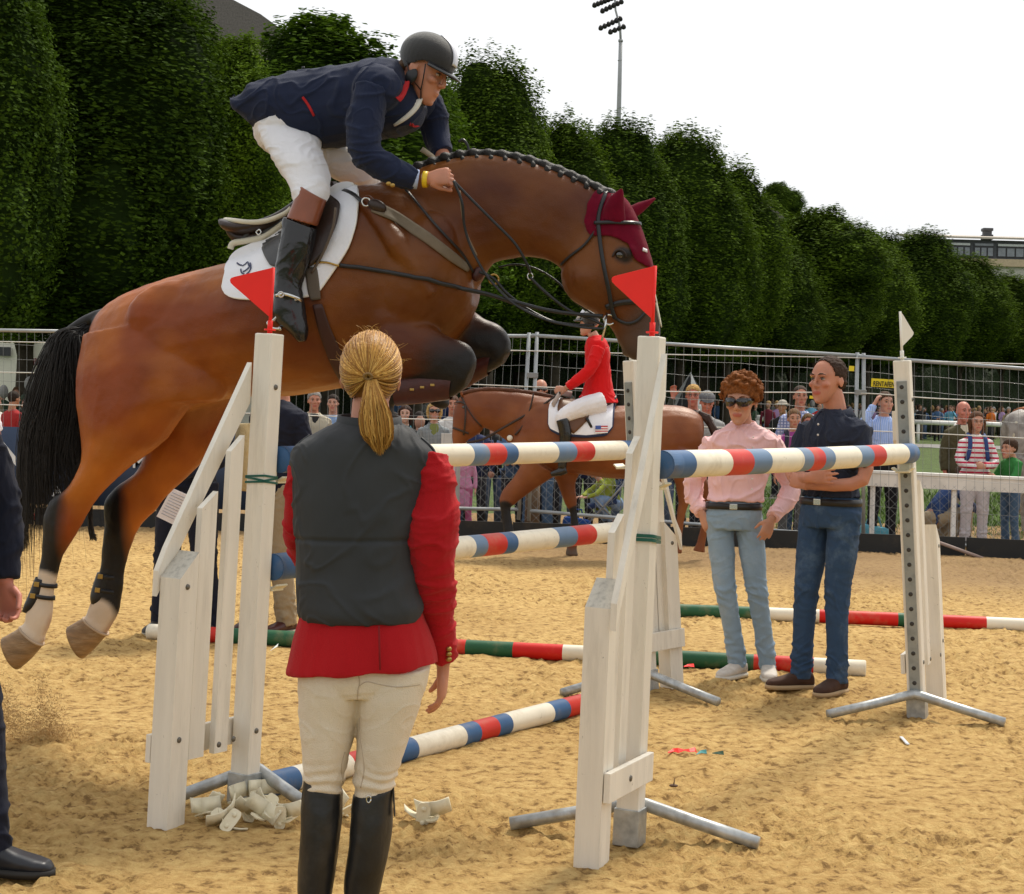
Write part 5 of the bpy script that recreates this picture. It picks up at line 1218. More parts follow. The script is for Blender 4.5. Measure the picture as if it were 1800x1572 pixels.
# red jacket with flared skirt
redj = cloth('red_wool_jacket', (.42, .010, .014), .9, .4, 6, fine=500, sheen=.3)
b = MB()
vloft(b, [(545, 780, 745, 780, .10, 0), (528, 1000, 735, 1000, .115, 0), (528, 1070, 742, 1070, .125, 0), (518, 1120, 758, 1112, .150, 0), (509, 1160, 768, 1145, .165, 0), (503, 1181, 770, 1165, .17, 0)], e=2.3)
jk = fuse(b, .006, 3, disp=lambda co: .0035*np.sin(co[:, 0]*44+1.5)*np.clip((1.02-co[:, 2])/.2, 0, 1) + .003*fbm(co*np.array([9, 9, 5.]), 2))
b = MB(); 
so_ = link('red_jacket', jk, redj, wr_)
b = MB(); b.tube(crv([Wp(752, 806, .0), Wp(762, 870, -.02), Wp(758, 970, -.03), Wp(768, 1075, .045), Wp(779, 1160, .085)], 5), tap([.058, .066, .074, .064, .048, .040], 21), 20)
mesh_obj(b, 'sleeve', redj, so_, .0045, 3, disp=folds(.0055, (7, 7, 19), 2))
b = MB(); b.tube(crv([Wp(541, 806, .0), Wp(527, 865, -.0), Wp(526, 930, .04), Wp(540, 975, .15), Wp(575, 1000, .26)], 5), tap([.046, .042, .044, .046, .042], 21), 20)
mesh_obj(b, 'sleeve', redj, so_, .0045, 3, disp=folds(.005, (7, 7, 19), 2))
for y in (1141, 1150, 1159):
    b = MB(); q = P(789, y, WD-.0+.03); b.ell(q, .0085, .006, .007); b.build('gold_button', brassm, so_)
b = MB(); b.tube([Wp(666, 1100, -.158), Wp(668, 1178, -.176)], .0025, 5); b.build('vent_seam', mat('seam_dark_red', (.2, .006, .008), .9), so_)
# grey vest
vest = cloth('charcoal_vest', (.044, .045, .047), .62, .55, 5, fine=0, sheen=.1, var=.12)
b = MB()
vloft(b, [(596, 738, 700, 742, .060, .01), (574, 752, 722, 754, .085, 0), (545, 768, 740, 772, .110, 0), (518, 786, 763, 794, .118, 0), (510, 810, 765, 818, .122, 0), (512, 860, 752, 865, .130, 0), (515, 900, 744, 900, .132, 0), (519, 950, 734, 948, .134, 0),
          (521, 1000, 735, 1000, .138, 0), (523, 1050, 743, 1048, .146, 0), (525, 1076, 747, 1072, .150, 0), (532, 1090, 742, 1090, .140, 0)], e=2.35)
def vd(co):
    c1, n1 = crease(co, (7, 7, 11), 6, .11); d = .0042*(c1+n1-.3)
    zs = P(600, 945, WD).z; d -= .006*np.exp(-((co[:, 2]-zs-.02*(co[:, 0]+.4))/.006)**2)*(co[:, 1] < WD); return d
vo = mesh_obj(b, 'vest', vest, wr_, .005, 3, disp=vd)
b = MB(); rg = []
for a in np.linspace(-2.7, 2.7, 26):
    cx, cy = math.sin(a), -math.cos(a); p = Wp(649, 744, .0)+V((cx*.080, cy*.066, .006*cy)); o_ = V((cx, cy, 0))
    rg.append([p+V((0, 0, .020)), p+o_*.008+V((0, 0, .020)), p+o_*.017-V((0, 0, .03)), p-V((0, 0, .03))])
b.ring_loft(rg); b.build('collar', vest, vo)
b = MB(); b.tube([Wp(x, y, -.006) for x, y in crom([(545, 766), (522, 784), (514, 800), (514, 830), (517, 870)], 5)], .0045, 6); b.build('armhole_piping', mat('vest_piping', (.015, .018, .02), .6), vo)
b = MB(); b.tube([Wp(x, y, -.006) for x, y in crom([(740, 770), (762, 792), (764, 815), (756, 850), (746, 890), (736, 940)], 5)], .0045, 6); b.build('armhole_piping', mat('vest_piping', (.015, .018, .02), .6), vo)
# blonde hair: real locks swept back to the tie, then the ponytail
hairb = mat('blonde_hair', (0, 0, 0), .42, .12, 80, bump=.3, bs=200, attr=True, stretch=(1, 1, .2), spec=.25)
def blonde():
    rs = random.Random(9); bmh = bmesh.new(); parts = []
    b = MB(); cols = []
    c0 = HMw.translation + V((0, -.012, .036)); rx, ry, rz = .0845, .106, .100
    tie = V((-.0, -.988, -.15)).normalized(); tie = V(((653-652)/3000*WD/rx, -.96, -.30)).normalized()
    pal = [(.50, .26, .055), (.34, .155, .028), (.62, .36, .095), (.23, .095, .018), (.42, .205, .04)]
    def lock(pts, r, col, n=5):
        i0 = len(b.bm.verts); b.tube(pts, r, n, caps=False, flat=.55); cols.append((i0, len(b.bm.verts), col))
    b.ell(c0, rx*.975, ry*.97, rz*.975, None, 30, 22); cols.append((0, len(b.bm.verts), (.28, .125, .025)))
    for i in range(1500):
        th = rs.uniform(0, 2*math.pi); ph = rs.uniform(.25, 1.75) if rs.random() < .75 else rs.uniform(1.2, 2.0)
        ax = -tie; u1 = ax.orthogonal().normalized(); u2 = ax.cross(u1)
        # start on the sphere away from the tie, end near the tie
        st = ax*math.cos(ph*.8)*1 + (u1*math.cos(th)+u2*math.sin(th))*math.sin(ph*.8)
        if st.y > .35 and st.z < .25: continue
        pts = []; an = st.angle(tie); k = 11; tw = rs.uniform(-.10, .10); lift = rs.uniform(.988, 1.018)
        for q in range(k):
            t = q/(k-1)*.97; v = (st*math.sin((1-t)*an)+tie*math.sin(t*an))/math.sin(an)
            v = (v + V((tw*math.sin(t*3.1), 0, .5*tw*math.sin(t*3.1)))).normalized(); l_ = lift + .004*math.sin(q*.9+i)
            pts.append(c0+V((v.x*rx*l_, v.y*ry*l_, v.z*rz*l_ - .008*math.sin(t*3.14))))
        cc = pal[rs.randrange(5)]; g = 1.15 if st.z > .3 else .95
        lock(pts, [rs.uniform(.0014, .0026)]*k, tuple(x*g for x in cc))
    tp = c0 + V((tie.x*rx, tie.y*ry, tie.z*rz))
    for i in range(700):    # ponytail
        a = rs.uniform(0, 6.28); r = rs.random()**.5; ox, oy = math.cos(a)*r, math.sin(a)*r
        ty = 803-rs.random()**2*60-18*abs(ox); 
        ctl = [(653+ox*9, 668, -.0), (656+ox*20, 700, -.022), (660+ox*30, 735, -.03), (664+ox*28, 768, -.03), (668+ox*15+rs.uniform(-4, 4), ty, -.022)]
        pts = [P(x+rs.uniform(-1, 1), y, tp.y+dz+oy*.020*min(1, q/5)) for q, (x, y, dz) in enumerate(crom(ctl, 4))]; n = len(pts); r0 = rs.uniform(.0014, .0026)
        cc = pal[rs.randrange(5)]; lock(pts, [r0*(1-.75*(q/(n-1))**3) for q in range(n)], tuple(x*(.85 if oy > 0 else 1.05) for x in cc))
    for i in range(60):    # flyaway hairs
        th = rs.uniform(.1, 3.04); v = V((math.cos(th), rs.uniform(-.5, .3), math.sin(th))).normalized(); p = c0+V((v.x*rx, v.y*ry, v.z*rz)); d = V((rs.uniform(-1, 1), 0, rs.uniform(-.2, .6)))
        lock([p, p+v*.006+d*.006, p+v*.010+d*.016, p+v*.008+d*.028], [.0004, .0003, .0003, .0002], pal[2], 3)
    n = len(b.bm.verts); rgb = np.zeros((n, 3))
    for i0, i1, c in cols: rgb[i0:i1] = c
    bmesh.ops.recalc_face_normals(b.bm, faces=b.bm.faces); me = bpy.data.meshes.new('hair'); b.bm.to_mesh(me); b.bm.free(); setcol(me, rgb)
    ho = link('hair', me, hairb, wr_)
    b2 = MB(); b2.tube([tp+V((math.cos(a)*.011, -.006-.004*math.sin(a), math.sin(a)*.008+.001)) for a in np.linspace(0, 6.28, 16)], .0036, 6); b2.build('hair_tie', mat('hair_tie', (.26, .15, .055), .7), ho)
blonde()

# ================================================================ the rider
rid = empty('person', H(520, 330, 0), 'rider in a navy jacket, white breeches and black helmet leaning over the jumping horse', 'person')
fw = (HH*math.cos(R(25)) - V((0, 0, 1))*math.sin(R(25))).normalized(); lat = fw.cross(V((0, 0, 1))).normalized(); upv = lat.cross(fw)
tn = R(6); fw2 = (fw*math.cos(tn)+HN*math.sin(tn)).normalized(); lat = -(fw2.cross(upv).normalized()); 
HMr = Matrix.Translation(H(746, 128, .02)) @ Matrix(((lat.x, -fw2.x, upv.x, 0), (lat.y, -fw2.y, upv.y, 0), (lat.z, -fw2.z, upv.z, 0), (0, 0, 0, 1)))
if HMr.to_3x3().determinant() < 0: HMr = HMr @ Matrix.Diagonal((-1, 1, 1, 1))
HS = 1.06
b = MB(); head_shapes(b, HMr, HS)
b.tube([H(690, 160, .0), H(715, 150, .0), H(736, 138, .01)], [.075, .062, .058], 16)
hloft(b, [(470, 160, 480, 215, .12, 0), (540, 135, 550, 225, .13, 0), (620, 120, 640, 235, .15, 0), (690, 115, 700, 215, .15, 0), (715, 125, 725, 195, .09, 0)])
b.tube([H(655, 165, .22), H(635, 262, .27), H(720, 312, .22)], [.05, .042, .03], 12)
wrn = H(750, 314, .20)
hand_shapes(b, wrn, HH*1.0+V((0, 0, .10)), -HN*.9+V((0, 0, -.25)), [1.15, 1.2, 1.25, 1.3], -1, .98, spread=.0, thumb=.35)
b.tube([H(745, 170, -.22), H(764, 235, -.24), H(782, 285, -.16)], [.05, .042, .03], 12)
hand_shapes(b, H(785, 288, -.15), HH*1.0+V((0, 0, -.05)), HN*.9+V((0, 0, -.25)), 1.2, 1, .98, spread=.0, thumb=.35)
b.tube([H(530, 262, .10), H(540, 335, .26), H(520, 450, .36), H(507, 520, .37), H(520, 570, .37)], [.055, .04, .035, .03, .025], 12)
b.tube([H(560, 250, -.12), H(640, 305, -.26), H(620, 420, -.36), H(600, 500, -.37)], [.055, .04, .035, .03], 12)
mesh_obj(b, 'body', skinm('ruddy'), rid, .0045, 2, col=lambda co: np.tile(np.array(SK['ruddy']), (len(co), 1))*(1+.12*fbm(co*16, 2))[:, None])
face_bits(HMr, rid, HS, (.05, .03, .02))
HLr = lambda x, y, z: HMr @ V((x*HS, y*HS, z*HS)); HRr = HMr.to_3x3()
# helmet
helm = mat('black_velvet_helmet', (.014, .013, .014), .75, .15, 30, bump=.3, bs=300, sheen=.5)
b = MB(); b.ell(HLr(0, .012, .062), .098*HS, .122*HS, .098*HS, HRr, 32, 24)
me = fuse(b, .005, 2); bm = bmesh.new(); bm.from_mesh(me); Mi = HMr.inverted()
dl = [f for f in bm.faces if (lambda q: q.z < (.040 if q.y < -.02 else .040-(q.y+.02)*.62))(Mi @ f.calc_center_median()/HS)]
bmesh.ops.delete(bm, geom=dl, context='FACES'); bm.to_mesh(me); bm.free(); ho = link('helmet', me, helm, rid); q = ho.modifiers.new('t', 'SOLIDIFY'); q.thickness = .014; q.offset = -1
b = MB(); rg = []
for a in np.linspace(-1.15, 1.15, 17):
    s_, c_ = math.sin(a), math.cos(a); e = .046*max(0, math.cos(a*1.3))
    rg.append([HLr(s_*.096, -.0-c_*.106, .046), HLr(s_*(.096+e*.5), -c_*(.106+e), .034-.1*e), HLr(s_*(.096+e*.5), -c_*(.106+e), .028-.1*e), HLr(s_*.096, -.0-c_*.106, .036)])
b.ring_loft(rg); b.build('visor', mat('helmet_visor', (.02, .02, .022), .3, coat=.4), ho)
b = MB(); rg = []
for a in np.linspace(.08, 1.45, 16):
    y, z = -math.cos(a)*.125, math.sin(a)*.101; wd = .022-.010*a/1.45
    rg.append([HLr(-wd, .012+y, .062+z), HLr(wd, .012+y, .062+z), HLr(wd, .012+y*.97, .062+z*.97), HLr(-wd, .012+y*.97, .062+z*.97)])
b.ring_loft(rg); b.build('silver_stripe', mat('silver_helmet_stripe', (.62, .62, .66), .35, .05, metal=.4), ho)
b = MB(); 
for k in (-1, 1):
    b.tube([HLr(k*.086, -.035, .030), HLr(k*.074, -.045, -.02), HLr(k*.058, -.05, -.070), HLr(k*.03, -.055, -.108), HLr(0, -.058, -.118)], .0055, 6, flat=.5)
    b.tube([HLr(k*.086, .05, .010), HLr(k*.076, .01, -.040), HLr(k*.058, -.05, -.070)], .0055, 6, flat=.5)
b.ell(HLr(-.078, .005, -.035), .008, .028, .035, HRr); b.ell(HLr(.078, .005, -.035), .008, .028, .035, HRr)
b.build('chin_harness', lblack, ho)
b = MB(); b.ell(HLr(0, .085, -.005), .062, .030, .035, HRr, 14, 10); mesh_obj(b, 'hair', mat('rider_hair', (.10, .055, .03), .6, .3, 60, bump=.6, bs=100), rid, .005, 1, disp=lambda co: .003*fbm(co*60, 2))
# breeches
wbr = cloth('white_breeches', (.80, .78, .80), .8, .45, 7, fine=350)
b = MB()
b.ell(H(505, 225, 0), .15, .20, .13)
hloft(b, [(476, 195, 540, 240, .08, .05), (456, 216, 560, 240, .10, .085), (462, 245, 562, 262, .105, .145), (476, 272, 572, 290, .098, .20), (494, 300, 579, 316, .086, .24), (507, 324, 577, 342, .076, .28), (516, 344, 568, 360, .066, .30), (522, 362, 562, 378, .058, .31)])
hloft(b, [(545, 225, 530, 285, .10, -.08), (600, 250, 566, 302, .10, -.14), (630, 270, 598, 320, .09, -.20), (660, 300, 632, 332, .07, -.26), (665, 330, 640, 350, .06, -.30), (650, 380, 620, 385, .055, -.33)])
mesh_obj(b, 'breeches', wbr, rid, .006, 3, disp=folds(.0042, (8, 8, 15), 5))
rb = mat('tan_boot_top', (.22, .060, .022), .32, .12, 12, bump=.15, bs=20, coat=.2)
kb = mat('polished_black_boot', (.010, .010, .011), .22, .1, 10, bump=.4, bs=16, bd=.012, coat=.3)
def rboot(o, tops, shaft, foot):
    b = MB(); hloft(b, tops); r = mesh_obj(b, 'boot_top', rb, rid, .005, 2)
    b = MB(); hloft(b, shaft); hloft(b, foot); mesh_obj(b, 'riding_boot', kb, rid, .005, 2, disp=folds(.0022, (7, 7, 9), 1))
rboot(.35, [(530, 326, 572, 352, .060, .31), (520, 350, 566, 370, .060, .32), (506, 384, 556, 398, .062, .34)],
      [(500, 382, 556, 402, .066, .34), (494, 420, 550, 432, .068, .355), (487, 460, 540, 468, .060, .36), (484, 495, 531, 500, .050, .365), (482, 518, 530, 520, .048, .37)],
      [(484, 512, 531, 515, .045, .37), (480, 542, 534, 534, .046, .37), (486, 566, 537, 556, .046, .37), (506, 582, 540, 574, .044, .37), (518, 594, 540, 588, .036, .37), (526, 602, 537, 600, .02, .37)])
rboot(-.35, [(628, 350, 664, 352, .058, -.34), (622, 385, 660, 385, .058, -.35), (615, 400, 655, 400, .058, -.36)], [(612, 400, 656, 400, .062, -.36), (606, 450, 645, 452, .058, -.37), (600, 500, 635, 502, .045, -.37)],
      [(600, 500, 635, 502, .045, -.37), (604, 540, 640, 535, .045, -.37), (620, 580, 642, 575, .03, -.37)])
b = MB(); q = crv([H(484, 520, .41), H(500, 517, .425), H(522, 524, .425), H(530, 530, .40)], 4); b.tube(q, .007, 8, flat=.5); c = H(494, 518, .43); b.tube([c+V((math.cos(a)*.011, -.002, math.sin(a)*.011)) for a in np.linspace(0, 6.28, 14)], .0035, 6); b.build('spur_strap', steel, rid)
# jacket
nj = cloth('navy_riding_jacket', (.016, .022, .050), .85, .35, 6, fine=500, sheen=.35)
b = MB()
hloft(b, [(425, 172, 432, 196, .15, 0), (431, 174, 438, 205, .17, 0), (446, 164, 452, 222, .185, 0), (464, 150, 470, 234, .195, 0), (490, 138, 505, 250, .205, 0), (520, 129, 545, 260, .205, 0), (560, 123, 585, 258, .195, 0), (600, 117, 625, 252, .195, 0), (640, 110, 662, 246, .21, 0),
          (675, 105, 700, 236, .215, 0), (700, 104, 728, 226, .175, 0), (712, 112, 742, 205, .12, 0), (716, 122, 744, 180, .07, 0)], e=2.3)
b.ell(H(662, 158, .19), .11, .09, .105); b.ell(H(735, 180, -.17), .09, .09, .09)
def jd(co):
    sx = (co-np.array(HP0))@np.array(HH); q = np.stack([sx*1.0+co[:, 2]*.5, co[:, 1]*.8, co[:, 2]*1.0-sx*.45], 1); c1, n1 = crease(q, (9, 6, 13), 2, .12); d = .0062*(c1+.8*n1-.3)
    t = np.clip((-.35-sx)/.25, 0, 1); return d + t*.009*np.sin(co[:, 2]*40+sx*25)
jo = mesh_obj(b, 'riding_jacket', nj, rid, .006, 3, disp=jd)
b = MB(); b.tube(crv([H(655, 160, .215), H(641, 215, .26), H(645, 270, .275), H(692, 301, .25), H(729, 315.5, .213)], 5), tap([.080, .076, .068, .054, .045], 21), 20)
mesh_obj(b, 'sleeve', nj, jo, .005, 3, disp=folds(.0055, (8, 8, 14), 4))
b = MB(); b.tube(crv([H(742, 172, -.19), H(760, 205, -.22), H(768, 240, -.22), H(780, 270, -.18)], 5), tap([.075, .070, .060, .044], 16), 18)
mesh_obj(b, 'sleeve', nj, jo, .005, 3, disp=folds(.0055, (8, 8, 14), 6))
b = MB(); pts = [H(720, 313.5, .222), H(735, 316, .208)]; b.tube(pts, [.042, .041], 18); b.build('shirt_cuff', mat('pale_blue_cuff', (.42, .50, .72), .8), jo)
b = MB(); b.tube([H(744, 315.5, .203), H(752, 316, .20)], [.035, .034], 18); b.build('yellow_wristband', mat('yellow_band', (.75, .50, .02), .4), rid)
for (x, y) in ((683, 323), (690, 326)):
    b = MB(); b.ell(H(x, y, .305), .011, .006, .009); b.build('gold_button', brassm, jo)
redc = mat('red_collar_felt', (.42, .012, .014), .85)
def jd_strip(pts, wd, m, nm, o_=.0):
    JB = jd_strip.b; q = crom(pts, 4); P3 = []
    for x, y in q:
        r = ray(x, y).normalized(); h = JB.ray_cast(V((0, 0, EYE)), r); P3.append((h[0]-r*.004) if h[0] is not None else H(x, y, .2))
    rg = []
    for i, p in enumerate(P3):
        t = (P3[min(i+1, len(P3)-1)]-P3[max(i-1, 0)]).normalized(); s_ = t.cross(HN).normalized(); w2 = wd[0]+(wd[1]-wd[0])*i/(len(P3)-1)
        rg.append([p+s_*w2-HN*.006, p+s_*w2+HN*.003, p-s_*w2+HN*.003, p-s_*w2-HN*.006])
    b = MB(); b.ring_loft(rg); return b.build(nm, m, jo)
me = jo.data.copy(); me.transform(wm(jo)); jd_strip.b = bvh(me)
jd_strip([(714, 128), (712, 148), (704, 166), (696, 172)], (.016, .024), redc, 'red_collar')
jd_strip([(532, 171), (542, 185), (552, 204)], (.005, .005), redc, 'red_pocket_piping')
jd_strip([(738, 165), (728, 188), (712, 206), (692, 220)], (.026, .006), mat('white_stock', (.66, .62, .55), .8), 'shirt_front')
jd_strip([(721, 218), (728, 221), (735, 221)], (.008, .008), redc, 'red_badge')
b = MB(); c = H(533, 122, .0); b.tube([c, c+V((.0, 0, .012))], .006, 8); b.build('number_pin', lblack, jo)
# whip held in the far hand
b = MB(); b.tube([H(741, 262, -.10), H(758, 274, -.12), H(773, 287, -.14)], [.012, .011, .010], 8, flat=.6); b.tube([H(773, 287, -.14), H(830, 320, -.16), H(870, 350, -.17)], [.006, .004, .002], 6)
tag(b.build('riding_whip', mat('whip_grip', (.38, .32, .22), .5)), 'short riding whip with a pale grip held in the rider\'s far hand', 'whip')
b = MB(); b.tube(crv([H(806, 250, -.02), H(814, 246, -.02), H(822, 256, -.02), H(826, 274, -.02)], 4), .006, 6, flat=.6); tag(b.build('rein_loop', lblack), 'black strap loop standing up above the mane beside the rider\'s hand', 'strap')
# ================================================================ chestnut horse walking along the fence, its rider in red
_keep = (HP0, HH, HN)
HP0 = P(1000, 760, 17.5); HH = V((-1, 0.02, 0)).normalized(); HN = V((-.02, -1, 0)).normalized()
def H(px, py, off=0.0):
    r = ray(px, py); o = V((0, 0, EYE)); t = (off - HN.dot(o-HP0))/HN.dot(r); return o + r*t
b = MB()
hloft(b, [(1236, 740, 1236, 775, .10, 0), (1228, 727, 1232, 800, .22, 0), (1205, 716, 1215, 822, .28, 0), (1170, 712, 1178, 832, .30, 0), (1120, 712, 1120, 842, .31, 0), (1060, 714, 1060, 840, .33, 0), (1005, 706, 1005, 832, .32, 0), (965, 698, 960, 832, .28, 0), (930, 700, 925, 828, .22, 0), (905, 720, 905, 812, .12, 0)])
hloft(b, [(985, 705, 960, 815, .16, 0), (945, 694, 915, 800, .14, 0), (905, 689, 890, 775, .12, 0), (865, 686, 868, 760, .10, 0), (835, 688, 852, 752, .09, 0), (815, 694, 845, 750, .08, 0)])
hloft(b, [(812, 694, 848, 742, .07, 0), (803, 706, 848, 757, .09, 0), (797, 726, 834, 768, .085, 0), (795, 748, 822, 775, .07, 0), (795, 770, 815, 788, .06, 0), (797, 790, 814, 798, .05, 0), (802, 802, 811, 803, .03, 0)])
for o in (.06, -.06): b.tube([H(812, 696, o), H(810, 684, o*1.2)], [.022, .006], 8)
b.ell(H(935, 780, .10), .20, .12, .25); b.ell(H(1195, 770, .12), .24, .14, .25)
hloft(b, [(925, 800, 980, 835, .10, .14), (905, 835, 955, 850, .075, .14), (884, 862, 918, 876, .055, .14), (878, 878, 905, 888, .05, .14), (879, 892, 898, 894, .035, .14), (884, 925, 902, 926, .035, .14), (886, 938, 904, 940, .04, .14), (884, 952, 906, 956, .05, .14), (884, 962, 908, 964, .05, .14)], n=14)
hloft(b, [(960, 815, 1020, 832, .10, -.14), (979, 849, 1012, 850, .075, -.14), (992, 885, 1014, 886, .05, -.14), (1001, 900, 1015, 901, .036, -.14), (1003, 930, 1018, 931, .036, -.14), (1000, 948, 1017, 950, .042, -.14), (996, 962, 1014, 966, .045, -.14), (993, 976, 1018, 978, .055, -.14)], n=14)
hloft(b, [(1165, 780, 1236, 800, .16, .14), (1175, 820, 1228, 830, .12, .14), (1186, 850, 1215, 862, .075, .14), (1192, 880, 1212, 884, .055, .14), (1190, 900, 1206, 902, .042, .14), (1186, 935, 1200, 937, .038, .14), (1182, 955, 1198, 958, .04, .14), (1176, 970, 1200, 974, .055, .14)], n=14)
hloft(b, [(1160, 780, 1230, 800, .15, -.14), (1200, 830, 1240, 835, .11, -.14), (1226, 865, 1252, 862, .07, -.14), (1238, 890, 1254, 886, .05, -.14), (1232, 925, 1246, 925, .038, -.14), (1224, 955, 1240, 958, .04, -.14), (1216, 968, 1240, 972, .055, -.14)], n=14)
def col2(co):
    c = mixc((.155, .042, .012), (.22, .07, .020), np.clip(fbm(co*2.5, 3)+.5, 0, 1)); S = []
    S.append((H(889, 890, .14), H(894, 938, .14), .075, (.012, .012, .014), .02)); S.append((H(1010, 900, -.14), H(1011, 935, -.14), .075, (.012, .012, .014), .02))
    S.append((H(886, 962, .14), H(906, 962, .14), .04, (.10, .06, .035), .03)); S.append((H(1000, 972, -.14), H(1010, 972, -.14), .06, (.11, .075, .05), .03))
    S.append((H(800, 800, 0), H(808, 806, 0), .09, (.05, .03, .025), .06))
    for (p0, p1, r, k, sf) in S:
        p0, p1 = np.array(p0), np.array(p1); d = p1-p0; tt = np.clip(((co-p0)@d)/(d@d), 0, 1); c = mixc_rows(c, k, np.clip((r-np.linalg.norm(co-(p0+tt[:, None]*d), axis=1))/sf+.5, 0, 1))
    return c
me2 = fuse(b, .013, 4, col=col2, disp=lambda co: .004*fbm(co*6, 2)); HB = bvh(me2)
h2 = empty('horse', G(1000, 985), 'chestnut horse walking left along the fence behind the poles', 'horse'); link('body', me2, coatm, h2)
b = MB(); b.tube([H(x, y, 0) for x, y in crom([(975, 699), (945, 692), (905, 687), (860, 684), (825, 688), (811, 693)], 5)], .022, 8); link('mane', fuse(b, .010, 1, disp=lambda co: .006*fbm(co*40, 1)), mat('chestnut_mane', (.09, .03, .012), .7), h2)
b = MB(); rs = random.Random(2)
for i in range(90): b.tube([H(x+rs.uniform(-4, 4), y+rs.uniform(-4, 4), rs.uniform(-.05, .05)) for x, y in ((1226, 728), (1243, 735), (1256, 760), (1262, 800), (1262, 850+rs.uniform(-20, 30)))], [.02, .022, .02, .014, .004], 5)
b.build('tail', mat('chestnut_tail', (.04, .018, .012), .7), h2)
b = MB(); b.ell(cast(815, 716, -.01)[0], .02, .02, .018); b.build('eye', eyem, h2)
navye = mat('navy_edge', (.02, .03, .08), .8)
pad2 = drape('saddle_pad', [(964, 726), (966, 712), (975, 702), (1000, 706), (1040, 710), (1083, 708)], [(963, 745), (968, 758), (985, 768), (1030, 771), (1066, 768), (1078, 752)], [quilt, navye], None, 30, 12, .02, .012, 1, edge=1)
tag(pad2, 'white saddle pad with navy edge and a small striped flag on the chestnut horse', 'saddle pad')
b = MB(); fl = [(1046, 751), (1068, 750), (1068, 762), (1046, 763)]
def fq(x0, y0, x1, y1, m, l_): 
    q = [cast(x, y, l_)[0] for x, y in ((x0, y0), (x1, y0), (x1, y1), (x0, y1))]; b.prism(q, HN*.004, mi=m)
for k in range(6): fq(1046, 750.5+k*2, 1068, 752.5+k*2, k % 2, .036)
fq(1046, 750.5, 1056, 756.5, 2, .042); b.build('flag_patch', [mat('flag_red', (.45, .03, .03)), mat('flag_white', (.75, .72, .7)), mat('flag_blue', (.05, .09, .3))], pad2)
sd2 = empty('saddle', H(1020, 715, 0), 'brown saddle on the chestnut horse under the rider in red', 'saddle')
b = MB(); hloft(b, [(976, 694, 984, 708, .10, 0), (1000, 702, 1002, 716, .15, 0), (1040, 706, 1040, 720, .17, 0), (1070, 698, 1072, 716, .15, 0), (1084, 694, 1084, 704, .08, 0)], n=16); link('seat', fuse(b, .012, 2), lbrown, sd2)
drape('flap', [(982, 704), (978, 722), (990, 745)], [(1040, 712), (1036, 740), (1008, 765)], mat('tan_saddle_leather', (.12, .05, .02), .45), sd2, 10, 8, .035, .012, 1)
b = MB(); b.tube([H(972, 712, .25), H(985, 690, .12), H(1004, 694, .05)], .035, 8, flat=.4); b.build('front_pad', mat('pad_grey', (.45, .38, .34)), sd2)
bd2 = empty('bridle', H(830, 725, 0), 'brown bridle and reins on the chestnut horse', 'bridle')
b = MB(); hstrap(b, [(812, 697), (818, 715), (818, 740), (815, 765)], .018, .014); b.build('cheekpiece', lbrown, bd2)
b = MB(); hstrap(b, [(803, 708), (812, 708), (818, 712)], .018, .014); b.build('browband', lbrown, bd2)
b = MB(); hstrap(b, [(797, 752), (810, 757), (824, 762)], .02, .012); b.build('noseband', lbrown, bd2)
b = MB(); hstrap(b, [(818, 712), (832, 735), (846, 750)], .012, .012); b.build('throat_latch', lbrown, bd2)
b = MB(); b.tube([H(x, y, .16) for x, y in crom([(985, 690), (950, 715), (915, 735), (885, 752), (850, 772), (820, 778)], 4)], .012, 6, flat=.6); b.tube([H(x, y, .17) for x, y in crom([(938, 692), (930, 725), (918, 750), (905, 765)], 4)], .010, 6); b.build('rein', lbrown, bd2)
b = MB(); c = cast(898, 769, .02)[0]; b.tube([c, c+HN*.01], [.03, .03], 14); b.build('rosette', whp, bd2)
# rider in red
r2 = empty('person', H(1040, 710, 0), 'rider in a red jacket and white breeches on the chestnut horse', 'person')
HM2 = Matrix.Translation(H(1036, 571, 0)) @ Matrix.Rotation(R(-90), 4, 'Z')
b = MB(); head_shapes(b, HM2, 1.0, fem=True)
b.tube([H(1052, 610, 0), H(1046, 595, 0), H(1040, 585, 0)], [.06, .055, .052], 12); hloft(b, [(1030, 610, 1072, 610, .16, 0), (1032, 650, 1072, 650, .13, 0), (1030, 700, 1078, 700, .14, 0)])
for o in (.2, -.2): b.tube([H(1052, 615, o), H(1035, 655, o*1.3), H(995, 682, o*.8)], [.045, .038, .028], 10); hand_shapes(b, H(994, 684, o*.7), V((-1, 0, -.1)), V((0, o, 0)), 1.0, 1 if o > 0 else -1, 1.0)
for o in (.2, -.2): b.tube([H(1055, 712, o), H(992, 728, o*1.5), H(993, 770, o*1.72), H(990, 818, o*1.72)], [.07, .05, .035, .028], 12)
mesh_obj(b, 'body', skinm('fair'), r2, .009, 2, col=lambda co: np.tile(np.array(SK['fair']), (len(co), 1)))
b = MB(); b.ell(HM2 @ V((0, .01, .055)), .095, .115, .095); b.ell(HM2 @ V((0, -.10, .038)), .07, .06, .012); mesh_obj(b, 'helmet', helm, r2, .008, 1)
b = MB(); b.tube([HM2 @ V((-.01, -.125, .05)), HM2 @ V((0, -.06, .145))], .018, 8, flat=.3); b.build('silver_stripe', mat('silver_helmet_stripe', (.62, .62, .66), .35, .05, metal=.4), r2)
rj2 = cloth('scarlet_jacket', (.62, .012, .014), .85, .3, 6, sheen=.3)
b = MB(); hloft(b, [(1036, 592, 1056, 590, .09, 0), (1030, 602, 1066, 600, .17, 0), (1028, 625, 1072, 620, .185, 0), (1030, 655, 1074, 655, .16, 0), (1024, 690, 1078, 685, .18, 0), (1018, 700, 1084, 700, .20, 0), (1040, 708, 1087, 708, .20, 0)], n=20)
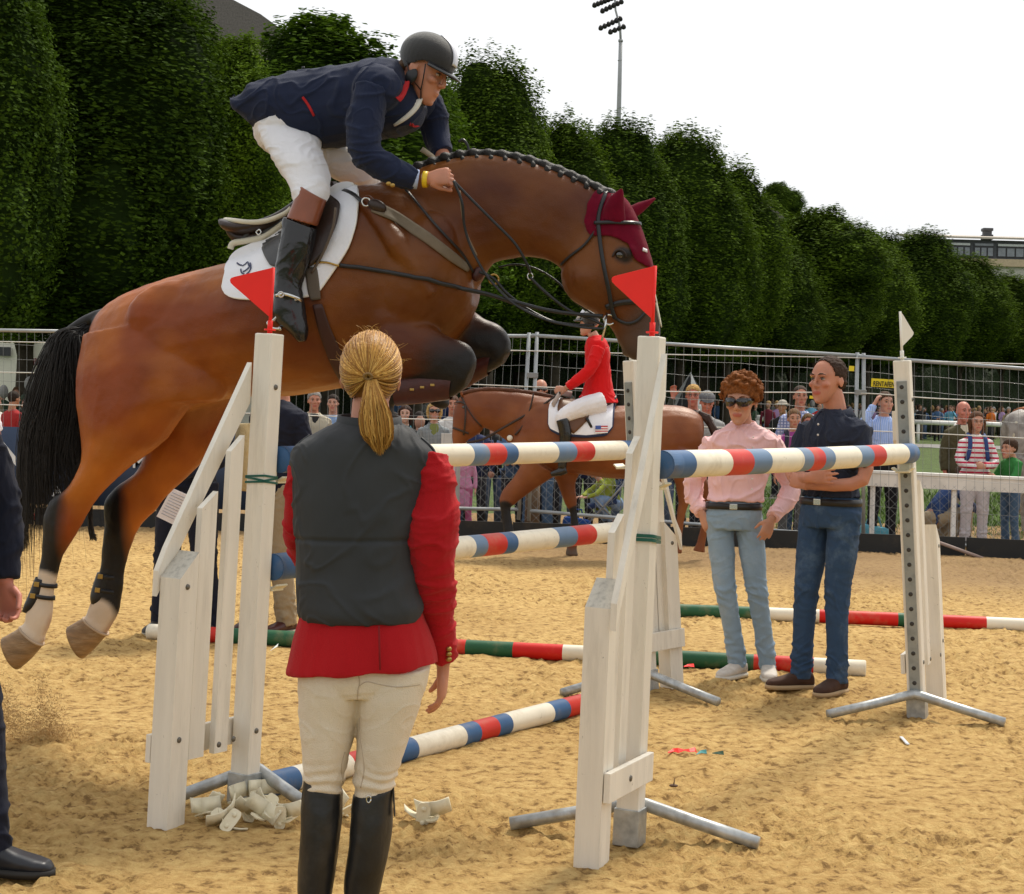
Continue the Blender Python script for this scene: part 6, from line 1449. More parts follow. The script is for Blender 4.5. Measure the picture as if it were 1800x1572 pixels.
for o in (.19, -.19): b.tube(crv([H(1052, 612, o), H(1035, 652, o*1.3), H(998, 680, o*.85)], 4), tap([.072, .062, .045], 9), 14)
jk2 = mesh_obj(b, 'riding_jacket', rj2, r2, .009, 2, disp=folds(.006, (7, 7, 7), 4))
b = MB(); b.tube([H(1052, 592, .07), H(1040, 602, .10)], .02, 8, flat=.4); b.build('blue_collar', mat('blue_collar', (.02, .04, .2)), jk2)
b = MB(); hloft(b, [(1020, 696, 1080, 696, .18, 0), (1025, 715, 1078, 712, .18, 0)], n=16)
for o in (.18, -.18): b.tube(crv([H(1058, 708, o), H(1020, 718, o*1.5), H(990, 732, o*1.75), H(988, 742, o*1.8)], 4), tap([.115, .10, .075, .06], 13), 14)
mesh_obj(b, 'breeches', wbr, r2, .009, 2, disp=folds(.003, (9, 9, 9), 4))
for o in (.34, -.34):
    b = MB(); b.tube(crv([H(988, 737, o), H(994, 765, o), H(990, 800, o), H(988, 822, o)], 4), tap([.066, .064, .05, .045], 13), 14); b.tube([H(996, 826, o), H(984, 830, o), H(968, 834, o)], [.04, .042, .025], 10); mesh_obj(b, 'riding_boot', kb, r2, .008, 2)
b = MB(); b.tube([H(1031, 734, .33), H(1040, 752, .33)], .014, 6); tag(b.build('whip', lblack), 'black whip end lying against the white saddle pad of the chestnut horse', 'whip')

# grey horse at the right edge, only its quarters in the picture
HP0 = P(1800, 780, 23.5); HH = V((.95, .3, 0)).normalized(); HN = V((.3, -.95, 0)).normalized()
b = MB()
hloft(b, [(1766, 745, 1768, 800, .12, 0), (1776, 728, 1778, 830, .24, 0), (1800, 718, 1800, 850, .29, 0), (1850, 716, 1850, 858, .31, 0), (1910, 722, 1910, 856, .31, 0), (1955, 714, 1965, 845, .26, 0), (1990, 724, 1990, 820, .16, 0)])
hloft(b, [(1955, 712, 1985, 800, .15, 0), (1985, 685, 2010, 760, .12, 0), (2020, 660, 2030, 715, .09, 0), (2040, 650, 2045, 700, .08, 0)])
hloft(b, [(2030, 650, 2035, 705, .08, 0), (2060, 672, 2040, 715, .08, 0), (2075, 705, 2060, 722, .05, 0)])
for (x, o) in ((1782, .15), (1802, -.15)): hloft(b, [(x-16, 800, x+40, 810, .14, o), (x-12, 850, x+24, 856, .09, o), (x-10, 880, x+8, 884, .055, o), (x-6, 930, x+8, 932, .04, o), (x-8, 958, x+10, 960, .055, o)], n=14)
for (x, o) in ((1955, .15), (1975, -.15)): hloft(b, [(x-22, 820, x+22, 820, .11, o), (x-12, 870, x+10, 870, .06, o), (x-8, 900, x+7, 900, .045, o), (x-6, 945, x+7, 945, .04, o), (x-9, 965, x+11, 966, .055, o)], n=14)
me3 = fuse(b, .018, 4, col=lambda co: mixc((.20, .175, .155), (.34, .31, .28), np.clip(fbm(co*9, 3)+.5, 0, 1)), disp=lambda co: .004*fbm(co*5, 2))
h3 = empty('horse', G(1880, 990), 'grey horse at the right edge behind the boy, only its rump showing', 'horse'); link('body', me3, coatm, h3)
b = MB(); rs = random.Random(2)
for i in range(70): b.tube([H(x+rs.uniform(-5, 5), y, rs.uniform(-.06, .06)+.1) for x, y in ((1790, 742), (1787, 765), (1786, 800), (1788, 850), (1790, 885+rs.uniform(-10, 20)))], [.02, .025, .022, .018, .005], 5)
b.build('tail', mat('cream_tail', (.50, .45, .34), .8), h3)
b = MB(); hloft(b, [(1795, 716, 1800, 760, .30, 0), (1850, 712, 1850, 790, .325, 0), (1920, 716, 1920, 785, .325, 0)], n=18)
tag(link('horse_rug', fuse(b, .02, 2), mat('orange_brown_rug', (.32, .10, .03), .8)), 'orange-brown rug over the back of the grey horse', 'rug')
HP0, HH, HN = _keep
# ================================================================ temporary fence round the arena
wirem = mat('galvanised_wire', (.26, .27, .27), .5, .1, metal=.3)
tubem = mat('galvanised_tube', (.33, .35, .36), .45, .15, 6, metal=.4)
def DF(px): return float(np.interp(px, [-200, 300, 900, 1500, 2100], [20.4, 20.2, 19.9, 19.7, 18.6]))
def panel(x0, t0, b0, x1, t1, b1, label, bx0=None, bx1=None):
    A, B_, Cc, D_ = P(x0, t0, DF(x0)), P(x1, t1, DF(x1)), P(bx0 or x0, b0, DF(x0)), P(bx1 or x1, b1, DF(x1))
    root = empty('mesh_fence', Cc, label, 'fence panel', 'mesh fence panels round the arena')
    b = MB(); b.tube([A-V((.06, 0, 0)), B_+V((.06, 0, 0))], .021, 8); b.build('top_tube', tubem, root)
    b = MB(); b.tube([Cc, D_], .021, 8); b.build('bottom_tube', tubem, root)
    for (p, q) in ((A, Cc), (B_, D_)): b = MB(); b.tube([p+V((0, 0, .04)), q-V((0, 0, .12))], .022, 8); b.build('upright', tubem, root)
    b = MB(); n = int((B_-A).length/.093)
    for i in range(1, n):
        t = i/n; a, c = A.lerp(B_, t), Cc.lerp(D_, t); j = V((random.uniform(-.004, .004), -.01*math.sin(i*.7), 0)); b.tube([a, a.lerp(c, .5)+j, c], .0019, 4, caps=False)
    for k in (.085, .17, .30, .47, .64, .82):
        b.tube([A.lerp(Cc, k).lerp(B_.lerp(D_, k), t)+V((0, 0, .006*math.sin(t*31+k*9))) for t in np.linspace(0, 1, 24)], .0019, 4, caps=False)
    b.build('wire_mesh', wirem, root); return root
panel(-420, 574, 866, 255, 585, 884, 'mesh fence panel at the far left in front of the white marquee')
panel(262, 585, 884, 930, 591, 896, 'mesh fence panel behind the jumping horse\'s belly', bx1=912)
panel(944, 590, 898, 1507, 626, 944, 'mesh fence panel behind the rider in red and the pink-shirted woman', bx0=930, bx1=1500)
panel(1518, 627, 946, 2110, 672, 990, 'mesh fence panel at the right behind the white pennant')
clampm = mat('fence_clamp', (.25, .26, .26), .5, metal=.5)
for (x, y, z) in ((936, 660, 'middle'), (1513, 690, 'right')):
    b = MB(); b.box(P(x, y, DF(x)-.02), .13, .03, .06, None, .005); tag(b.build('fence_clamp', clampm), 'steel clamp joining two fence panels, at the '+('posts left of the rider in red' if z == 'middle' else 'posts right of the man in navy'), 'clamp')
rope = mat('white_cord', (.62, .60, .55), .8)
for (pts, nm) in (([(-100, 599), (300, 606), (640, 611), (930, 617), (1200, 624), (1500, 629), (1650, 636), (1900, 643)], 'white cord strung along the top of the fence mesh'),
                  ([(-100, 653), (300, 660), (700, 671), (930, 680), (1200, 689), (1500, 691), (1650, 701), (1900, 711)], 'white cord strung through the fence above head height'),
                  ([(-100, 708), (300, 722), (700, 736), (930, 742), (1200, 750), (1500, 757), (1650, 763), (1900, 776)], 'white cord strung through the fence at chest height')):
    b = MB(); q = crom(pts, 8); b.tube([P(x, y, DF(x)-.03) for x, y in q], .0065, 5); tag(b.build('cord', rope), nm, 'cord')
# black kickboards and loose pipes at the foot of the fence
kick = mat('black_kickboard', (.013, .014, .014), .65, .2, 4, dirt=(.10, .07, .04), dirtamt=.4, ds=3)
xs = [-420, 60, 480, 900, 1330, 1700, 2100]
for i in range(len(xs)-1):
    a, c = xs[i]+2, xs[i+1]-2; A = P(a, 900, DF(a)-.22); B_ = P(c, 900, DF(c)-.22); A.z = B_.z = -.03; up = V((0, 0, .23)); b = MB()
    b.ring_loft([[A, A+V((0, .04, 0)), A+V((0, .04, 0))+up, A+up], [B_, B_+V((0, .04, 0)), B_+V((0, .04, 0))+up, B_+up]])
    for f in b.bm.faces: f.smooth = False
    tag(b.build('kickboard', kick, smooth=False), ['black kickboard at the far left edge', 'black kickboard under the navy banner', 'black kickboard behind the woman in the grey vest', 'black kickboard behind the legs of the chestnut horse', 'black kickboard behind the pink-shirted woman and man in navy', 'black kickboard at the right edge'][i], 'kickboard', 'black kickboards along the edge of the arena')
pinkpipe = mat('weathered_pipe', (.30, .22, .19), .6)
b = MB(); b.tube([P(x, y, DF(x)-.2) for x, y in ((620, 913), (800, 921), (930, 929), (1000, 932))], .016, 6); b.tube([P(x, y, DF(x)-.2) for x, y in ((1130, 936), (1400, 944), (1600, 948))], .016, 6); b.build('pipe', pinkpipe); tag(bpy.data.objects['pipe'], 'thin weathered rail running along the top of the kickboards', 'rail')
b = MB(); b.tube([P(1640, 950, DF(1640)-.32), P(1728, 982, DF(1728)-.36)], .02, 6); tag(b.build('slanting_pipe', pinkpipe), 'weathered pipe slanting down to the sand at the right', 'pipe')
# chain-link netting behind the panels
def chain(x0, x1, label, z1=.95):
    b = MB(); dd = lambda x: DF(x)+.12
    A, B_ = P(x0, 860, dd(x0)), P(x1, 860, dd(x1)); L = (B_-A); n = L.length; u = L/n; z0 = .18; h = z1-z0; st = .11; k = -h
    while k < n:
        for sg in (0, 1):
            a0, a1 = (k, k+h) if sg == 0 else (k+h, k); c0, c1 = max(0, min(n, a0)), max(0, min(n, a1))
            if a1 == a0: continue
            t0, t1 = (c0-a0)/(a1-a0), (c1-a0)/(a1-a0)
            if abs(t1-t0) < .02: continue
            p = V((A.x, A.y, 0))+V((u.x, u.y, 0)); q0 = V((A.x+u.x*c0, A.y+u.y*c0, z0+h*t0)); q1 = V((A.x+u.x*c1, A.y+u.y*c1, z0+h*t1)); b.tube([q0, q1], .0018, 3, caps=False)
        k += st
    o = b.build('chain_link_netting', wirem); tag(o, label, 'netting', 'chain-link netting behind the fence'); return o
chain(560, 1505, 'chain-link netting low behind the chestnut horse'); chain(1508, 1990, 'chain-link netting low at the right under the white board', .76)
# white topped board rail
wb = mat('white_board', (.78, .76, .72), .5, .04, 3)
rb_ = empty('board_rail', P(1700, 840, DF(1700)+.2), 'white board rail the spectators lean on at the right', 'rail')
A, B_ = P(1500, 826, DF(1500)+.2), P(1990, 848, DF(1990)+.2)
b = MB(); b.ring_loft([[A, A+V((0, .24, .0)), A+V((0, .24, -.03)), A-V((0, 0, .03))], [B_, B_+V((0, .24, 0)), B_+V((0, .24, -.03)), B_-V((0, 0, .03))]]); b.build('top_board', wb, rb_, smooth=False)
b = MB(); z = V((0, .015, -.032)); z2 = V((0, .015, -.18)); b.ring_loft([[A+z, A+z+V((0, .02, 0)), A+z2+V((0, .02, 0)), A+z2], [B_+z, B_+z+V((0, .02, 0)), B_+z2+V((0, .02, 0)), B_+z2]]); b.build('face_board', mat('white_face_board', (.72, .68, .62), .6), rb_, smooth=False)
for t in (.08, .38, .68, .98):
    p = A.lerp(B_, t); b = MB(); b.box(V((p.x, p.y+.08, p.z/2-.02)), .05, .05, p.z-.03); b.build('leg', wb, rb_)
# light post at the woman's left with netting, white board behind
b = MB(); p = P(787, 830, DF(787)+.05); b.box(V((p.x, p.y, .55)), .17, .03, 1.3, None, .004); tag(b.build('white_board', mat('white_panel', (.55, .54, .52), .7)), 'narrow white panel behind the netting right of the woman in the grey vest', 'panel')
b = MB(); p = P(805, 830, DF(805)-.1); b.box(V((p.x, p.y, .62)), .05, .05, 1.35, None, .004); tag(b.build('steel_post', tubem), 'square steel post beside the narrow white panel', 'post')
b = MB(); p = P(936, 880, DF(936)+.3); b.tube([V((p.x, p.y, -.05)), V((p.x, p.y, .75))], [.09, .085], 12); tag(b.build('wooden_post', mat('wooden_post', (.13, .085, .05), .9)), 'short brown wooden post behind the fence under the chestnut horse', 'post')

# text helper
def text(s, size, M, m, name, parent=None, ext=.004, bold=.0):
    cu = bpy.data.curves.new(name, 'FONT'); cu.body = s; cu.size = size; cu.extrude = ext; cu.offset = bold; cu.align_x = 'LEFT'
    o = bpy.data.objects.new('t', cu); C.objects.link(o); dg = bpy.context.evaluated_depsgraph_get(); me = bpy.data.meshes.new_from_object(o.evaluated_get(dg)); bpy.data.objects.remove(o)
    me.transform(M); me.name = name; return link(name, me, m, parent)
XZ = Matrix.Rotation(R(90), 4, 'X')
# navy banner
bn = mat('navy_banner', (.022, .040, .085), .6, .1, 3, bump=.2, bs=3); A, B_ = P(-300, 745, DF(-300)-.12), P(620, 770, DF(620)-.12)
bz = empty('banner', V((A.x, A.y, .25)), 'navy banner with white lettering on the fence behind the horse\'s tail', 'banner')
b = MB(); n = 40; rg = []
for i in range(n+1):
    t = i/n; p = A.lerp(B_, t); y = p.y + .015*math.sin(i*1.1); rg.append([V((p.x, y, .24)), V((p.x, y, 1.14)), V((p.x, y+.012, 1.14)), V((p.x, y+.012, .24))])
b.ring_loft(rg); b.build('cloth', bn, bz)
lw = mat('banner_white', (.62, .64, .66), .6)
text('N', .46, Matrix.Translation(P(-9, 822, DF(0)-.17)) @ XZ, lw, 'letter_N', bz, .004, .012)
b = MB(); b.box(P(25, 832, DF(0)-.16), .30, .01, .022); b.box(P(30, 841, DF(0)-.16), .22, .01, .012); b.build('white_line', lw, bz)
text('A', .17, Matrix.Translation(P(92, 872, DF(90)-.17)) @ XZ, lw, 'letter_A', bz, .004, .004)
text('M', .20, Matrix.Translation(P(232, 822, DF(230)-.17)) @ XZ, lw, 'letter_M', bz, .004, .004)
text('E', .20, Matrix.Translation(P(362, 800, DF(360)-.17)) @ XZ, lw, 'letter_E', bz, .004, .006)
# yellow fence-hire plate
yl = mat('yellow_sign', (.72, .58, .02), .5, .05); bk = mat('sign_black', (.012, .012, .012), .6)
sg = empty('sign', P(1534, 683, DF(1534)-.05), 'yellow fence-hire sign with black capitals wired to the mesh beside the far right standard', 'sign')
b = MB(); d0 = DF(1534)-.05; q = P(1556, 674, d0); b.box(q, .32, .006, .095, Matrix.Rotation(ROLL+.01, 3, 'Y')); b.build('plate', yl, sg)
text('RENTAFENCE', .082, Matrix.Translation(P(1534.6, 678.5, d0-.012)) @ Matrix.Rotation(ROLL, 4, 'Y') @ XZ @ Matrix.Diagonal((.62, 1, 1, 1)), bk, 'lettering', sg, .001, .001)
b = MB()
for k in range(10): p = P(1534.5+k*4.6, 682.0+.15*k, d0-.008); b.box(p, .016, .003, .010, Matrix.Rotation(.5, 3, 'Y'))
b.build('hazard_stripe', bk, sg)
for (x, y, w2, h2, l) in ((1433, 699, 20, 5, 'small yellow plate wired to the mesh left of the man in navy'), (1432, 662, 13, 4, 'small pale yellow plate behind the face of the man in navy'), (1497, 648, 9, 9, 'small yellow plate behind the head of the man in navy')):
    b = MB(); p = P(x, y, DF(x)-.03); b.box(p, w2*PX(19.8), .006, h2*PX(19.8), Matrix.Rotation(.05, 3, 'Y'), .001); tag(b.build('yellow_plate', yl), l, 'sign')

# ================================================================ people near the fence
shoe_d = mat('dark_shoe', (.03, .025, .02), .5)
def spec(label, x, ytop, d, base=None, rz=0, **k):
    z0 = gz(d)+.06 if base is None else base
    p = P(x, ytop, d); h = p.z - z0; s = h/(1.775 + (.03 if k.get('hstyle', 'short') in ('short', 'bob', 'long', 'boy') else 0)); k.setdefault('vox', .010); k.setdefault('shoe', shoe_d)
    rr = R(rz); hx = V((0, -.02*s, 0)); return person(label, V((p.x, d, z0)), rr, s, group='spectators standing behind the fence', **k)
grey = lambda v, n: cloth(n, (v, v, v))
dkt = cloth('dark_trousers', (.018, .018, .022)); jean = cloth('mid_jeans', (.07, .12, .20)); khaki = cloth('khaki_trousers', (.33, .26, .17), fold=.8)
spec('bald man in dark sunglasses looking over the neck of the chestnut horse', 951, 664, 21.0, skin='ruddy', top=grey(.12, 'grey_shirt'), bot=jean, hstyle=None, glasses='sun')
spec('blonde woman in sunglasses and a grey tweed jacket in front of the chestnut horse\'s nose', 764, 702, 20.8, skin='fair', top=stripes('tweed', (.10, .12, .13), (.30, .32, .33), 60, 'Z', .4, True), tuck=False, bot=dkt, hstyle='bob', hcol=(.48, .31, .12), glasses='sun', fem=True, jacket='tweed_jacket', open_=mat('olive_top', (.18, .20, .05)), collar=grey(.16, 'tweed_collar'), hs=1.05, rz=6)
spec('dark-haired woman with a teal scarf beside the woman in the tweed jacket', 713, 708, 21.2, skin='pale', top=grey(.04, 'black_coat'), bot=dkt, hstyle='long', hcol=(.04, .02, .015), fem=True, collar=mat('teal_scarf', (.02, .20, .28), .9), hs=1.05)
spec('brown-haired person in white half hidden by the chestnut horse\'s head', 797, 690, 21.6, skin='ruddy', top=cloth('white_top', (.65, .63, .60)), bot=jean, hstyle='short', hcol=(.10, .05, .03))
spec('grey-haired man in a beige jacket left of the woman in the grey vest', 553, 682, 20.8, rz=12, skin='ruddy', top=cloth('beige_jacket', (.47, .42, .32)), tuck=False, loose=1.12, bot=dkt, hstyle='short', hcol=(.25, .23, .21), jacket='beige_jacket', open_=grey(.03, 'dark_shirt'), collar=cloth('beige_jacket', (.47, .42, .32)), hs=1.08)
spec('dark-haired spectator in pale blue behind the man in the beige jacket', 586, 688, 21.8, skin='fair', top=cloth('pale_blue_top', (.22, .32, .50)), bot=jean, hstyle='short', hcol=(.03, .02, .015))
spec('fair young man in glasses raising his hand above the chestnut horse\'s rump', 1219, 671, 20.8, rz=-8, skin='red', top=cloth('dark_green_waistcoat_jacket', (.05, .055, .045)), bot=dkt, hstyle='short', hcol=(.45, .27, .09), glasses='clear', hs=1.08,
     J=dict(rel=(-.30, -.08, 1.30), rwr=(-.225, -.12, 1.62), rhd=V((0, 0, 1)), rpn=V((0, -1, 0)), rsh=(-.17, 0, 1.41)), hands=(.4, .5), collar=cloth('cream_collar', (.62, .56, .50)))
spec('man in a grey flat cap with his head bowed beside the fair young man', 1243, 683, 20.4, skin='red', top=grey(.30, 'pale_grey_jacket'), tuck=False, bot=dkt, hstyle='short', hcol=(.2, .2, .2), hat=('cap', (.12, .12, .13)), nod=R(22), hs=1.08)
spec('dark-haired man in a blue check shirt behind the girl in purple', 1407, 677, 21.4, skin='ruddy', top=stripes('blue_check', (.55, .58, .72), (.20, .24, .45), 28, 'Z', .35, True), bot=jean, hstyle='cropped', hcol=(.06, .04, .03), loose=1.12, hs=1.05)
spec('girl in a purple blouse between the woman in pink and the man in navy', 1396, 715, 20.4, skin='fairtan', top=cloth('purple_blouse', (.34, .07, .27), fold=.8), bot=grey(.10, 'grey_jeans'), hstyle='short', hcol=(.16, .09, .045), fem=True, collar=cloth('pink_collar', (.55, .30, .45)), hs=1.12,
     J=dict(lel=(.21, -.10, 1.15), lwr=(.125, -.20, 1.42), lhd=V((-.3, 0, 1)), lpn=V((0, 1, 0))), backpack=mat('dark_strap', (.02, .02, .035), .8))
spec('woman looking out from behind the girl in purple', 1421, 722, 21.0, skin='red', top=cloth('rust_top', (.3, .1, .05)), bot=dkt, hstyle='bob', hcol=(.12, .07, .03), fem=True)
spec('young man in a light blue shirt holding his hand to his head', 1556, 683, 20.5, rz=8, skin='fair', top=stripes('light_blue_shirt', (.28, .40, .74), (.48, .58, .84), 45, 'X', .3), bot=dkt, hstyle='short', hcol=(.07, .04, .025), collar=cloth('light_blue_collar', (.42, .52, .80)), hs=1.06, look=R(8),
     J=dict(rel=(-.30, -.08, 1.36), rwr=(-.135, -.03, 1.62), rhd=V((.5, 0, 1)), rpn=V((1, 0, 0)), rsh=(-.165, 0, 1.40), lwr=(.17, -.28, 1.0), lel=(.24, 0, 1.12), lhd=V((.4, -1, 0)), lpn=V((0, 0, -1))))
spec('bald elderly man in an olive jacket and cream pullover behind the woman in stripes', 1693, 705, 21.2, rz=12, skin='red', top=cloth('olive_jacket', (.085, .075, .04)), tuck=False, loose=1.15, bot=khaki, hstyle=None, jacket='olive_jacket', open_=mat('cream_pullover', (.60, .54, .40)), collar=cloth('white_collar', (.7, .68, .64)), hs=1.12)
strp = stripes('red_striped_top', (.72, .68, .66), (.50, .03, .07), 17, 'Z', .38)
SWR = spec('woman in a red-striped V-neck with blue backpack straps leaning on the white board', 1717, 720, 20.45, rz=0, skin='fairtan', top=strp, bot=cloth('white_trousers', (.62, .58, .62), fold=.9), hstyle='long', hcol=(.10, .045, .022), fem=True, glasses='clear', backpack=mat('blue_strap', (.02, .05, .18), .7), tuck=False, hem=.95, loose=1.12,
     hs=1.13, hipw=1.05, legw=1.15, J=dict(lel=(.23, -.10, 1.12), lwr=(.035, -.28, 1.07), lhd=V((-1, -.1, .2)), lpn=V((0, 1, -.2)), rel=(-.23, -.10, 1.12), rwr=(-.035, -.27, 1.05), rhd=V((1, -.1, .2)), rpn=V((0, 1, -.2))), hands=(1.0, 1.0))
spec('boy in a grey top with green sleeves leaning on the white board', 1779, 768, 20.4, rz=-62, skin='fairtan', top=cloth('green_sleeves', (.04, .20, .05)), bot=jean, hstyle='boy', hcol=(.055, .03, .018), hs=1.35,
     J=dict(rel=(-.22, -.15, 1.12), rwr=(-.05, -.40, 1.18), rhd=V((.6, -1, 0)), lel=(.22, -.2, 1.12), lwr=(.1, -.42, 1.15), head=(0, -.05, 1.60)), tuck=True)
spec('small child in a pink coat seen between the poles beside the steel post', 817, 779, 20.35, skin='fair', top=cloth('pink_coat', (.58, .26, .42), fold=.9), tuck=False, hem=.5, bot=cloth('pink_leggings', (.45, .12, .25)), hstyle='bob', hcol=(.3, .18, .08), hs=1.4, fem=True)
spec('dark-haired person in red far left behind the banner', 24, 683, 24.0, skin='tan', top=cloth('red_top', (.35, .03, .03)), bot=dkt, hstyle='short', hcol=(.03, .02, .015), rz=150)
spec('person in a cream hat band and pale top at the left edge', -6, 690, 25.0, skin='fair', top=cloth('white_top', (.65, .63, .60)), bot=jean, hstyle='short', hcol=(.12, .07, .04), rz=20)
spec('person in grey just left of the horse\'s tail', 48, 696, 26.0, skin='fair', top=grey(.25, 'grey_hoodie'), bot=jean, hstyle='bob', hcol=(.10, .05, .03), fem=True, rz=-20)
# man crouching in khaki
cp = P(1648, 930, 20.6)
sitter('man in khaki crouching under the white board beside the far right standard', Matrix.Translation(V((cp.x, 20.6, gz(20.6)))) @ Matrix.Rotation(R(115), 4, 'Z'), .86, 'ruddy', cloth('blue_jacket', (.03, .06, .16)), khaki, (.08, .05, .03), 'spectators standing behind the fence')
# seated child and pushchair below the chestnut horse
b = MB(); p = G(1072, 958); p = V((p.x, 20.6, 0)); 
pc = empty('pushchair', p, 'pushchair with thin frame behind the fence under the chestnut horse', 'pushchair')
b.tube([p+V((-.25, 0, .08)), p+V((.22, 0, .62)), p+V((.34, 0, .98))], .013, 6); b.tube([p+V((-.25, .4, .08)), p+V((.22, .4, .62)), p+V((.34, .4, .98))], .013, 6); b.tube([p+V((.25, 0, .08)), p+V((-.12, 0, .45)), p+V((-.2, 0, .5))], .013, 6); b.tube([p+V((.25, .4, .08)), p+V((-.12, .4, .45))], .013, 6); b.tube([p+V((.34, 0, .98)), p+V((.34, .4, .98))], .016, 6); b.build('frame', tubem, pc)
for (x, y) in ((-.27, 0), (-.27, .4), (.27, 0), (.27, .4)): b = MB(); c = p+V((x, y, .07)); b.tube([c-V((0, .02, 0)), c+V((0, .02, 0))], [.08, .08], 16); b.build('wheel', bk, pc)
b = MB(); b.box(p+V((-.02, .2, .38)), .36, .34, .05, Matrix.Rotation(-.2, 3, 'Y'), .02); b.box(p+V((.17, .2, .58)), .05, .34, .42, Matrix.Rotation(.35, 3, 'Y'), .02); b.build('seat', cloth('pushchair_navy', (.03, .05, .12)), pc)
sitter('child in pale blue sitting in the pushchair', Matrix.Translation(p+V((.10, .2, .12))) @ Matrix.Rotation(R(-70), 4, 'Z'), .62, 'fair', cloth('yellow_green_top', (.28, .33, .05)), cloth('pale_blue_top', (.22, .32, .50)), (.3, .2, .1))
b = MB(); b.ring_loft([sell(V((p.x, p.y+.2, .30)), V((.10, 0, 0)), V((0, .11, 0)), 16), sell(V((p.x+.05, p.y+.2, .60)), V((.10, 0, 0)), V((0, .12, 0)), 16), sell(V((p.x+.06, p.y+.2, .76)), V((.06, 0, 0)), V((0, .08, 0)), 16)]); me = fuse(b, .012, 2)
link('blanket', me, cloth('yellow_green_blanket', (.28, .33, .05)), pc)
for (x, m_, l) in ((1012, (.02, .06, .22), 'blue bag on the ground behind the fence left of the pushchair'), (1535, (.10, .32, .42), 'turquoise bag leaning behind the fence under the white board')):
    b = MB(); q = P(x, 930, 20.5); q.z = gz(20.5)+.14; b.box(q, .34, .18, .28, Matrix.Rotation(.15, 3, 'Y'), .05); b.tube([q+V((-.10, 0, .12)), q+V((-.06, 0, .24)), q+V((.06, 0, .24)), q+V((.10, 0, .12))], .012, 6); tag(b.build('bag', cloth('bag_%d' % x, m_)), l, 'bag')

# ================================================================ officials inside the arena
nav = cloth('navy_suit', (.014, .016, .028), fold=.5, var=.08)
cuffb = mat('pale_blue_cuff', (.42, .50, .72), .8)
# man with the paper, facing right towards the horse
ph = G(325, 1116)
pr, _, PWp = person('man in a dark navy suit holding papers behind the left standard', ph, R(-18), 1.03, dict(lel=(.24, .02, 1.13), lwr=(.07, -.26, 1.0), lhd=V((-1, -.35, -.35)), lpn=V((-.1, 1, .2)), rel=(-.24, .05, 1.13), rwr=(-.12, -.22, .98), rhd=V((.1, -.6, -.7)), rpn=V((1, 0, 0)), lan=(.17, .03, .09), ran=(-.17, .0, .09), lkn=(.13, -.02, .5), rkn=(-.13, -.02, .5)),
        'ruddy', top=nav, bot=nav, shoe=shoe_d, hcol=(.12, .10, .09), tuck=False, jacket='suit_jacket', open_=mat('white_shirt', (.7, .7, .72)), vox=.009, legw=1.12, group='officials in the arena')
b = MB(); q = P(352, 848, 10.55); b.tube([q-V((.02, 0, .01)), q+V((.035, 0, .01))], [.042, .042], 14); b.build('shirt_cuff', cuffb, pr)
pap = mat('printed_paper', (.70, .68, .74), .8, .06, 90); pd_ = 10.5
b = MB(); q = [P(x, y, pd_+z_) for x, y, z_ in ((302, 858, 0), (352, 880, .03), (330, 935, .05), (275, 908, .02))]; b.prism(q, V((0, .006, 0))); pa = b.build('paper', pap); tag(pa, 'sheets of white paper held by the man in the dark suit', 'paper')
b = MB()
for k in range(9):
    t = .12+k*.09; a_, c_ = q[0].lerp(q[3], t), q[1].lerp(q[2], t); a2, c2 = a_.lerp(c_, .08), a_.lerp(c_, .5 if k % 3 else .85); b.tube([a2-V((0, .002, 0)), c2-V((0, .002, 0))], .0022, 4)
b.build('print', mat('print_grey', (.40, .40, .46)), pa)
b = MB(); hand_shapes(b, P(352, 862, pd_-.03), V((-.75, 0, -.55)), V((0, 1, 0)), .7, 1, .95)
# man in blazer and khaki
ph = G(478, 1112)
kr, _, KW = person('man in a navy blazer, cream pullover and khaki trousers behind the left standard', ph, R(-38), 1.03, dict(lkn=(.08, -.02, .5), rkn=(-.12, -.02, .5), lan=(.08, .05, .09), ran=(-.16, .03, .09), rel=(-.23, .06, 1.13), rwr=(-.14, -.18, 1.0), rhd=V((.4, -1, 0))), 'ruddy', top=nav, bot=khaki, shoe=mat('oxblood_shoe', (.06, .015, .012), .4), hcol=(.2, .18, .16), tuck=False,
        jacket='blazer', open_=None, vox=.009, legw=1.15, loose=1.1, group='officials in the arena')
b = MB(); vloft(b, [(418, 745, 470, 742, .11, 0), (411, 790, 475, 790, .14, 0), (412, 840, 475, 840, .14, 0), (420, 862, 470, 864, .12, 0)], D=11.08); mesh_obj(b, 'pullover', cloth('cream_pullover_cloth', (.55, .42, .22), fold=.8, bs=30), kr, .010, 2)
# man in the dark suit at the left edge, hand and shoe in the picture
ph = G(-144, 1545); er, _, EW = person('man in a dark suit cut off by the left edge, his hand and loafer showing', ph, R(84), 1.04, dict(head=(0, -.02, 1.632), lel=(.235, -.13, 1.14), lsh=(.165, -.04, 1.39), lwr=(.205, -.16, .865), rel=(-.23, .0, 1.13), lhd=V((0, -.25, -1)), lpn=V((-1, .3, 0)), rwr=(-.22, -.05, .88), lkn=(.10, -.13, .5), lan=(.10, -.185, .09)), 'red', top=nav, bot=nav, shoe=(mat('black_loafer', (.02, .022, .028), .35, .1, 10), mat('loafer_sole', (.02, .018, .015), .6)), hcol=(.1, .08, .06), tuck=False, hem=.80,
        jacket='suit_jacket', open_=mat('white_shirt', (.7, .7, .72)), vox=.006, loose=1.06, hands=(.85, .5), group='officials in the arena')
# white-shirted man beyond him
spx = P(-46, 660, 15.0); person('man in a white polo shirt at the left edge in front of the navy banner', V((spx.x, 15.0, 0)), R(30), 1.0, dict(), 'red', top=cloth('white_polo', (.70, .68, .74)), tsleeve='short', bot=nav, shoe=shoe_d, hcol=(.1, .07, .05), vox=.010, group='officials in the arena')
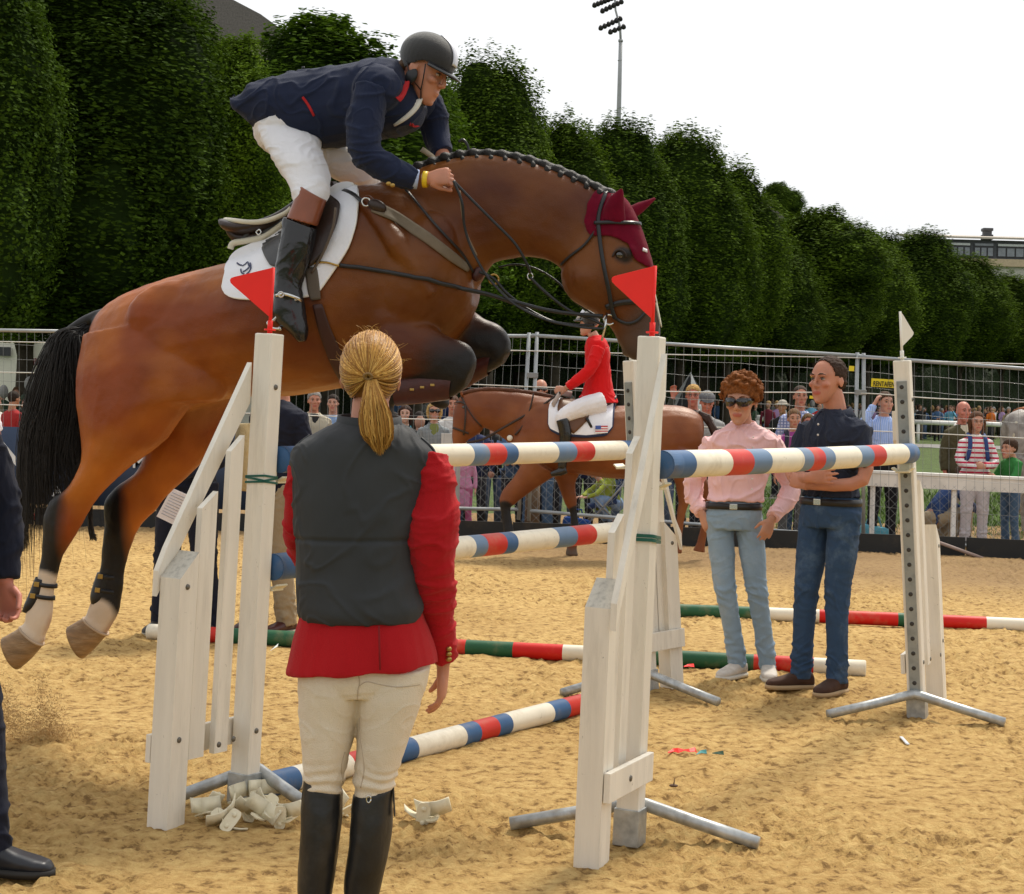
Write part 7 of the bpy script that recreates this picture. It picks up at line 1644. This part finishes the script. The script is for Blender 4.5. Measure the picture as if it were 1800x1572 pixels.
# ================================================================ far crowd (tiny figures, one mesh each)
def tiny(kind):
    b = MB(); r = random.Random(kind)
    w_ = .21 if kind % 2 else .24
    b.ell(V((0, 0, 1.62)), .085, .095, .12, None, 10, 8, mi=0)
    b.tube([V((0, 0, 1.44)), V((0, 0, 1.54))], .055, 8, mi=0)
    b.ell(V((0, .03, 1.68 if kind % 3 else 1.64)), .098, .10, .10 if kind % 3 else .15, None, 10, 8, mi=3)
    b.ring_loft([sell(V((0, 0, z)), V((a*w_/.21, 0, 0)), V((0, d, 0)), 12) for z, a, d in ((.85, .17, .12), (1.05, .15, .11), (1.3, .19, .12), (1.42, .18, .09), (1.47, .07, .06))], mi=1)
    for k in (-1, 1):
        if kind == 2 and k > 0: pts = [V((.20, 0, 1.38)), V((.30, -.05, 1.22)), V((.16, -.2, 1.5))]
        elif kind == 3: pts = [V((k*.20, 0, 1.38)), V((k*.27, -.02, 1.12)), V((k*.05, -.2, 1.08))]
        else: pts = [V((k*.20, 0, 1.38)), V((k*.27, .02, 1.12)), V((k*.24, -.08, .88))]
        b.tube(pts, [.06, .05, .045], 8, mi=1); b.ell(pts[-1], .05, .05, .06, None, 8, 6, mi=0)
        b.tube([V((k*.09, 0, .95)), V((k*.10, -.01, .5)), V((k*.11, .02, .05))], [.095, .07, .055], 8, mi=2); b.ell(V((k*.11, -.05, .04)), .05, .12, .04, None, 8, 6, mi=2)
    me = bpy.data.meshes.new('body'); bmesh.ops.recalc_face_normals(b.bm, faces=b.bm.faces); b.bm.to_mesh(me); b.bm.free(); return me
tk = [tiny(k) for k in range(4)]
tops = {'red': (.45, .02, .02), 'navy': (.02, .03, .09), 'white': (.62, .60, .58), 'sky blue': (.16, .42, .60), 'dark green': (.03, .06, .03), 'orange': (.55, .13, .01), 'black': (.015, .015, .016), 'maroon': (.14, .015, .03), 'denim blue': (.06, .12, .24), 'grey': (.20, .20, .20), 'lilac': (.35, .22, .40), 'khaki': (.25, .19, .11)}
hairs = {'dark': (.02, .013, .01), 'brown': (.09, .045, .02), 'fair': (.35, .22, .09), 'grey': (.28, .27, .26)}
tm_ = [skinm_plain := mat('far_skin', (.42, .22, .15), .7)]
def tinyp(px, d, topn, hairn, kind, rz, label, z=None, sc_=1.0):
    x = (px-CX)/F*d; z0 = gz(d) if z is None else z
    o = bpy.data.objects.new('person', tk[kind]); C.objects.link(o)
    ms = [mat('far_skin', (.42, .22, .15), .7), mat('far_top_'+topn, tops[topn], .9, .1), mat('far_trousers_%d' % (kind % 3), ((.02, .02, .025), (.08, .12, .2), (.20, .16, .11))[kind % 3], .9), mat('far_hair_'+hairn, hairs[hairn], .9)]
    if len(o.data.materials) == 0:
        for m in ms: o.data.materials.append(m)
    for i, m in enumerate(ms): o.material_slots[i].link = 'OBJECT'; o.material_slots[i].material = m
    o.location = (x, d, z0); o.rotation_euler = (0, 0, rz); o.scale = (sc_,)*3
    tag(o, label, 'person', 'people in the far crowd'); return o
rs = random.Random(21)
named = [(1350, 60, 'maroon', 'fair', 1, 'tall person in maroon in the far crowd left of the check-shirted man'), (1366, 62, 'lilac', 'fair', 3, 'fair-haired person in lilac next to the one in maroon in the far crowd'),
         (1440, 60, 'red', 'dark', 0, 'dark-haired person in a red top between the check-shirted man and the man in navy'), (1648, 84, 'denim blue', 'dark', 3, 'person in denim blue leaning on the inner white rail'), (1670, 86, 'sky blue', 'brown', 2, 'long-haired woman in a sky blue top at the inner white rail'),
         (1742, 86, 'orange', 'brown', 0, 'woman in an orange top behind the inner white rail'), (1617, 86, 'black', 'brown', 2, 'person in black with folded arms left of the one in denim blue'), (1773, 80, 'khaki', 'grey', 1, 'grey-haired man in khaki just left of the grey horse\'s rump'), (1520, 88, 'white', 'brown', 0, 'person in white just left of the young man in light blue'), (1733, 98, 'maroon', 'grey', 1, 'grey-haired person in maroon between the bald man and the woman in orange')]
for (x, d, t, h, k, l) in named: tinyp(x, d, t, h, k, rs.uniform(-.8, .8), l)
lst = []
for i in range(60): lst.append((1500+i*5.1+rs.uniform(-3, 3), rs.uniform(88, 108)))
for i in range(22): lst.append((1325+i*8+rs.uniform(-4, 4), rs.uniform(66, 95)))
for i in range(12): lst.append((1185+i*11+rs.uniform(-4, 4), rs.uniform(60, 90)))
for i in range(14): lst.append((700+i*24+rs.uniform(-8, 8), rs.uniform(48, 70)))
for i in range(6): lst.append((-20+i*24, rs.uniform(30, 36)))
lst.sort(); tn_, hn_ = list(tops), list(hairs)
wts = ['black', 'navy', 'navy', 'black', 'dark green', 'grey', 'white', 'maroon', 'denim blue', 'red', 'khaki', 'sky blue', 'lilac']
ordn = lambda n: '%d%s' % (n, 'th' if 10 <= n % 100 <= 20 else {1: 'st', 2: 'nd', 3: 'rd'}.get(n % 10, 'th'))
zone = lambda x: 'left of the red jumping flag' if x < 500 else 'behind the chestnut horse' if x < 1150 else 'behind the woman in pink' if x < 1320 else 'left of the man in navy' if x < 1500 else 'behind the far right standard' if x < 1660 else 'right of the far right standard'
cnt = {}
for (x, d) in lst:
    t = rs.choice(wts); h = rs.choice(hn_); k = rs.randrange(4); z_ = zone(x); key = (t, h, z_); cnt[key] = cnt.get(key, 0)+1; n = cnt[key]
    tinyp(x, d, t, h, k, rs.uniform(-3, 3), ('leftmost ' if n == 1 else ordn(n)+' ')+'%s-haired figure in %s in the far crowd %s' % (h, t, z_), sc_=rs.uniform(.92, 1.05))
for i, (px, d, t, h, k, wh) in enumerate(((838, 21.4, 'navy', 'dark', 0, 'right of the child in pink'), (868, 22.0, 'black', 'brown', 1, 'between the child in pink and the horse\'s lifted foreleg'), (905, 21.3, 'denim blue', 'dark', 3, 'behind the lifted foreleg'), (930, 22.4, 'dark green', 'brown', 1, 'left of the wooden post'),
    (968, 21.5, 'denim blue', 'fair', 0, 'right of the wooden post'), (996, 22.6, 'black', 'dark', 1, 'behind the standing foreleg'), (1028, 21.6, 'navy', 'brown', 3, 'left of the pushchair'), (1052, 22.6, 'maroon', 'grey', 0, 'directly behind the pushchair'), (1098, 21.5, 'black', 'brown', 1, 'right of the pushchair'),
    (1122, 22.3, 'denim blue', 'dark', 3, 'just left of the near right standard'), (1190, 21.6, 'navy', 'brown', 1, 'behind the chestnut horse\'s hind legs'), (1262, 22.2, 'dark green', 'dark', 0, 'behind the woman in pink'), (690, 22.0, 'navy', 'dark', 1, 'beside the ponytail of the woman in the grey vest'), (738, 22.6, 'black', 'dark', 3, 'between the woman with the teal scarf and the one in tweed'), (1452, 22.4, 'navy', 'brown', 1, 'behind the man in navy'))):
    o = tinyp(px, d, t, h, k, .3*math.sin(i*2), 'spectator in %s %s' % (t, wh), sc_=.84); o['group'] = 'spectators standing behind the fence'
# man in a pale brimmed hat, nearer than the crowd
spec('man in a pale brimmed hat and dark jacket left of the check-shirted man', 1376, 700, 30, rz=-25, skin='tan', top=grey(.02, 'black_jacket'), tuck=False, bot=dkt, hstyle='short', hcol=(.1, .1, .1), hat=('brim', (.42, .38, .32)), detail=False, vox=.014)
# ================================================================ inner white rail
def rail(x0, x1, d, y0, y1, posts, label):
    A, B_ = P(x0, y0, d), P(x1, y1, d); r = empty('white_rail', V((A.x, A.y, gz(d))), label, 'rail', 'white running rails on the grass')
    b = MB(); b.tube([A, B_], .11, 8); b.build('top_rail', wb, r)
    for px in posts:
        t = (px-x0)/(x1-x0); p = A.lerp(B_, t); b = MB(); b.tube([V((p.x, p.y, gz(d)-.1)), p], .085, 8); b.build('post', wb, r)
rail(1606, 1693, 80, 742, 745, (1614,), 'white running rail on the grass between the far right standard and the bald man'); rail(1722, 1767, 80, 745, 747, (1766,), 'white running rail between the woman in stripes and the grey horse')
rail(1330, 1356, 62, 735, 736, (1332,), 'short stretch of white rail behind the pink-shirted woman\'s hair')
# ================================================================ vans, tents, buildings, light mast
def van(px, py, d, label, rz=0.0):
    p = P(px, py, d); z0 = gz(d); M = Matrix.Translation(V((p.x, d, z0))) @ Matrix.Rotation(rz, 4, 'Z'); L = lambda x, y, z: M @ V((x, y, z)); R3 = M.to_3x3()
    r = empty('van', None, label, 'van', 'white vans parked under the trees', M=M)
    b = MB(); b.prism([L(-2.4, -.95, .4), L(2.5, -.95, .4), L(2.6, -.95, 1.1), L(2.1, -.95, 1.35), L(1.5, -.95, 2.2), L(1.2, -.95, 2.45), L(-2.4, -.95, 2.45)], R3 @ V((0, 1.9, 0))); bmesh.ops.bevel(b.bm, geom=list(b.bm.edges), offset=.07, segments=2, affect='EDGES'); b.build('body', mat('van_white', (.62, .64, .65), .35, .05, coat=.3), r)
    b = MB(); b.prism([L(1.55, -.965, 1.35), L(1.95, -.965, 1.35), L(1.45, -.965, 2.05), L(.7, -.965, 2.05), L(.7, -.965, 1.35)], R3 @ V((0, .01, 0))); b.build('side_window', mat('van_glass', (.02, .025, .03), .1, 0, spec=.7), r)
    b = MB(); b.prism([L(2.12, -.8, 1.38), L(2.12, .8, 1.38), L(1.56, .75, 2.15), L(1.56, -.75, 2.15)], R3 @ V((.03, 0, .02))); b.build('windscreen', mat('van_glass', (.02, .025, .03), .1, 0, spec=.7), r)
    for (x, y) in ((-1.6, -.85), (1.6, -.85), (-1.6, .85), (1.6, .85)): b = MB(); b.tube([L(x, y-.1, .34), L(x, y+.1, .34)], [.34, .34], 18); b.build('wheel', bk, r)
    for y in (-.7, .7): b = MB(); b.box(L(2.56, y, .95), .06, .3, .2, R3, .02); b.build('headlight', mat('lamp_glass', (.5, .5, .48), .1), r)
van(1585, 700, 112, 'white van partly behind the far right standard', 1.9); van(1634, 700, 118, 'white vehicle with a rounded tail beside the van, behind the crowd', 1.4)
b = MB(); p = P(1345, 700, 60); c = V((p.x+1.6, 62, gz(62)))
# dark backdrop added for the shade under the trees
shade_backdrop = mat('shade_backdrop_dark', (.020, .034, .010), .95, .5, 1.2, bump=1.0, bs=6, bd=.3)
# black and white tent peak
tn = empty('tent', V((P(1216, 700, 58).x, 58, gz(58))), 'small black and white striped tent with a pointed roof above the fair young man', 'tent'); c = tn.location.copy()
b = MB(); n = 8; ap = P(1214, 654, 58)
for k in range(n):
    a0, a1 = 2*math.pi*k/n, 2*math.pi*(k+1)/n; z = ap.z-1.15
    f = b.bm.faces.new([b.bm.verts.new(ap), b.bm.verts.new(V((ap.x+math.cos(a0)*.7, 58+math.sin(a0)*.7, z))), b.bm.verts.new(V((ap.x+math.cos(a1)*.7, 58+math.sin(a1)*.7, z)))]); f.material_index = k % 2
    f = b.bm.faces.new([b.bm.verts.new(V((ap.x+math.cos(a0)*.7, 58+math.sin(a0)*.7, z))), b.bm.verts.new(V((ap.x+math.cos(a1)*.7, 58+math.sin(a1)*.7, z))), b.bm.verts.new(V((ap.x+math.cos(a1)*.65, 58+math.sin(a1)*.65, c.z))), b.bm.verts.new(V((ap.x+math.cos(a0)*.65, 58+math.sin(a0)*.65, c.z)))]); f.material_index = k % 2
b.build('canvas', [mat('tent_white', (.6, .6, .58), .8), mat('tent_black', (.02, .02, .022), .8)], tn)
# white marquee at the left
mw = mat('marquee_white', (.8, .77, .66), .8, .06, 2, bump=.2, bs=3)
mq = empty('marquee', V((-12, 41, gz(41))), 'large cream marquee behind the trees and fence at the left', 'marquee')
b = MB(); b.prism([V((-18, 46, 0)), V((-7, 46, 0)), V((-7, 46, 3.5)), V((-12, 46, 5.2)), V((-18, 46, 3.5))], V((0, 9, 0))); b.build('canvas', mw, mq)
b = MB(); b.box(V(P(52, 620, 45.8)), .14, .1, 4.2); b.build('pole', mat('tent_pole', (.16, .10, .05), .7), mq)
b = MB(); b.box(V(P(5, 618, 45.9)), .42, .05, .24); b.build('window', mat('dark_window', (.03, .03, .035), .3), mq)
b = MB(); q = P(62, 640, 40.0); b.tube([q+V((-.35, 0, -.02)), q+V((0, 0, .05)), q+V((.35, 0, 0))], [.01, .09, .02], 8, flat=.4); tag(b.build('parasol_tip', cloth('maroon_canvas', (.10, .015, .02))), 'folded maroon parasol seen beside the marquee pole', 'parasol')
# slate roof of the building behind the first trees
slate = mat('slate_roof', (.13, .115, .105), .8, .2, 14, bump=.5, bs=10, bd=.05)
def house(label, pts_roof, d, depth, wallm, eave):
    r = empty('building', V((pts_roof[0].x, d, gz(d))), label, 'building'); b = MB(); b.prism(pts_roof, V((0, depth, 0))); b.build('roof', slate, r)
    x0, x1 = min(p.x for p in pts_roof)+.4, max(p.x for p in pts_roof)-.4; b = MB(); b.box(V(((x0+x1)/2, d+depth/2+.3, (eave+gz(d))/2)), x1-x0, depth-.8, eave-gz(d)); b.build('wall', wallm, r); return r
stone = mat('stone_wall', (.30, .27, .22), .85, .12, 2)
d = 74; rp = [P(250, 70, d), P(330, -20, d), P(395, -8, d), P(458, 25, d), P(520, 70, d)]; house('building with a dark slate roof showing above the lighter green tree', rp, d, 9, stone, rp[0].z+.05)
d = 132; rp = [P(1300, 380, d), P(1318, 340, d), P(1345, 357, d), P(1374, 377, d), P(1380, 385, d)]; house('small grey roof between the tall trees and the paler round tree', rp, d, 9, stone, rp[-1].z+.05)
# long modern building at the right
d = 165; bm_ = empty('building', V((P(1740, 470, d).x, d, gz(d))), 'long flat building with a pale roof and dark windows at the upper right', 'building')
x0, x1 = P(1600, 440, d).x, P(2050, 440, d).x; zt = P(1720, 408, d).z; ze = P(1720, 421, d).z; zl = P(1720, 455, d).z; xm, W_ = (x0+x1)/2, x1-x0
tilt = Matrix.Rotation(0, 3, 'Y')
b = MB(); b.prism([V((x0-.3, d-.6, ze)), V((x1+.3, d-.6, ze)), V((x1+.3, d+5, zt)), V((x0-.3, d+5, zt))], V((0, 0, .18))); b.build('roof', mat('pale_roof', (.42, .37, .31), .8, .12, 2), bm_)
b = MB(); b.box(V((xm, d+5, (zl+ze)/2)), W_, 9.6, ze-zl-.05); b.build('window_band_wall', mat('dark_cladding', (.055, .06, .068), .5), bm_)
b = MB(); b.box(V((xm, d+5, zl-.35)), W_+.5, 10.6, .7); b.build('ledge', mat('sandstone_ledge', (.48, .38, .25), .8), bm_)
b = MB(); b.box(V((xm, d+5.2, (zl-.7+gz(d))/2)), W_, 10, zl-.7-gz(d)); b.build('wall', mat('cream_wall', (.50, .49, .44), .8), bm_)
k = 0; xx = x0+1.0; gls = mat('far_glass', (.16, .18, .20), .15, .2, 3, spec=.7); wfr = mat('far_white_frame', (.58, .6, .62), .5)
while xx < x1-1:
    w2 = 1.9 if k % 3 else 2.6
    f = MB(); f.box(V((xx+w2/2, d+.16, (zl+ze)/2-.1)), w2, .10, (ze-zl)*.66); fo = f.build('window', mat('window_frame_dark', (.03, .03, .034), .5), bm_)
    f = MB()
    for q in range(3): f.box(V((xx+w2*(q+.5)/3, d+.10, (zl+ze)/2-.25)), w2/3-.16, .06, (ze-zl)*.42)
    f.build('pane', gls, fo)
    f = MB(); f.box(V((xx+w2/2, d+.09, zl+(ze-zl)*.74)), w2-.1, .06, .22); f.build('blind', wfr if k % 2 else gls, fo)
    xx += w2+.35; k += 1
b = MB(); q = P(1735, 414, d+4); b.box(q+V((0, 0, -.2)), 1.0, 1.0, .5, None, .05); b.box(q+V((0, 0, .22)), .75, .75, .5); b.box(q+V((0, 0, .55)), 1.0, 1.0, .3, None, .08); b.build('roof_vent', mat('roof_vent', (.07, .07, .075), .7), bm_)
# floodlight mast
d = 92; lm_ = empty('floodlight_mast', V((P(1088, 200, d).x, d, gz(d))), 'tall grey floodlight mast rising above the trees', 'light mast')
mast = mat('mast_grey', (.33, .34, .34), .5, .06, 1)
pb = V((P(1088, 205, d).x, d, gz(d))); pt = P(1091, 70, d); top_ = P(1078, -60, d)
b = MB(); b.tube([V((P(1088, 205, d).x, d, gz(d))), P(1089, 150, d), pt], [.22, .115, .10], 12); b.tube([pt-V((0, 0, .12)), pt], .13, 12); b.tube([P(1089.6, 107, d), P(1089.6, 106, d)], .12, 12); b.build('pole', mast, lm_)
b = MB(); b.tube([pt, P(1090, 48, d), P(1082, 18, d), top_], [.065, .065, .055, .05], 8); b.build('crook', mast, lm_)
dkl = mat('lamp_housing', (.035, .032, .034), .6)
for (x0, y0, x1, y1, n) in ((1056, 48, 1090, 32, 6), (1073, 55, 1096, 46, 4), (1045, 8, 1075, -4, 6), (1059, 18, 1092, 2, 6), (1040, -30, 1075, -44, 6)):
    A, B_ = P(x0, y0, d), P(x1, y1, d); b = MB()
    b.tube([A+V((.1, .2, .1)), B_+V((.1, .2, .1))], .035, 6); b.build('lamp_bar', mast, lm_)
    for k in range(n):
        p = A.lerp(B_, k/(n-1)); b = MB(); b.tube([p+V((0, .18, .10)), p, p+V((0, -.10, -.10))], [.07, .115, .14], 10); b.build('floodlight', dkl, lm_)

# ================================================================ trees
leafm = bpy.data.materials.new('leaves'); leafm.use_nodes = True; N = leafm.node_tree.nodes; L_ = leafm.node_tree.links; bs = N['Principled BSDF']; bs.inputs['Roughness'].default_value = .85; bs.inputs['Specular IOR Level'].default_value = .08
vc = N.new('ShaderNodeVertexColor'); vc.layer_name = 'Col'; oi = N.new('ShaderNodeObjectInfo')
mu = N.new('ShaderNodeMix'); mu.data_type = 'RGBA'; mu.blend_type = 'MULTIPLY'; mu.inputs[0].default_value = 1.0; L_.new(vc.outputs[0], mu.inputs[6]); L_.new(oi.outputs['Color'], mu.inputs[7]); L_.new(mu.outputs[2], bs.inputs['Base Color'])
tr_ = N.new('ShaderNodeBsdfTranslucent'); L_.new(mu.outputs[2], tr_.inputs[0]); ms_ = N.new('ShaderNodeMixShader'); ms_.inputs[0].default_value = .28; L_.new(bs.outputs[0], ms_.inputs[1]); L_.new(tr_.outputs[0], ms_.inputs[2]); L_.new(ms_.outputs[0], N['Material Output'].inputs[0])
barkm = mat('bark', (.055, .042, .03), .9, .3, 8, bump=.6, bs=20)
def crown(seed, n, size, lobes=16, round_=0.0):
    """unit crown: height 1 (z 0..1), half-width about .28; leaves sit on upward-flaring lobes"""
    rs = np.random.RandomState(seed); P_, Nn = [], []
    L = []
    for k in range(lobes):
        a = rs.uniform(0, 2*np.pi); z = rs.uniform(.14, .64); r = .17*np.sqrt(rs.uniform(.2, 1))*(1-(.36 if not round_ else .2)*(z-.14)/.5); L.append((np.cos(a)*r, np.sin(a)*r, z, rs.uniform(.10, .145), rs.uniform(.22, .36)*(1-.45*round_)))
    for k in range(5): a = rs.uniform(0, 6.28); L.append((np.cos(a)*.05, np.sin(a)*.05, rs.uniform(.60, .72), rs.uniform(.09, .12), rs.uniform(.22, .29)))
    L.append((0, 0, .42, .22, .42))
    L = np.array(L); L[:, 2] = np.maximum(L[:, 2], L[:, 4]*.88); w = L[:, 3]*L[:, 4]; w = w/w.sum(); idx = rs.choice(len(L), n, p=w); l = L[idx]
    v = rs.normal(size=(n, 3)); v /= np.linalg.norm(v, axis=1)[:, None]; rr = rs.uniform(.80, 1.0, n)+.055*(rs.random_sample(n) > .9)*rs.uniform(0, 1, n)
    jz = 1+.20*pnoise(v*2.2+idx[:, None]*3.1)+.16*pnoise(v*5.5+idx[:, None]*1.7)
    p = l[:, :3] + v*np.stack([l[:, 3], l[:, 3], l[:, 4]], 1)*(rr*jz)[:, None]
    # drop leaves buried deep in another lobe
    keep = np.ones(n, bool)
    for q in L:
        dd = ((p-q[:3])/np.array([q[3], q[3], q[4]])); keep &= (np.sum(dd**2, 1) > .62)
    keep &= (p[:, 2] > .0); p = p[keep]; v = v[keep]; n = len(p)
    nrm = v + rs.normal(size=(n, 3))*.45; nrm[:, 2] += .25; nrm /= np.linalg.norm(nrm, axis=1)[:, None]
    t = np.cross(nrm, rs.normal(size=(n, 3))); t[:, 2] += .5; t -= nrm*(t*nrm).sum(1)[:, None]; t /= np.linalg.norm(t, axis=1)[:, None]; bb = np.cross(nrm, t)
    s = size*rs.uniform(.6, 1.35, n)[:, None]
    t[:, 2] *= .55; bb[:, 2] *= .55; q = np.stack([p-t*s*.8, p+bb*s*.55+nrm*s*.12, p+t*s, p-bb*s*.55+nrm*s*.12], 1)
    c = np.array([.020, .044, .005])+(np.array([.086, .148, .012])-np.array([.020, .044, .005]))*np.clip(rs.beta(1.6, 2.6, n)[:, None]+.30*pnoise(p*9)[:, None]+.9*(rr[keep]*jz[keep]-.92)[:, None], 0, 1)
    # solid inner mass, coloured dark for the shade between the leaves
    me = bpy.data.meshes.new('crown'); nv = n*4
    b = MB()
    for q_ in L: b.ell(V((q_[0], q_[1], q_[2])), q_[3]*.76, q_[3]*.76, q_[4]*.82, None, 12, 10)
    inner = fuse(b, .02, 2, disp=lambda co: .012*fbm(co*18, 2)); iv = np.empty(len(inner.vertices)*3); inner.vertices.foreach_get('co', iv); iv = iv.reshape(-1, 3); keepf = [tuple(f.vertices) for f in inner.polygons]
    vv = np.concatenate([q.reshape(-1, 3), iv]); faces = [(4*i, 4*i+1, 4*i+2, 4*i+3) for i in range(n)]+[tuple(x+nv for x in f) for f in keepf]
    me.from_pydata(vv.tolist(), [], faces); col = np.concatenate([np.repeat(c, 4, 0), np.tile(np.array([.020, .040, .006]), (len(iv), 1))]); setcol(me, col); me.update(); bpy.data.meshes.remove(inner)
    return me
CR = [crown(1, 150000, .0080), crown(2, 150000, .0080), crown(3, 140000, .0082), crown(5, 130000, .0084, 14, .8)]
def tree(i, px, top, wpx, d, bot, label, tint=(1, 1, 1), kind=None, row=True):
    T = P(px, top, d); zb = P(px, bot, d).z; g = gz(d); x = T.x; h = T.z-zb; wd = wpx*PX(d); kind = i % 3 if kind is None else kind
    r = empty('tree', V((x, d, g)), label, 'tree', 'clipped trees in the long row behind the arena' if row else None)
    o = bpy.data.objects.new('crown', CR[kind]); C.objects.link(o)
    if not CR[kind].materials: CR[kind].materials.append(leafm)
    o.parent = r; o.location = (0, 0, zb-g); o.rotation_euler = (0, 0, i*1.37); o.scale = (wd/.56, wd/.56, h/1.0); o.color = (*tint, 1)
    b = MB(); hh = zb-g+h*.35; b.tube([V((x, d, g-.2)), V((x+.03, d, g+hh*.4)), V((x, d, g+hh))], [.26*h/9, .20*h/9, .12*h/9], 12)
    for k in range(4): a = k*1.6+i; b.tube([V((x, d, zb-.5)), V((x+math.cos(a)*wd*.12, d+math.sin(a)*wd*.12, zb+h*.2))], [.11*h/9, .04], 8)
    b.build('trunk', barkm, r)
TR = [(-60, -260, 330, 27, 600, 'dark tree at the upper left edge of the picture'), (185, -170, 420, 31, 575, 'tallest dark tree left of the rider, filling the upper left'), (318, -60, 230, 37, 590, 'dark tree between the tallest one and the lighter green tree'),
      (415, 18, 200, 33.5, 600, 'lighter yellow-green tree left of the rider'), (598, -18, 430, 43, 610, 'round-topped tree directly above the rider\'s back'), (745, 105, 200, 47, 620, 'low tree hidden behind the rider\'s helmet and chest'), (868, 76, 195, 50, 620, 'tree just right of the rider\'s helmet'),
      (985, 172, 190, 54, 625, 'tree above the plaited mane, left of the floodlight mast'), (1105, 190, 180, 58, 628, 'tree directly in front of the floodlight mast'), (1205, 216, 205, 62, 632, 'tree above the horse\'s maroon ears, right of the mast'), (1285, 268, 170, 66, 634, 'tree standing left of the small grey roof'),
      (1352, 395, 150, 71, 636, 'lower tree in front of the small grey roof'), (1440, 342, 185, 76, 638, 'round-headed tree right of the small grey roof'), (1530, 378, 150, 84, 640, 'tree above the white pennant, left of the two similar ones'), (1610, 392, 160, 92, 643, 'tree above and right of the white pennant'),
      (1692, 440, 150, 101, 646, 'tree in front of the left end of the long flat building'), (1765, 468, 140, 110, 650, 'tree below the windows of the long flat building'), (1845, 480, 150, 120, 652, 'last tree of the row at the right edge')]
TINT = {3: (1.9, 1.75, 1.3), 4: (1.3, 1.3, 1.1), 0: (1.0, 1.0, .9), 5: (1.3, 1.25, 1.1)}
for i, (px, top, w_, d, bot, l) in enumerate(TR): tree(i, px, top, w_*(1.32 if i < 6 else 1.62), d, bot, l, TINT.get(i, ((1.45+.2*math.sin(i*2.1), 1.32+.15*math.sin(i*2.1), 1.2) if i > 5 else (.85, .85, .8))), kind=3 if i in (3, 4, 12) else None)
# second row just behind, closing the gaps
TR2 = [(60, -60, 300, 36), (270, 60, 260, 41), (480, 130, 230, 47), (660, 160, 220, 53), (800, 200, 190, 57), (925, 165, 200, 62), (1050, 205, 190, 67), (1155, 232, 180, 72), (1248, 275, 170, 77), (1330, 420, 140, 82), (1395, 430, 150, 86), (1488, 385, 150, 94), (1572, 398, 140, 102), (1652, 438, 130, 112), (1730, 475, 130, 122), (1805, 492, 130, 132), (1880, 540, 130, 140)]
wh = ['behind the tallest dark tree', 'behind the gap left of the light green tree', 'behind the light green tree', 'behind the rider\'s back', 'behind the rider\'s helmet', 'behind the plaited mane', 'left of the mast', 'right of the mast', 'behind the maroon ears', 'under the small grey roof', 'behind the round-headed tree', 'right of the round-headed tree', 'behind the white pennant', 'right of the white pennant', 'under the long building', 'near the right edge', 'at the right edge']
for i, (px, top, w_, d) in enumerate(TR2): tree(i+5, px, top, w_*1.3, d, 655 if px > 400 else 600, 'shaded second-row tree '+wh[i], (.8, .8, .8))  # darker tint puts the shade into the second row
tree(3, 1368, 312, 110, 150, 420, 'pale distant tree behind the small grey roof', (1.6, 1.5, 1.6), 3, row=False)
# dark backdrop closing the view, coloured as the shade under the crowns
def shade_backdrop_run(x0, d0, x1, d1, h, label):
    b = MB(); n = 60; rg = []
    A, B_ = V(((x0-CX)/F*d0, d0, 0)), V(((x1-CX)/F*d1, d1, 0))
    for i in range(n+1):
        p = A.lerp(B_, i/n); g = gz(p.y); hh = h*(1+.10*math.sin(i*.9)+.06*math.sin(i*2.3))
        rg.append([p+V((0, -.9, g-.2)), p+V((0, -1.0, g+hh*.55)), p+V((0, -.5, g+hh)), p+V((0, .6, g+hh)), p+V((0, 1, g-.2))])
    b.ring_loft(rg); me = fuse(b, .3, 1, disp=lambda co: .22*fbm(co*1.1, 3)); o = link('shade_backdrop', me, shade_backdrop); tag(o, label, 'shade_backdrop')
shade_backdrop_run(120, 46, 1180, 74, 4.6, 'dark backdrop painted as the shade under the trees behind the horses'); shade_backdrop_run(1150, 78, 2000, 150, 4.8, 'dark backdrop painted as the shade under the trees at the right')

# sand thrown up by the hind hooves
def spray():
    rs = np.random.RandomState(8); b = MB()
    for (cx, cy, sx, sy, n, d) in ((84, 1262, 26, 46, 2600, 7.55), (94, 1292, 34, 20, 2200, 7.5), (26, 1276, 38, 38, 3200, 7.4), (12, 1240, 20, 40, 900, 7.4), (72, 1205, 9, 30, 350, 7.6)):
        for i in range(n):
            p = P(cx+rs.normal()*sx*.6, cy+rs.normal()*sy*.5, d+rs.normal()*.06)
            if p.z < .01: continue
            r = rs.uniform(.0010, .0028); a = [b.bm.verts.new(p+V(tuple(rs.normal(size=3)*r))) for _ in range(4)]
            for f in ((0, 1, 2), (0, 2, 3), (0, 3, 1), (1, 3, 2)): b.bm.faces.new([a[k] for k in f])
    tag(b.build('sand_spray', mat('thrown_sand', (.50, .33, .14), .95)), 'sand thrown into the air under the hind hooves', 'sand', kind='stuff')
spray()
